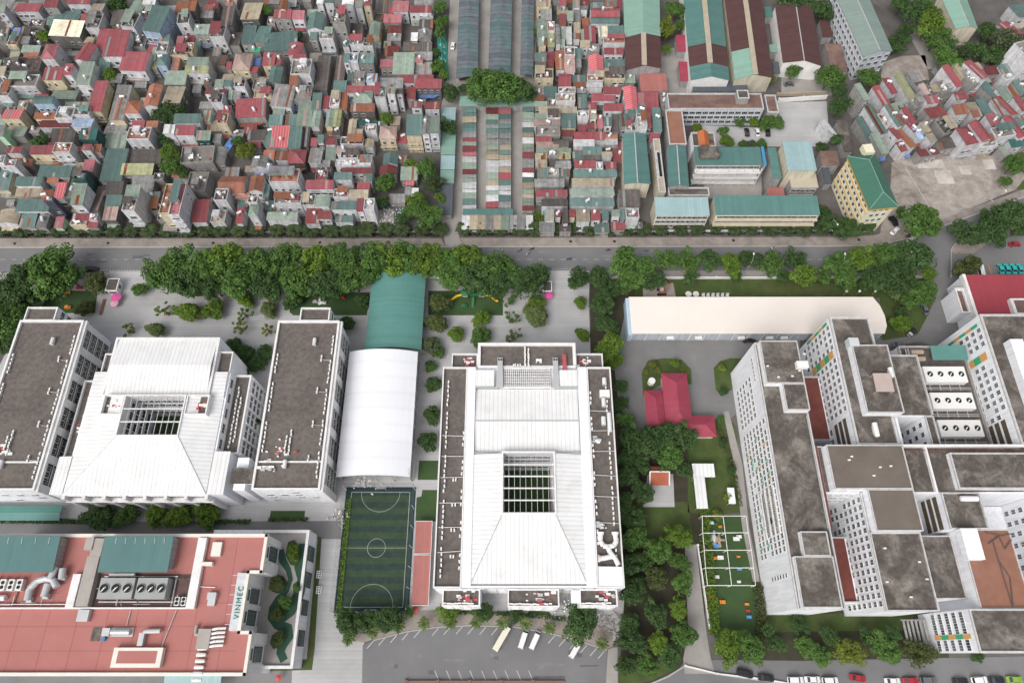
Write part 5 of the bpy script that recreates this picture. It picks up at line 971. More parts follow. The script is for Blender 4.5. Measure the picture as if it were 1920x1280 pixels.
b = MB(HP); b.box(104.4,107.4,87.6,90.4,HZ+.6,HZ+3.4); b.build('lift_house', mat('pale_tile', (.5,.53,.53), var=.1), wM)
b = MB(HP); b.box(86.5,90,80,82.2,HZ+2.7,HZ+4.2); b.build('duct_cover', m_unit, r1)
b = MB(HP); b.box(154.5,158.5,66,90,HZ,HZ+3.2); b.build('roof_duct_housing', m_white, wE)
b = MB(HP); b.box(134.6,141,0+26,32.5,HZ-.4,HZ+1.6) if False else b.box(124,128.6,24.5,32.8,HZ-.4,HZ+2); b.build('stair_house', m_white, wR)
b = MB(HP)
for p, q in (((132,32),(136,31)),((136,31),(139,31.6)),((132,29),(135.5,31)),((135.5,31),(136,27.5)),((136,27.5),(138.6,30)),((133.4,30),(133.6,12.6)),((133.6,24),(135.2,20)),((135.2,20),(133.8,13))): b.tube((*p,HZ),(*q,HZ+.1),.13,5)
b.build('cable_run', mat('dark_cable', (.1,.08,.08)), wR)
pipes(HP, wW, [(88.2,33,88.2,66)], HZ+.3, .12); pipes(HP, wC, [(113.6,55.6,150,55.4)], HZ-.3, .14, mat('red_pipe', (.16,.05,.05)))
random.seed(21)
for o, x0,x1,y0,y1,z in ((rC,94,112,45,55,HZ+2.42),(r1,78,90,77,88,HZ+2.62),(wsM,101,113,13,31,HZ+.02)):
    for i in range(5):
        b = MB(HP); x, y = random.uniform(x0,x1), random.uniform(y0,y1); b.box(x-.35,x+.35,y-.2,y+.2,z,z+.4); b.build('roof_vent', m_unit, o)
# louvred pergola at the south foot
b = MB(HP); 
for i in range(6): b.box(114.2+1.2*i,114.8+1.2*i,2.5,10.5,4.2,4.5)
b.box(114,121.2,2.4,2.8,3.9,4.2); b.box(114,121.2,10.2,10.6,3.9,4.2); b.build('entrance_pergola', m_gwall, HP)
# ---------------------------------------------------------------- long tent hall
TT = thing('tent_hall', 'very long cream flat-roofed tent hall with rounded right end', 'hall', (86, 109, 0))
x0,x1,y0,y1 = 41.6,130.6,102.5,117.0
pts = [(x0,y0),(x1-1.0,y0),(x1+.4,y0+3),(x1+.6,y0+7),(x1-.2,y0+11),(x1-2,y1),(x0,y1)]
b = MB(TT); b.prism(pts, 5.7, 6.0); b.build('roof', m_cream, TT)
b = MB(TT); b.prism([(p[0]-.3 if p[0] > 100 else p[0]+.3, p[1]+(.3 if p[1] < 110 else -.3)) for p in pts], 0, 5.7); tb = b.build('wall', m_bwall, TT)
for i in range(18):
    b = MB(TT); x = x0+.4+(x1-x0-2)*i/17; b.box(x-.12,x+.12,y0+.1,y0+.35,0,5.65); b.build('pilaster', m_whitep, tb)
for i in (2,4,7,9,10,13,15):
    b = MB(TT); x = x0+4+5.0*i; b.box(x-1.2,x+1.2,y0-.7,y0+.25,2.2,3.2); b.build('cooling_unit', m_whitep, tb)
b = MB(TT); b.box(x0-1,x0+.25,y0,y1,0,5.0); b.build('end_wall', mat('sky_panel', (.42,.55,.66), var=.08), TT)
# ---------------------------------------------------------------- crimson-roofed lodge
R_ = thing('lodge', 'low lodge with crimson hipped roof among the hospital drive and trees', 'house', (51, 73, 0))
def rr(px0,py0,px1,py1,h): return RC(px0,py0,px1,py1,h)
b = MB(R_); a = rr(1240,698,1300,800,5); b.box(a[0]+.6,a[1]-.6,a[2]+.6,a[3]-.6,0,4.4); c_ = rr(1208,730,1242,810,4.2); b.box(c_[0]+.5,c_[1],c_[2]+.5,c_[3]-.5,0,3.6); d_ = rr(1275,778,1345,818,4.4); b.box(d_[0]+.5,d_[1]-.6,d_[2]+.6,d_[3]-.6,0,3.8); b.build('wall', m_cwall, R_)
def hip(T, x0, x1, y0, y1, z0, z1, m, name='roof'):
    r = min(x1-x0, y1-y0)/2
    if x1-x0 >= y1-y0: A, B = (x0+r,(y0+y1)/2,z1), (x1-r,(y0+y1)/2,z1); fs = [[(x0,y0,z0),(x1,y0,z0),B,A],[(x1,y1,z0),(x0,y1,z0),A,B],[(x1,y0,z0),(x1,y1,z0),B],[(x0,y1,z0),(x0,y0,z0),A]]
    else: A, B = ((x0+x1)/2,y0+r,z1), ((x0+x1)/2,y1-r,z1); fs = [[(x0,y0,z0),(x1,y0,z0),A],[(x1,y1,z0),(x0,y1,z0),B],[(x1,y0,z0),(x1,y1,z0),B,A],[(x0,y1,z0),(x0,y0,z0),A,B]]
    b = MB(T)
    for f in fs: b.slab(f, .12)
    o = b.build(name, m, T); b = MB(T); b.tube(A, B, .12, 5)
    for f in ((x0,y0,z0),(x0,y1,z0),(x1,y0,z0),(x1,y1,z0)): b.tube(f, A if (Vector(f)-Vector(A)).length < (Vector(f)-Vector(B)).length else B, .1, 5)
    b.build('ridge', m, T); return o
hip(R_, *a, 4.4, 6.6, m_redroof); hip(R_, c_[0], a[0]+1, c_[2], c_[3], 3.6, 5.2, m_redroof); hip(R_, d_[0], d_[1], d_[2], d_[3], 3.9, 5.6, m_redroof)
b = MB(R_); p = P(1222,714,2); b.tube((p.x,p.y,0),(p.x,p.y,2.4),1.2,14); b.build('water_tank', m_unit, R_)
# shrine, white kiosks and garden pieces
SH = thing('garden_shrine', 'small shrine with orange tiled roof and white gable ends among garden trees', 'shrine', tuple(P(1236,895,0)))
x0,x1,y0,y1 = RC(1217,881,1256,908,4)
b = MB(SH); b.box(x0+.4,x1-.4,y0+.5,y1-.5,0,3); b.build('wall', m_cwall, SH)
ym = y1-.8; b = MB(SH); b.slab([(x0,y0,3),(x1,y0,3),(x1,ym,5),(x0,ym,5)],.15); b.slab([(x0,ym,5),(x1,ym,5),(x1,y1+1.4,3.4),(x0,y1+1.4,3.4)],.15); b.build('roof', mat('shrine_tiles', (.36,.11,.06), var=.15, rib=.5, axis=0, seam=.15), SH)
b = MB(SH); b.bar((x0,y0,2.9),(x0,ym,5.0),.4,.35); b.bar((x1,y0,2.9),(x1,ym,5.0),.4,.35); b.bar((x0,ym,5),(x1,ym,5),.4,.3); b.build('gable_trim', m_whitep, SH)
def kiosk(label, rects, h, m, name='garden_canopy'):
    a = RC(*rects[0], h); T = thing(name, label, 'canopy', ((a[0]+a[1])/2, (a[2]+a[3])/2, 0)); b = MB(T)
    for r in rects: x0,x1,y0,y1 = RC(*r, h); b.slab([(x0,y0,h),(x1,y0,h),(x1,y1,h+.2),(x0,y1,h+.2)],.15)
    b.build('roof', m, T)
    for r in rects[:2]:
        x0,x1,y0,y1 = RC(*r, h)
        for x in (x0+.3,x1-.3):
            for y in (y0+.3,y1-.3): b = MB(T); b.box(x-.09,x+.09,y-.09,y+.09,0,h-.1); b.build('post', m_steel, T)
    return T
kiosk('L-shaped white canopy roof on the lawn beside the hospital', [(1297,869,1341,894),(1300,894.2,1328,953)], 3.2, m_wroof)
kiosk('small white canopy by the hospital path', [(1363,914,1380,944)], 2.8, m_wmem)
# playground frame of white beams
PF = thing('pergola_frame', 'white steel beam frame spanning the green hospital playground', 'frame', tuple(P(1370,1030,0)))
g = [[P(1316,967,4),P(1355,967,4),P(1398,967,4)],[P(1317,999,4),P(1359,999,4),P(1402,998,4)],[P(1320,1031,4),P(1363,1031,4),P(1408,1031,4)],[P(1322,1064,4),P(1367,1064,4),P(1412,1064,4)],[P(1326,1097,4),P(1371,1097,4),P(1416,1097,4)]]
for row in g:
    b = MB(PF); b.bar(row[0], row[2], .18, .2); b.build('beam', m_unit, PF)
    for p in row: b = MB(PF); b.tube((p.x,p.y,0),(p.x,p.y,4),.12,6); b.build('post', m_unit, PF)
for j in range(3):
    b = MB(PF)
    for i in range(4): b.bar(g[i][j]+Vector((0,0,.3)), g[i+1][j]+Vector((0,0,.3)), .16, .16)
    b.build('beam', m_unit, PF)
# ---------------------------------------------------------------- red-roofed entrance building at the right edge
RB = thing('entrance_building', 'building with bright crimson roof inside white parapets at right edge', 'building', (178, 112, 0))
x0,x1,y0,y1 = 160.2, 205, 106.6, 123.6
b = MB(RB); b.box(x0,x1,y0,y1,0,9); b.build('wall', m_white, RB)
b = MB(RB); b.slab([(x0+.5,y0+.5,9.3),(x1,y0+.5,9.3),(x1,y1,10.2),(x0+.5,y1,10.2)],.15); b.build('roof', mat('crimson_sheet', (.3,.05,.065), rough=.5, var=.05, rib=1.2, axis=0, seam=.06), RB)
b = MB(RB); b.box(x0-.4,x0+.6,y0,y1+.2,8.4,10.4); b.box(x0,x1,y0-.4,y0+.5,8.4,10.6); b.build('parapet', m_whitep, RB)
b = MB(RB); b.box(x0-3.6,x0-.6,y0+3,y0+12,0,8.2); b.build('porch_wall', m_white, RB)
b = MB(RB); b.box(x0-3.2,x0-1,y0+3.4,y0+11.6,8.2,8.25); b.build('porch_roof', m_terr, RB)
b = MB(RB); b.box(x0-3.6,x0-3.2,y0+3,y0+12,8.2,9); b.box(x0-1,x0-.6,y0+3,y0+12,8.2,9); b.box(x0-3.6,x0-.6,y0+12,y0+12.4,8,9); b.box(x0-3.6,x0-.6,y0+2.6,y0+3,8,9); b.build('porch_parapet', m_whitep, RB)
b = MB(RB); b.box(173,184,y0+.6,y0+7,9.2,11.2); b.build('light_well_frame', m_whitep, RB)
b = MB(RB); b.box(174,177.8,y0+1.4,y0+6.2,11.2,11.25); b.box(179,183,y0+1.4,y0+6.2,11.2,11.25); b.build('light_well_deck', m_terr, RB)
# ---------------------------------------------------------------- warehouses, offices and schools north of the road
def gable_shed(name, label, cat, px, h, m, wall=None, ridge=None, segs=None, rise=None, rz=0):
    """ridge runs away from the camera; px = roof corners TL, TR, BR, BL"""
    q = [P(x, y, h) for x, y in px]; T = thing(name, label, cat, ((q[0].x+q[2].x)/2, q[2].y, 0))
    mt = (q[0]+q[1])/2; mb_ = (q[2]+q[3])/2; wd = (q[1]-q[0]).length; rs = Vector((0,0,rise if rise else min(2.6,.13*wd))); mt += rs; mb_ += rs
    segs = segs or [(0,1,m,m)]
    lerp = lambda A, B, t: A+(B-A)*t
    for t0, t1, ml, mr_ in segs:
        b = MB(T); b.slab([lerp(q[0],q[3],t1), lerp(mt,mb_,t1), lerp(mt,mb_,t0), lerp(q[0],q[3],t0)],.15); b.build('roof_slope', ml, T)
        b = MB(T); b.slab([lerp(mt,mb_,t1), lerp(q[1],q[2],t1), lerp(q[1],q[2],t0), lerp(mt,mb_,t0)],.15); b.build('roof_slope', mr_, T)
    if ridge:
        b = MB(T); b.bar(lerp(mt,mb_,ridge[0])+Vector((0,0,.02)), lerp(mt,mb_,ridge[1])+Vector((0,0,.02)), wd*.13, .18); b.build('ridge_light', m_ridge, T)
    else:
        b = MB(T); b.bar(mt+Vector((0,0,.0)), mb_+Vector((0,0,.0)), .4, .08); b.build('ridge_cap', m_steel, T)
    b = MB(T); e = .3; d = (q[3]-q[0]).normalized()*.25; s_ = (q[1]-q[0]).normalized()*.3
    z = lambda p, dz=-.12: (p.x, p.y, p.z+dz)
    a0, a1, a2, a3 = q[0]+s_+d, q[1]-s_+d, q[2]-s_-d, q[3]+s_-d; M0, M1 = mt+d, mb_-d
    v = [(a0.x,a0.y,0),(a1.x,a1.y,0),(a2.x,a2.y,0),(a3.x,a3.y,0),z(a0),z(a1),z(a2),z(a3),z(M0,-.2),z(M1,-.2)]
    b.add(v, [(3,2,6,9,7),(1,0,4,8,5),(0,3,7,4),(2,1,5,6)]); wo = b.build('wall', wall or m_gwall, T)
    return T, wo, q
B_, Tl, PT_ = m_brownroof, m_tealroof, m_pgreenroof
gable_shed('warehouse', 'pale teal and brown gabled warehouse right of the houses', 'warehouse', [(1168,-30),(1236,-30),(1240,128),(1173,132)], 8, PT_, segs=[(0,.64,PT_,PT_),(.64,1,B_,B_)], ridge=(.64,1))
gable_shed('warehouse', 'teal gabled warehouse with brown band and white gable, tan ridge', 'warehouse', [(1279,-30),(1350,-30),(1368,151),(1295,151)], 8, Tl, wall=m_whitep, segs=[(0,.67,Tl,Tl),(.67,.87,B_,B_),(.87,1,Tl,Tl)], ridge=(0,.87))
gable_shed('warehouse', 'brown gabled warehouse with pale teal patch and tan ridge', 'warehouse', [(1355,-30),(1424,-30),(1449,146),(1378,149)], 8, B_, wall=m_cwall, segs=[(0,.73,B_,B_),(.73,1,PT_,B_)], ridge=(0,1))
gable_shed('warehouse', 'plain dark brown gabled warehouse, rightmost of the four', 'warehouse', [(1453,10),(1522,6),(1541,124),(1468,118)], 8, B_, wall=m_whitep)
OB = gable_shed('office_block', 'grey-green gabled office block standing askew at the top right', 'office', [(1562,-20),(1622,-20),(1674,96),(1619,107)], 13, mat('grey_green_sheet', (.2,.26,.235), rough=.6, var=.08, rib=1.1, axis=1, seam=.06), wall=m_bwall)
for e0, e1, n_ in ((3,0,13),(2,3,4)):
    a_, b_ = OB[2][e0], OB[2][e1]; d_ = b_-a_; ang = math.atan2(d_.y, d_.x); nn = Vector((d_.y,-d_.x,0)).normalized()
    if e0 == 3: ang += math.pi; nn = -nn if nn.x > 0 else nn
    else: nn = nn if nn.y < 0 else -nn; ang += math.pi
    for i in range(n_):
        for k in range(4): c_ = a_+d_*(i+.5)/n_-nn*.22; put('window', W2, OB[1], Vector((c_.x, c_.y, 1.8+3.0*k))-Vector(OB[0].location), math.atan2(nn.x, -nn.y), (.8,1,1))
T_, wo, q = gable_shed('school_annex', 'pale green gabled annex at the top right behind the trees', 'building', [(1762,-10),(1806,-20),(1834,54),(1792,55)], 9, PT_, wall=m_cwall)
def simple(name, label, cat, r, h, deck, wall=None, par=.6, wf=None, th=.35, part='body'):
    x0,x1,y0,y1 = RC(*r, h); T = thing(name, label, cat, ((x0+x1)/2, y0, 0)); o = block(T, part, x0,x1,y0,y1,h, wall=wall or m_gwall, deck=deck, par=par, th=th, pm=m_hpar)
    if wf: wins(o, T, 'S', y0, x0+.6, x1-.6, 1, h-.4, wf[0], wf[1], W2, .9, 1)
    return T, o, (x0,x1,y0,y1)
def mono(name, label, cat, r, h, m, wall=None, rise=.6, wf=None):
    x0,x1,y0,y1 = RC(*r, h); T = thing(name, label, cat, ((x0+x1)/2, y0, 0)); b = MB(T); b.slab([(x0,y0,h),(x1,y0,h),(x1,y1,h+rise),(x0,y1,h+rise)],.15); b.build('roof', m, T)
    b = MB(T); b.add([(x0+.2,y0+.2,0),(x1-.2,y0+.2,0),(x1-.2,y1-.2,0),(x0+.2,y1-.2,0),(x0+.2,y0+.2,h-.15),(x1-.2,y0+.2,h-.15),(x1-.2,y1-.2,h+rise-.15),(x0+.2,y1-.2,h+rise-.15)],[(0,1,5,4),(1,2,6,5),(2,3,7,6),(3,0,4,7)]); o = b.build('wall', wall or m_gwall, T)
    if wf: wins(o, T, 'S', y0+.2, x0+.8, x1-.8, .8, h-.3, wf[0], wf[1], W2, .9, 1)
    return T, o, (x0,x1,y0,y1)
mono('shed', 'flat salmon-red shed roof south of the pale warehouse', 'shed', (1198,139,1252,172), 5, m_tan, rise=.3)
mono('shed', 'slate-grey awning shed below the teal and brown warehouses', 'shed', (1297,156,1403,172), 4, m_greysheet, rise=.6)
mono('shed', 'small crimson shed beside the bright tree and warehouse', 'shed', (1266,68,1290,97), 4, m_redroof); mono('shed', 'crimson lean-to beside the teal warehouse front', 'shed', (1271,118,1293,152), 4, m_redroof)
mono('shed', 'small teal shed in the gap right of the brown warehouse', 'shed', (1432,15,1450,32), 4, m_tealroofX); mono('shed', 'small pale green shed right of the brown warehouse', 'shed', (1441,86,1460,98), 4, m_pgreenroof)
mono('shed', 'narrow red-brown shed left of the askew office block', 'shed', (1535,40,1562,70), 4, m_brownroof); mono('shed', 'long brown-roofed shed beside the askew office', 'shed', (1545,85,1590,135), 4, m_terr)
mono('shed', 'slate shed between two brown warehouses', 'shed', (1447,118,1463,138), 4, m_greysheet)
simple('school_wing', 'two-storey wing with long brown tiled deck above the parked cars', 'school', (1250,177,1432,206), 9, m_terr, wall=m_bwall, wf=(14,3))
T_, o, r = simple('water_tower_room', 'grey rooftop tank room on the brown-decked wing', 'building', (1381,170,1405,185), 12, m_conc, par=.3)
simple('school_wing', 'wing with orange-brown tiled deck left of the car court', 'school', (1247,208,1287,272), 8.5, m_terr2)
simple('school_wing', 'short brown-decked stub at the right end of the long wing', 'school', (1432.5,180,1460,212), 7, m_terr)
T_, o, r = simple('pavilion', 'white pavilion with small orange gabled roof above the courtyard', 'pavilion', (1295,250,1342,276), 9, m_conc, wall=m_white)
x0,x1,y0,y1 = RC(1308,245,1332,274,11); b = MB(T_); xm = (x0+x1)/2; b.slab([(x0,y0,10.4),(xm,y0,11.8),(xm,y1,11.8),(x0,y1,10.4)],.12); b.slab([(xm,y0,11.8),(x1,y0,10.4),(x1,y1,10.4),(xm,y1,11.8)],.12); b.build('orange_roof', mat('orange_tiles', (.42,.13,.05), var=.1, rib=.5, axis=1, seam=.12), T_)
b = MB(T_); b.box(x0+.4,x1-.4,y0+.4,y1-.4,9,10.4); b.build('attic', m_white, T_)
simple('school_wing', 'tan-decked wing with a narrow light court between teal wings', 'school', (1224,262,1248,362), 8, m_ridge, wall=m_cwall)
simple('light_court', 'court box with black top painted as deep shade between the teal wings', 'court', (1229,285,1244,335), 8.3, m_dark, wall=m_gwall, par=.8)  # solid box; its black deck stands for the shade down a court
simple('school_wing', 'grey connecting deck below the teal gabled wing', 'school', (1252,353,1330,368), 7, m_conc, wall=m_cwall)
gable_shed('school_wing', 'long teal-roofed wing directly right of the dense houses', 'school', [(1167,251),(1211,251),(1220,345),(1170,345)], 9, Tl, rise=.8, wall=m_cwall)
gable_shed('school_wing', 'teal gabled wing left of the veranda court', 'school', [(1250,276),(1286,276),(1292,350),(1254,350)], 9, Tl, rise=1.2)
T_, o, r = mono('school_wing', 'teal-roofed classroom wing with galleries facing the grey court', 'school', (1300,278,1430,309), 10, m_tealroofX, rise=.7, wf=(11,3))
x0,x1,y0,y1 = r
for k in range(3):
    b = MB(T_); b.box(x0+.3,x1-.3,y0-2.0,y0+.18,.6+3.1*k,.9+3.1*k); b.box(x0+.3,x1-.3,y0-2.05,y0-1.95,.9+3.1*k,1.7+3.1*k); b.build('gallery', m_whitep, T_)
for i in range(9):
    b = MB(T_); x = x0+.5+(x1-x0-1)*i/8; b.box(x-.15,x+.15,y0-2,y0-1.7,0,9.9); b.build('column', m_whitep, T_)
b = MB(T_); b.box(x0+1.5,x0+9,y1-6,y1-1,10.9,12); b.tube((x0+3,y1-2,12),(x0+3,y1-2,13),1.3,12); b.tube((x0+8,y1-5,12),(x0+8,y1-5,12.8),1.2,12); b.build('rooftop_tanks', m_conc, T_)
mono('link_roof', 'bright blue link roof between teal classroom wings', 'roof', (1426,276,1438,310), 10.6, m_blue, rise=.4)
mono('school_wing', 'teal side wing closing the court on the right', 'school', (1438.5,278,1466,335), 9.4, m_tealroof, rise=.3)
T_, o, r = mono('assembly_hall', 'hall with pale blue-green roof and tan lower front', 'hall', (1466,267,1532,320), 13, m_paleblue, rise=.5, wall=m_cwall)
mono('school_wing', 'tan flat front block below the pale blue-green hall', 'school', (1478,325,1535,352), 8, mat('tan_front', (.42,.38,.3), var=.1), rise=.2, wf=(5,2)); mono('shed', 'pink-striped awning below the tan front block', 'shed', (1437,352,1472,368), 4, m_tan, rise=.2)
mono('office_block', 'row building with pale blue roof facing the hedge', 'office', (1226,372,1331,404), 9, m_paleblue, rise=.8, wall=m_cwall, wf=(10,3))
T_, o, r = mono('office_block', 'row building with long teal roof facing the hedge', 'office', (1337,369,1538,403), 9, m_tealroofX, rise=.8, wall=m_cwall, wf=(16,3))
b = MB(T_); x0,x1,y0,y1 = r; b.box(x0+.2,x1-.2,y0-1.0,y0+.15,3.0,3.4); b.box(x0+.2,x1-.2,y0-1.0,y0+.15,6.2,6.6); b.build('ledge', mat('ochre_ledge', (.5,.44,.32), var=.2), T_)
mono('shed', 'dark grey long shed left of the yellow building', 'shed', (1536,300,1560,345), 4, m_greysheet)
mono('shed', 'brown tiled roof shed above the yellow building', 'shed', (1535,285,1575,310), 6, m_terr); mono('shed', 'mossy grey roof by the fenced yard', 'shed', (1568,228,1600,285), 4, m_conc)
# yellow building
Y = thing('yellow_building', 'five-storey yellow building with green hipped roof beside cleared lot', 'building', tuple(P(1632,330,0)))
q = [P(1598,291,17),P(1656,285,17),P(1672,386,17),P(1623,391,17)]
cx_, cy_ = sum(p.x for p in q)/4, sum(p.y for p in q)/4; ax = ((q[1]-q[0])+(q[2]-q[3]))/2; rz = math.atan2(ax.y, ax.x)
Y.location = (cx_, cy_, 0); Y.rotation_euler = (0,0,rz); hw = ax.length/2; hd_ = ((q[0]-q[3]).length+(q[1]-q[2]).length)/4
b = MB(); b.box(-hw+.6,hw-.6,-hd_+.6,hd_-.6,0,16.4); yw = b.build('wall', m_yel, Y)
b = MB(); r = hw*.9
for f in ([(-hw,-hd_,16.4),(hw,-hd_,16.4),(0,-hd_+r,19.4)],[(hw,hd_,16.4),(-hw,hd_,16.4),(0,hd_-r,19.4)],[(hw,-hd_,16.4),(hw,hd_,16.4),(0,hd_-r,19.4),(0,-hd_+r,19.4)],[(-hw,hd_,16.4),(-hw,-hd_,16.4),(0,-hd_+r,19.4),(0,hd_-r,19.4)]): b.slab(f,.15)
b.build('roof', mat('dark_green_sheet', (.05,.14,.1), rough=.55, var=.06, rib=1.0, axis=1, seam=.08), Y)
b = MB()
for p_, q_ in (((-hw,-hd_,16.45),(0,-hd_+r,19.45)),((hw,-hd_,16.45),(0,-hd_+r,19.45)),((0,-hd_+r,19.45),(0,hd_-r,19.45)),((0,hd_-r,19.45),(hw,hd_,16.45)),((0,hd_-r,19.45),(-hw,hd_,16.45))): b.tube(p_,q_,.14,5)
b.build('ridge', m_pgreenroof, Y)
b = MB(); b.box(-hw+.55,-hw+.2,-hd_+.5,hd_-.5,15.2,16.2); b.box(-hw+.4,hw-.4,-hd_+.1,-hd_+.58,15.2,16.2)
for k in range(1,5): b.box(-hw+.35,-hw+.62,-hd_+.5,hd_-.5,3.25*k-.15,3.25*k+.1)
b.build('cornice', m_yel2, Y)
for i in range(8):
    for k in range(5): put('window', W1, yw, (-hw+.56, -hd_+1.8+(2*hd_-3.6)*(i+.5)/8, 1.9+3.2*k), -math.pi/2)
for i in range(3):
    for k in range(5): put('window', W1, yw, (-hw+2+(2*hw-4)*(i+.5)/3, -hd_+.57, 1.9+3.2*k), 0)
b = MB(); b.box(hw*.1,hw*.75,hd_-1,hd_+3,16,18.5); b.build('stair_house', m_yel, Y)
# ---------------------------------------------------------------- market: net-roofed rows and patchwork stalls
m_netg = mat('dark_net_roof', (.12,.135,.15), var=.25, scale=.4, rib=2.4, axis=1, seam=.3, dirt=(.05,.17,.15), damt=.6, dscale=.1)
for i, (tl, tr_, br, bl, lab) in enumerate((((862,-25),(898,-25),(896,146),(855,148),'left long row of dark net-covered market roof'),((921,-25),(961,-25),(957,140),(915,141),'middle long row of dark net-covered market roof'),((979,-25),(1001,-25),(1000,142),(975,142),'narrow right row of dark net-covered market roof'))):
    q = [P(*p, 4) for p in (tl, tr_, br, bl)]; T = thing('market_row', lab, 'market roof', ((q[0].x+q[1].x)/2, q[2].y, 0), 0, 'net-covered market rows')
    n = 14; lerp = lambda A, B, t: A+(B-A)*t
    for k in range(n):
        t0, t1 = k/n, (k+1)/n; a, b2 = lerp(q[0],q[3],t0), lerp(q[1],q[2],t0); c, d = lerp(q[1],q[2],t1), lerp(q[0],q[3],t1); mz = Vector((0,0,.7)); m0, m1 = (a+b2)/2+mz, (d+c)/2+mz; dz = Vector((0,0,random.uniform(-.12,.12)))
        b = MB(T); b.slab([d+dz, m1+dz, m0+dz, a+dz],.06); b.slab([m1+dz, c+dz, b2+dz, m0+dz],.06); b.build('roof_panel', m_netg, T)
    for k in range(8):
        for s_ in (0,1):
            p = lerp(q[0],q[3],k/7) if s_ == 0 else lerp(q[1],q[2],k/7); b = MB(T); b.box(p.x-.08+(.3 if s_ == 0 else -.3),p.x+.08+(.3 if s_ == 0 else -.3),p.y-.08,p.y+.08,0,3.9); b.build('post', m_steel, T)
def nth_(i): return ORD[i] if i < 16 else '%dth' % (i+1)
STC = [roofmat(c, 0) for c in 'rmtpgLbqxluwK']
random.seed(5); nst = 0
def stall(x0p, y0p, x1p, y1p, h):
    global nst
    x0,x1,y0,y1 = RC(x0p,y0p,x1p,y1p,h); T = thing('market_stall', '', 'stall', ((x0+x1)/2,(y0+y1)/2,0), 0, 'market stalls under patchwork sheets')
    c = random.choice('rmtpgpqtbgpLtgpbLwrgtm'); tl_ = random.uniform(-.3,.3)
    b = MB(T); b.slab([(x0,y0,h),(x1,y0,h+tl_),(x1,y1,h+tl_),(x0,y1,h)],.08); b.build('roof', roofmat(c, 0), T)
    b = MB(T)
    for x in (x0+.15,x1-.15):
        for y in (y0+.15,y1-.15): b.box(x-.06,x+.06,y-.06,y+.06,0,h-.25)
    b.build('posts', m_steel, T); b = MB(T); b.box(x0+.4,x1-.4,y0+.25,y1-.25,0,.9); b.build('counter', m_gwall, T)
    T['row'] = (x0p, y0p); T['c'] = c; return T
ST = []
def strip(xa, xb, y0, y1, cols, dy, nm):
    y = y0; r = 0
    while y < y1:
        d = dy*random.uniform(.7,1.4)
        for c in range(cols):
            w_ = (xb-xa)/cols; T = stall(xa+w_*c+.2, y, xa+w_*(c+1)-.2, min(y+d,y1)-.4, random.uniform(2.6,3.3)); ST.append((T, nm, r, c, cols))
        y += d; r += 1
strip(867,893,202,400,1,9,'left'); strip(911,958,202,400,2,9.5,'middle'); strip(979,1001,202,395,1,9,'right'); strip(866,1000,403,431,9,30,'front')
for T, nm, r, c, cols in ST:
    cn = ROOF[T['c']][0]; o_ = ORD[min(r,15)] if r < 16 else ('row %d' % (r+1))
    if nm == 'front': lb = '%s-sheeted stall, %s from left in the front row by the hedge' % (cn, ORD[c])
    else: lb = '%s-sheeted stall, %s from the top%s of the %s stall strip' % (cn, nth_(r), '' if cols == 1 else (', left column' if c == 0 else ', right column'), nm)
    T['label'] = lb
    for k in ('row','c'): del T[k]
mono('shed', 'long pale blue-green shed roof above the stall strips', 'shed', (862,181,1002,199), 3.6, m_pgreenroof, rise=.3)
for (r, m, lab) in (((829,202,853,240),m_paleblue,'pale blue shed strip beside the lane, top piece'),((829,242,853,290),m_pgreenroof,'pale green shed strip beside the lane, middle piece'),((827,292,852,318),m_paleblue,'pale blue shed strip beside the lane, lower piece'),((826,320,851,343),m_pgreenroof,'pale green shed strip beside the lane, bottom piece')): mono('shed', lab, 'shed', r, 3.4, m, rise=.2)
mono('shed', 'dark slate lean-to roofs beside the lane mouth', 'shed', (824,347,847,403), 3.4, m_greysheet, rise=.3); mono('shed', 'teal cross roof above the front stalls', 'shed', (868,392,962,402), 3.6, m_tealroofX, rise=.2)
# ================================================================ vegetation
def leafmat(name, col, var=.4): return mat(name, col, rough=.7, var=var, scale=1.6, isl=.35, spec=.15, obr=.12)
LM = {'d': leafmat('leaf_dark', (.047,.088,.028)), 'm': leafmat('leaf_mid', (.068,.13,.03)), 'b': leafmat('leaf_bright', (.09,.15,.022)), 'y': leafmat('leaf_yellow', (.12,.15,.025)),
      'g': leafmat('leaf_grey', (.07,.09,.045)), 'p': leafmat('leaf_palm', (.04,.06,.024)), 'f': leafmat('leaf_fan', (.095,.13,.045)), 'o': leafmat('leaf_olive', (.07,.088,.03)), 'h': leafmat('leaf_hedge', (.016,.03,.011))}
LW = {'d': 'dark green', 'm': 'mid green', 'b': 'bright green', 'y': 'yellow-green', 'g': 'grey-green', 'p': 'deep green', 'f': 'pale green', 'o': 'olive green', 'h': 'very dark green'}
m_bark = mat('bark', (.1,.075,.055), var=.3, scale=3)
def leafquad(v, f, p, nrm, s, rnd):
    q = nrm.to_track_quat('Z', 'Y'); a = rnd.uniform(0, 6.28); ux = q @ Vector((math.cos(a), math.sin(a), 0)); uy = q @ Vector((-math.sin(a), math.cos(a), 0)); k = len(v)
    v += [tuple(p-ux*s*.6), tuple(p-uy*s*.42), tuple(p+ux*s*.6), tuple(p+uy*s*.42)]; f.append((k,k+1,k+2,k+3))
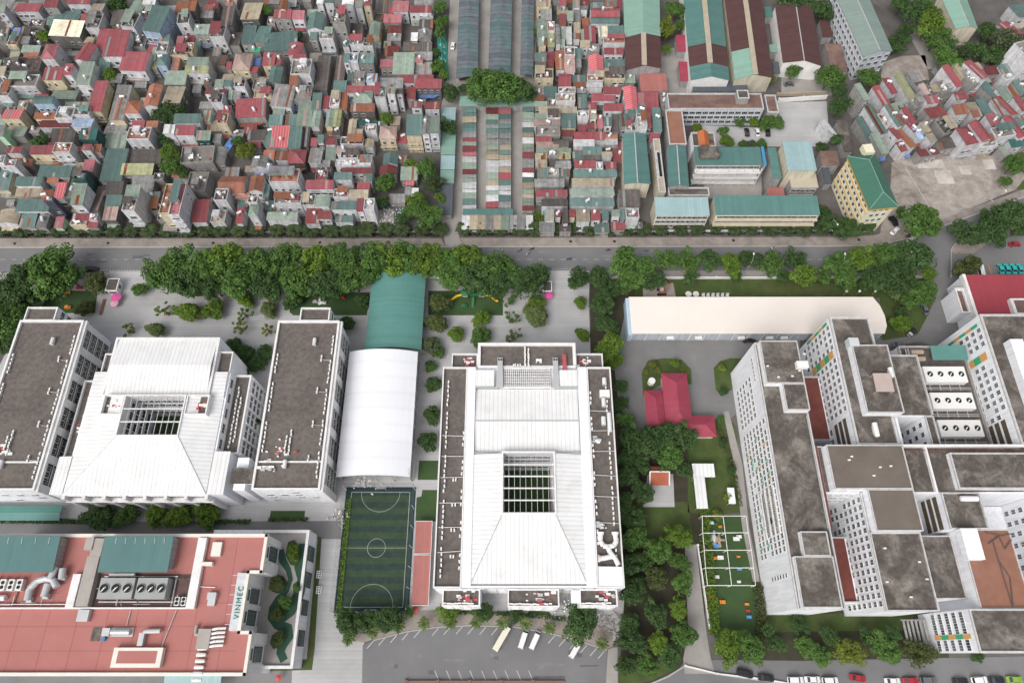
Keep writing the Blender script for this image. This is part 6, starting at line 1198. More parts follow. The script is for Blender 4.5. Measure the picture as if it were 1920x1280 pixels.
def crown(seed, nc=34, per=85, ls=.1, zs=.78, sparse=False):
    r = random.Random(seed); v = []; f = []; lob = [(r.uniform(.78,1.12), r.uniform(0,6.28)) for _ in range(3)]
    for i in range(nc):
        th = r.uniform(0, 2*math.pi); u = r.uniform(-.35, 1); rad = r.uniform(.55,.86) if not sparse else r.uniform(.3,.95)
        k = 1+.16*math.sin(2*th+lob[0][1])+.1*math.sin(3*th+lob[1][1])
        c = Vector((math.cos(th)*math.sqrt(max(0,1-u*u))*rad*k, math.sin(th)*math.sqrt(max(0,1-u*u))*rad*k, u*zs*rad)); cr = r.uniform(.2,.36) if not sparse else r.uniform(.12,.2)
        for j in range(per):
            d = Vector((r.gauss(0,1), r.gauss(0,1), r.gauss(.35,1))).normalized(); p = c+d*cr*r.uniform(.7,1.05)
            leafquad(v, f, p, (d+Vector((r.gauss(0,.5),r.gauss(0,.5),r.gauss(.5,.5)))).normalized(), ls*r.uniform(.7,1.3), r)
    for j in range(0 if sparse else 500):
        d = Vector((r.gauss(0,1), r.gauss(0,1), r.gauss(0,.6))).normalized()*r.uniform(.1,.6); leafquad(v, f, Vector((d.x,d.y,d.z*zs)), Vector((r.gauss(0,.4),r.gauss(0,.4),1)).normalized(), ls*1.5, r)
    me = bpy.data.meshes.new('crown'); me.from_pydata(v, [], f); me.materials.append(LM['m']); return me
CR = [crown(100+i) for i in range(7)]; CS = [crown(200+i, 16, 42, .13, .95, True) for i in range(3)]; CB = [crown(300+i, 40, 80, .12, .85) for i in range(2)]
def palm(seed, nf=15, fan=False):
    r = random.Random(seed); v = []; f = []
    for i in range(nf):
        a = 2*math.pi*i/nf+r.uniform(-.2,.2); up = r.uniform(.35,1.1); L_ = r.uniform(.8,1.08); prev = None; n = 7
        for k in range(n+1):
            t = k/n; rad = L_*t; z = up*(t*1.1-t*t*1.15); c = Vector((math.cos(a)*rad, math.sin(a)*rad, z)); s_ = Vector((-math.sin(a), math.cos(a), 0))
            if prev is not None:
                wl = (.28 if not fan else .16)*math.sin(math.pi*min(1,t*.9+.1)); 
                for sg in (-1,1):
                    q = len(v); v += [tuple(prev), tuple(c), tuple(c+s_*sg*wl+Vector((math.cos(a),math.sin(a),0))*.12+Vector((0,0,-.08))), tuple(prev+s_*sg*wl*.8+Vector((math.cos(a),math.sin(a),0))*.1+Vector((0,0,-.08)))]; f.append((q,q+1,q+2,q+3))
            prev = c
    me = bpy.data.meshes.new('crown'); me.from_pydata(v, [], f); me.materials.append(LM['p']); return me
PM = [palm(1,17), palm(2,19), palm(3,16)]; FPM = [palm(11,26,True), palm(12,28,True)]
def trunkmesh(limbs=True):
    b = MB(); b.tube((0,0,0),(0,0,.45),.085,7,.065); b.tube((0,0,.45),(.02,.01,1),.065,7,.035)
    if limbs:
        for i in range(5):
            a = 1.26*i+.3; b.tube((0,0,.5+.06*i),(math.cos(a)*.5,math.sin(a)*.5,1.05),.04,5,.014)
    return b.mesh('trunk', m_bark)
TRK = trunkmesh(); PTRK = trunkmesh(False)
b = MB(); b.tube((0,0,0),(0,0,.55),.42,8,.55); POT = b.mesh('pot', mat('clay_pot', (.2,.11,.08), var=.2))
def setmat(o, m): o.material_slots[0].link = 'OBJECT'; o.material_slots[0].material = m
TREES = {}
def tree(x, y, r, tint, zone, kind='tree', hz=None, gz=0.0):
    rnd = random
    if zone.startswith('road row between'): r *= 1.2; y -= 3
    elif zone.startswith('road row'): r *= 1.02; y -= 2
    if kind == 'pot': r *= 1.2; tint = {'o': 'b', 'd': 'm', 'g': 'f'}.get(tint, tint)
    rm = r/SX(y, 5)
    hc = hz if hz is not None else (rm*.95+1.8 if kind == 'tree' else (rm*.75+.6 if kind in ('bush','pot') else 2.2))
    if kind == 'palm': hc = 2.0
    if kind == 'fan': hc = 3.4
    p = P(x, y, hc+gz); nm = {'tree': 'tree', 'bush': 'shrub', 'pot': 'potted_tree', 'palm': 'palm', 'fan': 'fan_palm', 'sparse': 'tree'}[kind]
    T = thing(nm, '', {'tree':'tree','bush':'shrub','pot':'potted tree','palm':'palm','fan':'palm','sparse':'tree'}[kind], (p.x, p.y, gz), rnd.uniform(0, 6.28), zone)
    if kind in ('tree','bush'): me = rnd.choice(CR if kind == 'tree' else CB)
    elif kind == 'pot' and tint not in 'y' and rnd.random() < .75: me = rnd.choice(CB)
    elif kind in ('pot','sparse'): me = rnd.choice(CS)
    elif kind == 'palm': me = rnd.choice(PM)
    else: me = rnd.choice(FPM)
    asp = rnd.uniform(.88,1.12) if kind not in ('palm','fan') else 1; k = 1.12 if kind in ('tree','bush') else 1.2
    c = put('crown', me, T, (0,0,hc if kind not in ('palm','fan') else hc), rnd.uniform(0,6), (rm*k*asp, rm*k/asp, rm*rnd.uniform(.85,1.1)))
    setmat(c, LM[tint])
    put('trunk', PTRK if kind in ('palm','fan') else TRK, T, (0,0,0), 0, (max(.8,rm*.7),)*2+(hc*1.02,))
    if kind == 'pot': put('pot', POT, T, (0,0,0), 0, (1.3,1.3,1.3))
    TREES.setdefault(zone, []).append((T, x, y, tint, nm))
def trees(zone, s, kind='tree', gz=0.0, hz=None):
    for q in s.split():
        a = q.split(','); tree(float(a[0]), float(a[1]), float(a[2]), a[3], zone, kind, hz, gz)
random.seed(77)
trees('row along the road, left of the gate', '98,508,42,m 60,512,26,m 130,520,26,m 35,540,34,d 12,562,30,d 15,605,34,m -10,575,30,m 8,640,28,d 30,580,20,d 62,560,18,d')
trees('road row between the two gates', '300,520,26,m 335,500,30,m 350,538,26,d 385,505,28,m 402,540,24,d 425,490,28,b 440,525,30,m 480,500,28,m 500,537,26,d 530,495,27,m 555,530,28,m 590,500,28,b 615,540,26,d 640,490,26,m 665,530,26,m 680,488,22,d 705,494,26,m 735,490,26,b 766,487,26,m 800,494,26,b 832,497,24,m 850,520,24,m 880,487,24,b 890,520,26,d 915,508,24,m 940,500,20,m 932,538,24,d 965,520,20,m 993,532,26,d 1015,520,14,d')
trees('road row right of the gates', '1085,524,21,d 1125,526,22,d 1170,492,27,m 1150,545,16,d 1210,502,21,m 1248,488,21,m 1180,530,22,m 1290,490,23,m 1225,530,20,d 1330,490,21,d 1295,522,14,d 1370,500,21,b 1405,488,19,d 1447,498,22,m 1490,488,21,d 1508,518,23,b 1543,520,14,m 1570,494,23,m 1615,486,25,b 1585,522,22,m 1655,482,25,m 1637,522,24,d 1663,528,26,d 1715,482,31,d 1690,522,28,d 1740,515,14,b 1730,553,24,m 1700,540,18,d 1380,520,12,d 1470,520,12,d')
trees('lawn behind the tent hall', '1690,585,11,d 1690,607,18,b 1700,565,14,m'); trees('lawn behind the tent hall', '1678,552,13,f 1694,544,13,f', 'fan')
trees('junction at the right', '1728,418,35,m 1690,398,11,m 1815,438,26,d 1862,432,28,d 1895,402,30,d 1912,428,18,d 1812,500,22,o 1850,410,16,d')
trees('thicket beside the yellow building', '1555,418,18,d 1580,425,20,d 1600,428,18,d 1625,425,14,d 1545,400,14,d')
trees('yard beside the arched halls', '825,570,18,o 818,605,19,o 810,648,17,g 822,662,11,m 807,687,11,m 812,720,15,d 810,778,16,d 804,828,17,d 680,565,13,d 648,606,15,d 547,563,17,d 180,533,20,o 160,577,15,o 262,543,13,m', 'bush')
trees('paved school yard', '243,617,12,y 292,617,12,g 310,583,13,b 353,584,16,b 400,582,15,b 458,587,12,m 460,563,12,b 503,582,12,g 508,550,12,b 450,613,13,y 503,617,12,y 855,626,11,b 901,630,14,d 903,597,12,b 958,563,12,m 960,597,13,d 962,630,13,g 1005,590,17,g 1003,568,13,b 1093,627,10,b 1088,567,9,b', 'pot')
trees('gap between the left school blocks', '440,648,15,d 462,662,17,d 483,682,16,d 497,660,14,d 470,690,12,d 192,690,9,m 176,660,8,m 480,740,10,d 478,790,9,d', 'bush')
trees('front of the left school hall', '187,968,26,d 238,966,19,m 290,966,19,b 335,967,23,b 388,965,23,b', 'bush')
trees('garden between school and hospital', '1130,570,23,d 1138,610,19,d 1140,655,27,b 1152,678,16,b 1165,725,13,d 1165,757,14,d 1172,787,15,m 1187,820,26,d 1217,832,28,d 1250,816,26,d 1285,816,23,d 1257,856,24,m 1175,862,18,d 1173,895,20,d 1206,922,20,d 1173,942,20,d 1186,971,22,d 1190,1007,23,m 1232,1034,24,m 1190,1057,24,d 1232,1083,21,o 1186,1106,24,d 1229,1148,22,d 1180,1171,20,d 1183,1201,24,d 1236,1207,20,b 1173,1247,18,d 1212,1247,19,m 1256,1230,22,d 1275,1053,17,m 1281,1093,20,m 1271,1139,18,b 1281,1188,22,m 1271,1004,23,b 1281,880,15,d 1250,866,18,d 1200,870,16,d 1160,1020,14,d 1165,1085,14,d')
trees('south hedge of the hospital', '1363,1217,26,b 1409,1217,24,m 1386,1198,17,m 1456,1207,15,d 1512,1212,18,m 1538,1227,20,m 1594,1220,25,y 1656,1214,26,m 1722,1224,25,o 1499,1172,17,d 1558,1194,18,d 1670,1190,18,d 1833,1230,11,d 1620,1190,14,d 1440,1180,13,d')
trees('edge of the bottom car park', '654,1196,13,f 700,1183,13,f 747,1173,13,f 795,1168,12,f 845,1167,12,f 893,1166,12,f 942,1167,12,f 986,1168,12,f 1030,1176,12,f 1083,1194,12,f 1129,1206,12,f', 'fan')
trees('strip south of the pitch and school', '657,1166,26,d 690,1162,20,d 732,1160,25,d 841,1145,21,b 906,1145,18,d 970,1148,16,d 1091,1165,33,d 768,1145,9,m')
trees('dense houses at left', '83,68,13,b 218,10,18,d 208,142,14,b 305,215,18,d 325,205,20,d 335,225,16,d 322,312,20,m 318,288,18,b 312,262,14,d 460,283,17,y 445,265,10,m 75,268,16,d 497,20,12,m 725,222,12,b 560,70,9,p 12,165,10,d 320,375,9,d 345,325,12,d')
trees('overgrown plot left of the market lane', '722,343,18,m 715,378,13,d 840,236,17,d 800,318,20,m 815,345,18,p 790,395,20,m 806,408,22,m 780,375,15,b 770,398,14,m 770,310,13,b 825,372,10,b 755,410,12,d')
trees('green strip beside the net market', '825,15,13,m 828,42,13,m 825,62,11,m 822,125,13,m 832,140,9,b 818,100,9,d')
trees('market crossing', '905,160,32,m 940,165,36,m 968,172,26,d 845,175,17,d 995,178,13,d 872,166,11,d 1008,60,8,m 1006,130,9,d')
trees('warehouse yard', '1250,52,19,y 1268,20,19,m 1277,48,12,m 1250,93,9,b 1480,5,26,d 1510,10,20,d 1542,22,20,d 1488,132,15,m 1555,145,23,m 1572,168,16,d 1572,200,20,d 1630,147,19,m 1445,150,9,y')
trees('grove at the top right', '1745,45,28,b 1757,72,23,m 1685,82,20,d 1770,78,22,d 1800,112,22,p 1775,112,25,m 1825,95,18,d 1890,82,30,g 1712,22,23,d 1862,105,20,d 1700,58,16,d 1735,20,20,m 1690,10,18,d 1850,60,18,d 1900,310,18,m 1885,340,10,m')
trees('courtyard of the teal-roofed school', '1385,226,12,m 1410,226,12,b 1438,230,15,m 1455,228,14,m 1308,240,9,b 1355,246,9,m 1362,264,12,b 1393,272,9,m 1408,272,9,g 1428,270,9,m 1540,276,10,d 1568,262,12,d', 'bush')
trees('lawns round the crimson lodge', '1224,682,7,y 1265,680,8,b 1211,697,5,y 1233,694,6,y 1280,694,5,y 1353,690,7,y 1357,733,8,d 1350,785,7,m 1355,830,8,d 1372,880,8,d 1365,930,9,y 1345,965,9,y', 'bush')
trees('clinic roof garden', '549,1036,12,b 517,1094,12,o 557,1102,6,m 536,1128,11,m 519,1152,11,o 522,1196,10,o', 'bush', gz=8.4)
random.seed(41)
for i in range(25): tree(8+34*i+random.uniform(-3,3), 431+random.uniform(-2,1), random.uniform(14,18), 'p', 'palm hedge left of the lane', 'palm')
for i in range(23): tree(872+33.5*i+random.uniform(-3,3), 429-.2*i*0+random.uniform(-2,1), random.uniform(13,17), 'p', 'palm hedge right of the lane', 'palm')
def nth(i): return ORD[i] if i < 16 else '%dth' % (i+1) if (i+1) % 10 not in (1,2,3) or 10 < (i+1) % 100 < 14 else '%d%s' % (i+1, {1:'st',2:'nd',3:'rd'}[(i+1) % 10])
for zone, L_ in TREES.items():
    vert = zone.startswith(('garden between', 'yard beside', 'green strip')); L_.sort(key=lambda q: (q[2] if vert else q[1]))
    for i, (T, x, y, tint, nm) in enumerate(L_):
        T['label'] = '%s %s, %s from %s in the %s' % (LW[tint], nm.replace('_', ' '), nth(i), 'top' if vert else 'left', zone)
# hedges: masses of leaves on low stems
def hedge(label, pts, wd, z0, z1, tint, dens=26, kind=None):
    r = random.Random(len(label)+int(pts[0][0])); q = [P(x, y, z0) for x, y in pts]; T = thing('hedge', label, 'hedge', tuple(q[0][:2])+(0,)); o = Vector(T.location); v = []; f = []
    for a, b_ in zip(q[:-1], q[1:]):
        d = b_-a; n = Vector((-d.y,d.x,0)).normalized()
        for i in range(int(d.length*dens*wd)):
            p = a+d*r.random()+n*wd*(r.random()-.5); p.z = z0+(z1-z0)*(1-r.random()**2)*r.uniform(.75,1.1); leafquad(v, f, p-o, Vector((r.gauss(0,.6),r.gauss(0,.6),1)).normalized(), r.uniform(.3,.6), r)
    me = bpy.data.meshes.new('foliage'); me.from_pydata(v, [], f); me.materials.append(LM[tint]); put('foliage', me, T, (0,0,0))
    b = MB(T)
    for a, b_ in zip(q[:-1], q[1:]):
        nn = max(2, int((b_-a).length/2))
        for i in range(nn): p = a+(b_-a)*i/nn; b.tube((p.x,p.y,0),(p.x,p.y,z1*.8),.06,4)
    so_ = b.build('stems', m_bark, T); so_['kind'] = 'stuff'; return T
hedge('dark low hedge under the palms left of the lane', [(-30,442),(400,442),(825,441)], 2.0, 0, .9, 'h', 9)
hedge('dark low hedge under the palms right of the lane', [(864,440),(1250,439),(1600,436)], 1.8, 0, .9, 'h', 9)
hedge('bright creeper hedge along the ramp and playground', [(1318,955),(1322,1020),(1330,1100),(1338,1190)], 3.0, .2, 3.0, 'b', 20)
hedge('dark shrubs along the foot of the hospital', [(1418,1095),(1424,1150),(1424,1200)], 3.0, .2, 2.4, 'o', 18)
hedge('clipped hedge along the lane by the clinic', [(-30,977),(180,978)], 1.4, 0, 1.0, 'd', 22); hedge('clipped hedge between shrubs and lane', [(400,978),(470,978)], 1.4, 0, 1.0, 'd', 22)
hedge('hedge below the small lawn by the school block', [(504,974),(578,974)], 1.2, 0, 1.0, 'd', 22); hedge('green strip along the left side of the pitch', [(655,935),(636,1140)], 1.4, 0, .7, 'b', 20)
hedge('young shrubs along the path by the hospital', [(1345,800),(1368,860),(1385,950)], 2.4, 0, 1.0, 'o', 9)
hedge('weeds on the plot beside the front stalls', [(992,424),(1018,400)], 5, 0, .8, 'b', 9)
hedge('shrubs in front of the school beside the car park', [(830,1146),(960,1150),(1060,1160)], 1.2, 0, .9, 'd', 18)
# ================================================================ walls and small structures
def wall(label, pts, ht, th, m, name='wall', cat='wall', base=0.0):
    q = [P(x, y, 0) for x, y in pts]; T = thing(name, label, cat, tuple(q[0]))
    for a, b_ in zip(q[:-1], q[1:]):
        n = max(1, int((b_-a).length/9))
        for i in range(n):
            s0 = a+(b_-a)*(i/n); s1 = a+(b_-a)*((i+1)/n); b = MB(T); b.bar(s0, s1, th, ht); b.build('panel', m, T); b = MB(T); b.box(s0.x-th*.8,s0.x+th*.8,s0.y-th*.8,s0.y+th*.8,0,ht+.2); b.build('pier', m, T)
    return T
wall('low white boundary wall behind the trees right of the gates', [(1110,523),(1480,522),(1740,521)], 1.3, .35, m_whitep)
wall('low white boundary wall behind the trees between the gates', [(290,523),(700,522),(1018,522)], 1.3, .35, m_whitep)
wall('low white wall behind the palms right of the lane', [(862,436),(1620,434)], 1.1, .3, m_whitep); wall('low grey wall behind the palms left of the lane', [(-30,438),(822,437)], 1.0, .3, m_gwall)
wall('white wall between the two grey yards', [(1458,192),(1548,186)], 2.2, .4, m_whitep); wall('tan wall along the upper grey yard', [(1456,180),(1548,177)], 1.6, .4, m_ridge)
wall('low pale wall along the ramp road', [(1307,1022),(1330,1180)], 1.0, .4, m_whitep); wall('white low wall between car park and road', [(1284,1247),(1345,1262),(1430,1272),(1500,1284)], .7, .35, m_whitep)
wall('long low wall along the bottom edge of the car park', [(762,1277),(1058,1277)], .8, .6, mat('brown_coping', (.2,.12,.1)))
wall('broken wall line across the cleared lot', [(1697,316),(1748,400)], .4, .3, m_kerb); wall('low wall between the lot and the pavement', [(1762,408),(1855,372),(1862,380)], .5, .3, m_kerb)
random.seed(3)
RBL = bpy.data.objects.new('rubble', None)
b = MB()
for i in range(420):
    x, y = random.uniform(1680,1880), random.uniform(300,400)
    if not inpoly(x, y, [(1690,305),(1870,298),(1900,345),(1770,400),(1740,400)]): continue
    p = P(x, y); s_ = random.uniform(.1,.5)*random.choice((.5,.6,1)); b.box(p.x-s_,p.x+s_,p.y-s_*.6,p.y+s_*.6,.06,.08+s_*.35)
o = b.build('rubble', m_lot); o['kind'] = 'stuff'; bpy.data.objects.remove(RBL)
for i,(x0,y0,x1,y1) in enumerate(((1716,300,1772,316),(1750,320,1790,345),(1796,312,1822,328),(1840,300,1868,318))):
    a = RC(x0,y0,x1,y1,0); b = MB(); b.box(a[0],a[1],a[2],a[3],.06,.22); o = b.build('slab', mat('bleached_slab', (.5,.47,.44), var=.2, dirt=(.3,.24,.2), damt=.6)); o['kind'] = 'structure'
def kiosk2(label, x, y, sx, sy, h):
    p = P(x, y, h); T = thing('guard_kiosk', label, 'kiosk', (p.x,p.y,0)); b = MB(T); b.box(p.x-sx,p.x+sx,p.y-sy,p.y+sy,0,h); wl = b.build('wall', m_white, T); b = MB(T); b.box(p.x-sx-.3,p.x+sx+.3,p.y-sy-.3,p.y+sy+.3,h,h+.25); b.build('roof', m_whitep, T)
    b = MB(T); b.box(p.x-sx,p.x+sx,p.y-sy,p.y+sy,h+.25,h+.27); b.build('roof_deck', m_conc, T); put('window', W2, wl, Vector((p.x,p.y-sy-.02,1.7))-Vector(T.location)); put('window', W1, wl, Vector((p.x+(sx if x < 960 else -sx),p.y,1.7))-Vector(T.location), math.pi/2)
kiosk2('white guard kiosk with flat grey roof at the left gate', 211, 534, 1.8, 2.3, 3.2); kiosk2('white guard kiosk with flat roof at the right gate', 1026, 537, 1.4, 1.8, 3.0)
m_pinkc = mat('pink_canvas', (.62,.1,.3), var=.1); m_pinkl = mat('pale_pink_canvas', (.68,.38,.42), var=.08)
def brolly(label, x, y, r, m, z=2.5):
    p = P(x, y, z); T = thing('umbrella', label, 'umbrella', (p.x,p.y,0)); b = MB(T); n = 8
    ring_ = [(p.x+math.cos(6.283*i/n)*r, p.y+math.sin(6.283*i/n)*r, z-.45) for i in range(n)]; b.add(ring_+[(p.x,p.y,z+.2)], [(i,(i+1)%n,n) for i in range(n)]+[tuple(range(n))[::-1]]); b.build('canopy', m, T); b = MB(T); b.tube((p.x,p.y,0),(p.x,p.y,z-.1),.05,6); b.build('pole', m_steel, T)
brolly('bright pink umbrella beside the left gate kiosk', 216, 556, 1.9, m_pinkc, 2.7); brolly('pale pink umbrella below the left gate kiosk', 213, 567, 1.5, m_pinkl); brolly('pink umbrella beside the right gate kiosk', 1029, 552, 1.7, m_pinkc); brolly('small crimson umbrella by the south end of the shelter roofs', 778, 1143, 1.2, m_redk, 2.4); brolly('tiny dark red umbrella at the clinic corner', 521, 1270, 1.0, m_redk, 2.4)
p = P(193,576); T = thing('bench', 'long brown bench beside the left turf playground', 'bench', (p.x,p.y,0)); b = MB(T); b.box(p.x-.5,p.x+.5,p.y-3.2,p.y+3.2,.4,.5); b.build('seat', mat('brown_wood', (.2,.09,.06), var=.2), T)
for dy in (-2.8,0,2.8): b = MB(T); b.box(p.x-.4,p.x+.4,p.y+dy-.1,p.y+dy+.1,.06,.4); b.build('leg', m_steel, T)
# play structures
def play(label, x, y, cols, seed):
    r = random.Random(seed); p = P(x, y); T = thing('play_structure', label, 'playground', (p.x,p.y,.06)); o = Vector(T.location)
    for i in range(2):
        cx_ = p.x-4+6*i; b = MB(T)
        for dx in (-1,1):
            for dy in (-1,1): b.tube((cx_+dx,p.y+dy,.06),(cx_+dx,p.y+dy,3.2),.1,6)
        b.build('tower_frame', cols[0], T); b = MB(T); b.box(cx_-1,cx_+1,p.y-1,p.y+1,1.4,1.55); b.build('deck', m_steel, T)
        b = MB(T); n = 10; b.add([(cx_+math.cos(6.283*k/n)*1.6,p.y+math.sin(6.283*k/n)*1.6,3.2) for k in range(n)]+[(cx_,p.y,4.1)], [(k,(k+1)%n,n) for k in range(n)]+[tuple(range(n))[::-1]]); b.build('tower_roof', cols[1], T)
    for sg in (-1,1):
        b = MB(T); pts = [(p.x-1+sg*4,p.y,1.6),(p.x-1+sg*6,p.y-.4,1.2),(p.x-1+sg*7.6,p.y-1.4,.7),(p.x-1+sg*9,p.y-2.2,.35)]
        for a_, c_ in zip(pts[:-1], pts[1:]): b.tube(a_, c_, .45, 8)
        b.build('slide', cols[2], T)
    b = MB(T); b.bar((p.x-3,p.y,1.45),(p.x+1,p.y,1.45),.9,.15); b.bar((p.x-1,p.y-1,1.2),(p.x-1.2,p.y-4.6,.1),.9,.2); b.build('bridge', cols[0], T)
c_bl = mat('blue_plastic', (.12,.3,.6), var=.05); c_rd = mat('red_plastic', (.5,.05,.04), var=.05); c_or = mat('orange_plastic', (.65,.24,.03), var=.05); c_gr = mat('green_plastic', (.03,.16,.06), var=.05); c_ye = mat('yellow_plastic', (.7,.45,.03), var=.05)
play('play set with blue round roofs and red tube slides on turf', 608, 551, (m_steel, c_bl, c_rd), 1); play('dark green play set with yellow slide on the right turf', 893, 556, (c_gr, c_gr, c_ye), 2)
for i, (x, y, m, lab) in enumerate(((128,549,c_or,'orange spring rider on the left turf'),(129,577,c_or,'orange rocker near the left block on turf'),(151,541,c_rd,'red toy car on the left turf'),(843,573,c_gr,'green seesaw frame at left of the right turf'),(870,575,c_gr,'green seesaw frame in the middle of the right turf'),(593,567,m_steel,'grey climbing box beside the blue-roofed play set'),(607,569,m_unit,'white toy house beside the play set'))):
    p = P(x, y); T = thing('play_toy', lab, 'toy', (p.x,p.y,.06)); b = MB(T); b.box(p.x-1.1,p.x+1.1,p.y-.5,p.y+.5,.35,.9); b.box(p.x-.5,p.x+.5,p.y-.4,p.y+.4,.9,1.4); b.build('body', m, T); b = MB(T); b.tube((p.x,p.y,.06),(p.x,p.y,.36),.25,8); b.build('base', m_steel, T)
random.seed(9)
toyc = [(c_bl,'blue'),(c_or,'orange'),(c_gr,'green'),(c_rd,'red'),(m_unit,'white'),(c_ye,'yellow')]
for i, (x, y, k) in enumerate(((1333,980,4),(1340,982,2),(1350,987,1),(1343,1023,0),(1335,1038,2),(1341,1046,1),(1350,1045,4),(1334,1072,0),(1343,1081,4),(1385,1006,4),(1384,1043,1),(1386,1066,0),(1335,1118,1),(1337,1128,1),(1354,1128,1),(1385,1090,4),(1400,1132,1),(1402,1144,3),(1404,1156,0),(1380,1010,4))):
    p = P(x, y); T = thing('play_toy', '%s plastic toy, %s from the top on the hospital playground' % (toyc[k][1], nth(i)), 'toy', (p.x,p.y,.1)); b = MB(T); s_ = random.uniform(.5,1.0); b.box(p.x-s_,p.x+s_,p.y-s_*.6,p.y+s_*.6,.1,.1+s_*.6); b.box(p.x-s_*.5,p.x+s_*.5,p.y-s_*.5,p.y+s_*.5,.1+s_*.6,.1+s_*1.1); b.build('body', toyc[k][0], T)
for i, (x, y, k) in enumerate(((1345,1012,1),(1336,1008,4))):
    p = P(x, y); T = thing('play_mound', ['tan climbing mound with tubes on the hospital playground','pale slide mound beside the climbing mound'][i], 'playground', (p.x,p.y,.1)); b = MB(T)
    for j in range(5): a = j*1.25; b.tube((p.x,p.y,1.2),(p.x+math.cos(a)*2.2,p.y+math.sin(a)*2.2,.3),.55,8,.4)
    b.tube((p.x,p.y,.1),(p.x,p.y,1.6),1.0,10,.7); b.build('mound', [mat('tan_plastic', (.36,.27,.2)), mat('pale_plastic', (.5,.55,.55))][i], T)
# garden furniture by the tent
for i in range(2):
    p = P(1291+14*i, 551, .8); T = thing('round_table', ['left','right'][i]+' round white table on the lawn by the tent hall', 'table', (p.x,p.y,0), 0, 'round white tables'); b = MB(T); b.tube((p.x,p.y,.74),(p.x,p.y,.8),1.15,16); b.build('table_top', m_unit, T); b = MB(T); b.tube((p.x,p.y,.06),(p.x,p.y,.74),.12,8); b.build('leg', m_steel, T)
for i in range(6):
    p = P(1318+9*i, 555); T = thing('chair', '%s white chair from left in the row by the tent hall' % nth(i), 'chair', (p.x,p.y,.06), 0, 'white lawn chairs'); b = MB(T); b.box(p.x-.55,p.x+.55,p.y-.5,p.y+.5,.5,.62); b.build('seat', m_unit, T); b = MB(T); b.box(p.x-.55,p.x+.55,p.y+.4,p.y+.55,.62,1.4); b.build('backrest', m_unit, T)
    for dx in (-.45,.45): b = MB(T); b.box(p.x+dx-.05,p.x+dx+.05,p.y-.45,p.y+.45,.06,.5); b.build('leg', m_unit, T)
for i, x in enumerate((1581,1605,1634)):
    p = P(x, 553); T = thing('ball_lamp', '%s white ball lamp from left behind the tent hall' % nth(i), 'lamp', (p.x,p.y,.06), 0, 'ball lamps'); b = MB(T); b.tube((p.x,p.y,.06),(p.x,p.y,2.6),.06,6); b.build('pole', m_steel, T); bm = bmesh.new(); bmesh.ops.create_icosphere(bm, subdivisions=2, radius=.5); me = bpy.data.meshes.new('globe'); bm.to_mesh(me); bm.free(); me.materials.append(m_unit); put('globe', me, T, (0,0,2.9))
# excavator by the tent
p = P(1240,549); T = thing('excavator', 'small rusty excavator with raised arm behind the tent hall', 'excavator', (p.x,p.y,.08)); m_ru = mat('rusty_orange', (.26,.1,.05), var=.2)
b = MB(T); b.box(p.x-1.2,p.x+1.2,p.y-1,p.y+1,.9,1.9); b.build('body', m_ru, T); b = MB(T); b.box(p.x-.9,p.x+.3,p.y-.6,p.y+.6,1.9,3.0); b.build('cab', m_steel, T); b = MB(T); b.bar((p.x+.8,p.y,1.8),(p.x+2.4,p.y+1.6,3.6),.4,.4); b.bar((p.x+2.4,p.y+1.6,3.6),(p.x+3.2,p.y+3.6,1.6),.35,.35); b.box(p.x+2.9,p.x+3.6,p.y+3.4,p.y+4.2,.9,1.7); b.build('arm', m_ru, T)
for dy in (-1.2,.8): b = MB(T); b.box(p.x-1.6,p.x+1.6,p.y+dy,p.y+dy+.5,.08,.9); b.build('track', m_dark, T)
# street lamps along the road
for i, (x, y, sg) in enumerate(((372,522,1),(690,521,1),(1147,512,1),(1397,512,1),(1563,512,1),(1684,508,1),(1545,437,-1),(1850,376,-1))):
    p = P(x, y); T = thing('street_lamp', '%s tall grey street lamp from left along the road' % nth(i), 'street lamp', (p.x,p.y,.1), 0, 'street lamps'); b = MB(T); b.tube((p.x,p.y,.1),(p.x,p.y,9),.11,6,.07); b.build('pole', m_steel, T); b = MB(T); b.tube((p.x,p.y,8.9),(p.x+.6,p.y+sg*2.2,9.4),.06,5); b.build('arm', m_steel, T); b = MB(T); b.box(p.x+.4,p.x+.85,p.y+sg*2.5-.4,p.y+sg*2.5+.4,9.3,9.5); b.build('lamp_head', m_unit, T)
for i, (x, y) in enumerate(((28,457),(203,456),(400,456),(600,455),(728,454),(1070,453),(1152,453),(1375,451),(1610,450))):
    p = P(x, y); b = MB(); b.box(p.x-.5,p.x+.5,p.y-.5,p.y+.5,.13,.145); o = b.build('drain_cover', m_dark); o['kind'] = 'structure'
# mural wall beside the net market
q0, q1 = P(826,62,0), P(832,152,0); T = thing('mural_wall', 'green painted wall with white lettering beside the market lane', 'wall', tuple(q1))
b = MB(T); b.bar(q0, q1, .3, 3.4); b.add([tuple(q0+Vector((-1.5,0,3.4))), tuple(q1+Vector((-1.5,0,3.4))), tuple(q1+Vector((2.4,0,.2))), tuple(q0+Vector((2.4,0,.2)))], [(0,1,2,3)]); b.build('painted_face', mat('mural_green', (.05,.3,.24), var=.2, scale=.6), T)
for i in range(5):
    c = q0+(q1-q0)*(.2+.15*i)+Vector((.5,0,1.95)); b = MB(T); n = 10; rr_ = 1.0
    for k in range(n if i % 2 else 6):
        a0, a1 = 6.283*k/n, 6.283*(k+1)/n; b.tube(c+Vector((math.cos(a0)*rr_,math.sin(a0)*rr_*.9,-.82*math.cos(a0)*rr_)), c+Vector((math.cos(a1)*rr_,math.sin(a1)*rr_*.9,-.82*math.cos(a1)*rr_)), .14, 4)
    b.build('letter', mat('mural_white', (.55,.7,.66), var=.1), T)
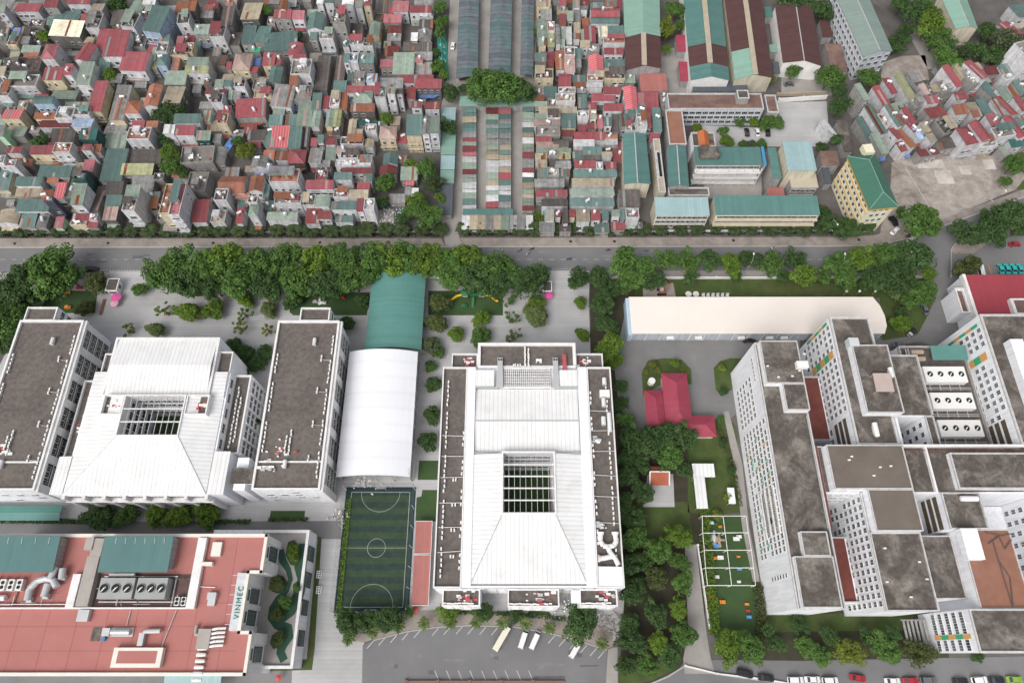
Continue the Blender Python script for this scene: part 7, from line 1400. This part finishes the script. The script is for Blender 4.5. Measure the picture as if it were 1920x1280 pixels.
# debris heaps
def debris(label, x, y, n, sp, mats):
    p = P(x, y); T = thing('debris_heap', label, 'debris', (p.x,p.y,.05)); r = random.Random(int(x)); b = MB(T)
    for i in range(n):
        a = Vector((p.x+r.gauss(0,sp), p.y+r.gauss(0,sp*.7), .1+r.random()*.8)); d = Vector((r.gauss(0,1),r.gauss(0,1),r.gauss(0,.3))).normalized()*r.uniform(.25,.8); b.bar(a, a+d, r.uniform(.15,.45), r.uniform(.05,.25), r.randrange(len(mats)))
    o = b.build('scrap', mats, T); o['kind'] = 'stuff'
debris('heap of scrap metal and chairs beside the school front', 1063, 1138, 110, 2.0, [m_gwall, m_steel, m_unit]); debris('heap of pale scrap behind the garden trees by the school', 1140, 1165, 140, 2.4, [m_steel, m_gwall, m_foot]); debris('row of stacked white chairs outside the sports hall', 680, 905, 60, 1.8, [m_unit]); debris('pale rubbish by the pitch corner gate', 637, 968, 50, 1.4, [m_unit, m_foot]); debris('white rubble on the plot left of the lane', 722, 412, 120, 3.4, [m_unit, m_kerb]); debris('scattered tarps beside the overgrown plot', 752, 400, 60, 2.4, [m_unit, m_blue, m_steel])
# lamp boxes by the clinic lane
for i, y in enumerate((1076,1105)):
    p = P(598-.5*i, y, .8); T = thing('block_planter', ['upper','lower']['01'.index(str(i))]+' white six-hole block beside the clinic lane', 'planter', (p.x,p.y,.06)); b = MB(T); b.box(p.x-.8,p.x+.8,p.y-1.1,p.y+1.1,.06,.7); b.build('body', m_unit, T); b = MB(T)
    for dx in (-.35,.35):
        for dy in (-.65,0,.65): b.tube((p.x+dx,p.y+dy,.7),(p.x+dx,p.y+dy,.72),.22,8)
    b.build('hole', m_dark, T)
# ================================================================ vehicles
m_tyre = mat('tyre', (.02,.02,.02), var=.1); m_lampc = mat('headlight', (.7,.7,.65), rough=.2, var=.02); m_tail = mat('tail_light', (.4,.02,.02), rough=.3, var=.02)
PAINT = {k: mat('paint_'+k, c, rough=.3, var=.03, spec=.6) for k, c in dict(white=(.72,.72,.71), black=(.015,.016,.02), grey=(.12,.125,.135), red=(.36,.02,.03), teal=(.03,.42,.4), green=(.2,.34,.04), cream=(.66,.64,.52), darkred=(.2,.02,.03)).items()}
def smoothbody(pr, wd, top):
    """loft a car body from side profile stations: (x, z_bottom, z_top, half width)"""
    b = MB(); rings = []
    for x, zb, zt_, hw_ in pr: rings.append([(x,-hw_*.92,zb),(x,-hw_,zb+(zt_-zb)*.5),(x,-hw_*.9,zt_),(x,hw_*.9,zt_),(x,hw_,zb+(zt_-zb)*.5),(x,hw_*.92,zb)])
    v = [p for r in rings for p in r]; f = []
    for i in range(len(rings)-1):
        for k in range(6): a = i*6+k; c = i*6+(k+1)%6; f.append((a,c,c+6,a+6))
    f.append(tuple(range(6))); f.append(tuple(range(len(v)-6,len(v)))[::-1]); b.add(v, f); return b
def carproto(kind):
    L_, hw_, zt_, cab = {'sedan': (4.6,.9,.88,(-1.55,-.85,.75,1.25,1.42)), 'suv': (4.7,.95,1.02,(-2.15,-1.85,.55,1.25,1.72)), 'van': (5.4,.97,1.1,(-2.6,-2.5,1.7,2.3,2.2)), 'bus': (7.6,1.15,1.3,(-3.75,-3.7,3.5,3.75,2.8))}[kind]
    h_ = L_/2; body = smoothbody([(-h_,.42,zt_*.78,hw_*.82),(-h_+.25,.3,zt_,hw_*.96),(-h_*.3,.26,zt_,hw_),(h_*.35,.26,zt_,hw_),(h_-.4,.28,zt_*.86,hw_*.95),(h_,.4,zt_*.66,hw_*.8)], hw_, zt_).mesh('body', PAINT['white'])
    x0,x1,x2,x3,z = cab; g = MB(); a = hw_*.93; c = hw_*.74
    g.add([(x0,-a,zt_-.02),(x3,-a,zt_-.02),(x3,a,zt_-.02),(x0,a,zt_-.02),(x1,-c,z-.06),(x2,-c,z-.06),(x2,c,z-.06),(x1,c,z-.06)],[(0,1,5,4),(1,2,6,5),(2,3,7,6),(3,0,4,7)]); glass = g.mesh('windows', m_glass)
    r = MB(); r.box(x1-.04,x2+.04,-c-.02,c+.02,z-.07,z)
    for (p, q) in (((x0,-a),(x1,-c)),((x0,a),(x1,c)),((x3,-a),(x2,-c)),((x3,a),(x2,c))): r.bar((p[0],p[1],zt_-.02),(q[0],q[1],z-.05),.1,.06)
    if kind in ('van','bus'): r.box(x0,x3-(.5 if kind == 'van' else .2),-a-.01,-a+.02,zt_-.05,zt_+.25) if False else None
    roof = r.mesh('roof', PAINT['white'])
    w_ = MB(); w_.tube((0,-.11,0),(0,.11,0),.33 if kind != 'bus' else .48,12); wh = w_.mesh('wheel', m_tyre)
    l_ = MB(); l_.box(-.06,.04,-.16,.16,-.08,.08); hl = l_.mesh('headlight', m_lampc); tl_ = l_.mesh('tail_light', m_tail)
    return dict(body=body, glass=glass, roof=roof, wh=wh, hl=hl, tl=tl_, L=L_, hw=hw_, z=zt_)
CP = {k: carproto(k) for k in ('sedan','suv','van','bus')}
def car(x, y, ang, kind, col, label, group, z=.1):
    p = P(x, y, 1.0); c = CP[kind]; T = thing({'sedan':'car','suv':'car','van':'van','bus':'bus'}[kind], label, {'sedan':'car','suv':'car','van':'van','bus':'bus'}[kind], (p.x,p.y,z), math.radians(ang), group)
    for n_, me in (('body',c['body']),('roof',c['roof'])): setmat(put(n_, me, T, (0,0,0)), PAINT[col])
    put('windows', c['glass'], T, (0,0,0)); rw = .33 if kind != 'bus' else .48
    for sx in (-1,1):
        for sy in (-1,1): put('wheel', c['wh'], T, (sx*c['L']*.31, sy*(c['hw']-.1), rw))
    for sy in (-1,1): put('headlight', c['hl'], T, (c['L']/2-.04, sy*c['hw']*.55, c['z']*.58)); put('tail_light', c['tl'], T, (-c['L']/2+.04, sy*c['hw']*.55, c['z']*.66))
    return T
g1 = 'cars parked along the bottom street'
for x, y, a, k, cl, lb in ((1397,1262,-12,'suv','black','black car, leftmost in the bottom street by the low wall'),(1437,1270,-6,'sedan','black','black car right behind the leftmost car in the bottom street'),(1492,1274,0,'suv','white','white car, first of three white ones in the bottom street'),(1524,1273,0,'sedan','white','white car, second of three white ones in the bottom street'),(1557,1275,0,'suv','white','white car, third of three white ones in the bottom street'),(1609,1270,-8,'sedan','red','red car standing alone in the bottom street'),(1674,1276,0,'sedan','white','white car beside the red car, bottom street'),(1708,1275,2,'sedan','red','red car between white car and dark car, bottom street'),(1741,1274,0,'suv','grey','dark grey large car right of the red car, bottom street'),(1802,1277,0,'sedan','black','black car left of a white car, bottom street right'),(1837,1274,3,'suv','white','white car between two black cars, bottom right'),(1870,1274,0,'sedan','black','black car left of the green car, bottom right'),(1903,1273,0,'sedan','green','lime green car at the bottom right corner')): car(x, y, a, k, cl, lb, g1)
for i, x in enumerate((1877,1889,1901,1913)): car(x, 503, 90, 'sedan', 'teal', '%s teal taxi from left behind the crimson roof' % nth(i), 'teal taxis')
car(1838,507,85,'van','white','white van beside the orange-marked parking bay','cars at the right junction'); car(1904,457,5,'sedan','red','dark red car under the trees at the right edge','cars at the right junction'); car(1708,448,35,'sedan','white','white car turning at the junction below the big tree','cars at the right junction'); car(1676,414,-65,'suv','black','black car parked under the tree by the cleared lot','cars at the right junction'); car(1679,432,40,'sedan','white','white car beside the black one by the cleared lot','cars at the right junction')
car(172,504,0,'suv','black','black car on the road near the left gate','cars on the main road'); car(849,85,85,'sedan','white','white car in the lane beside the net market','cars in the market'); car(870,146,0,'sedan','darkred','dark red car at the end of the left net market row','cars in the market')
for i, (x, cl) in enumerate(((1401,'black'),(1420,'white'),(1440,'black'))): car(x, 247, 90, 'sedan', cl, '%s car, %s in the row of three in the courtyard' % (cl, ['leftmost','middle','rightmost'][i]), 'cars in the courtyard')
car(1480,157,5,'sedan','grey','grey car in the upper grey yard by the brown warehouse','cars in the yards'); car(1735,579,95,'sedan','grey','dark grey car beside the lawn at the hospital drive','cars on the hospital drive'); car(1405,637,0,'sedan','black','black car parked along the tent hall','cars on the hospital drive'); car(1686,645,2,'sedan','grey','grey car behind the hospital plant deck','cars on the hospital drive'); car(1680,664,0,'van','white','white van behind the hospital plant deck','cars on the hospital drive'); car(1711,622,40,'sedan','black','black car under the tree at the lawn corner','cars on the hospital drive')
car(941,1196,58,'bus','cream','cream bus angled in the bottom car park','buses and vans in the car park'); car(981,1197,70,'van','white','white van right of the cream bus','buses and vans in the car park'); car(1003,1199,64,'van','white','white van, rightmost of the two beside the bus','buses and vans in the car park'); car(1079,1216,56,'van','white','white van alone at right in the car park','buses and vans in the car park')
# orange bay marks
b = MB()
for x in (1852,1866,1871,1883,1895,1907): a, c = P(x,494), P(x+.5,514); b.box(a.x-.12,a.x+.12,c.y,a.y,.06,.075)
o = b.build('bay_marking', c_or); o['kind'] = 'structure'
# riders on scooters
def skinmesh(name, pts, edges, rad, m):
    me = bpy.data.meshes.new(name); me.from_pydata(pts, edges, []); o = bpy.data.objects.new('tmp', me); C.objects.link(o); s_ = o.modifiers.new('s', 'SKIN'); o.modifiers.new('d', 'SUBSURF').levels = 1
    for i, r in enumerate(rad): me.skin_vertices[0].data[i].radius = (r, r)
    me.skin_vertices[0].data[0].use_root = True
    dg = bpy.context.evaluated_depsgraph_get(); dg.update(); r_ = bpy.data.meshes.new_from_object(o.evaluated_get(dg)); bpy.data.objects.remove(o); r_.materials.clear(); r_.materials.append(m); r_.name = name; return r_
m_cloth = mat('clothes', (.12,.13,.18), var=.2, obr=.6); m_skin = mat('skin', (.4,.24,.17), var=.05); m_helm = mat('helmet', (.4,.4,.42), rough=.3, var=.05, obr=.6)
RID = skinmesh('body', [(-.1,0,.82),(-.05,0,1.1),(.02,0,1.38),(.05,0,1.5),(.06,0,1.62),(.0,.2,1.36),(.22,.26,1.12),(.48,.24,1.06),(.0,-.2,1.36),(.22,-.26,1.12),(.48,-.24,1.06),(-.08,.12,.8),(.3,.2,.78),(.26,.18,.34),(-.08,-.12,.8),(.3,-.2,.78),(.26,-.18,.34),(.38,.18,.3),(.38,-.18,.3)],
    [(0,1),(1,2),(2,3),(3,4),(2,5),(5,6),(6,7),(2,8),(8,9),(9,10),(0,11),(11,12),(12,13),(0,14),(14,15),(15,16),(13,17),(16,18)], [.16,.16,.17,.06,.1,.08,.06,.045,.08,.06,.045,.1,.085,.06,.1,.085,.06,.05,.05], m_cloth)
b = MB(); b.tube((-.65,-.05,.3),(-.65,.05,.3),.3,10); SWH = b.mesh('wheel', m_tyre); SWH2 = None
b = MB(); b.tube((.0,-.05,0),(.0,.05,0),.29,10); SWH = b.mesh('wheel', m_tyre)
b = MB(); b.prism([(-.75,-.14),(.1,-.16),(.1,.16),(-.75,.14)],.45,.74); b.prism([(-.05,-.18),(.42,-.16),(.42,.16),(-.05,.18)],.24,.36); b.add([(.42,-.18,.3),(.42,.18,.3),(.6,.12,1.0),(.6,-.12,1.0),(.55,-.16,.3),(.55,.16,.3),(.72,.1,.98),(.72,-.1,.98)],[(0,1,2,3),(5,4,7,6),(4,0,3,7),(1,5,6,2),(3,2,6,7)]); SBODY = b.mesh('body', PAINT['black'])
b = MB(); b.tube((.55,-.34,1.05),(.55,.34,1.05),.03,6); b.tube((.56,0,1.05),(.72,0,.3),.04,6); SBAR = b.mesh('handlebar', m_steel)
bm = bmesh.new(); bmesh.ops.create_icosphere(bm, subdivisions=2, radius=.15); HELM = bpy.data.meshes.new('helmet'); bm.to_mesh(HELM); bm.free(); HELM.materials.append(m_helm)
for i, (x, y, a) in enumerate(((329,468,0),(375,520,90),(939,470,180),(974,471,30),(989,478,40),(997,468,200),(1067,487,0),(1211,471,0),(1448,467,0),(1140,470,180))):
    p = P(x, y); g = 'scooters on the road'; T = thing('scooter', '%s scooter from left on the main road' % nth(i), 'scooter', (p.x,p.y,.05), math.radians(a), g)
    setmat(put('body', SBODY, T, (0,0,0)), PAINT[['black','red','white','grey','white','black','black','grey','white','red'][i]]); put('wheel', SWH, T, (-.62,0,.29)); put('wheel', SWH, T, (.72,0,.29)); put('handlebar', SBAR, T, (0,0,0))
    Rp = thing('person', 'rider on the %s scooter from left' % nth(i), 'person', (p.x,p.y,.05), math.radians(a), 'scooter riders'); put('body', RID, Rp, (0,0,0)); put('helmet', HELM, Rp, (.07,0,1.72))
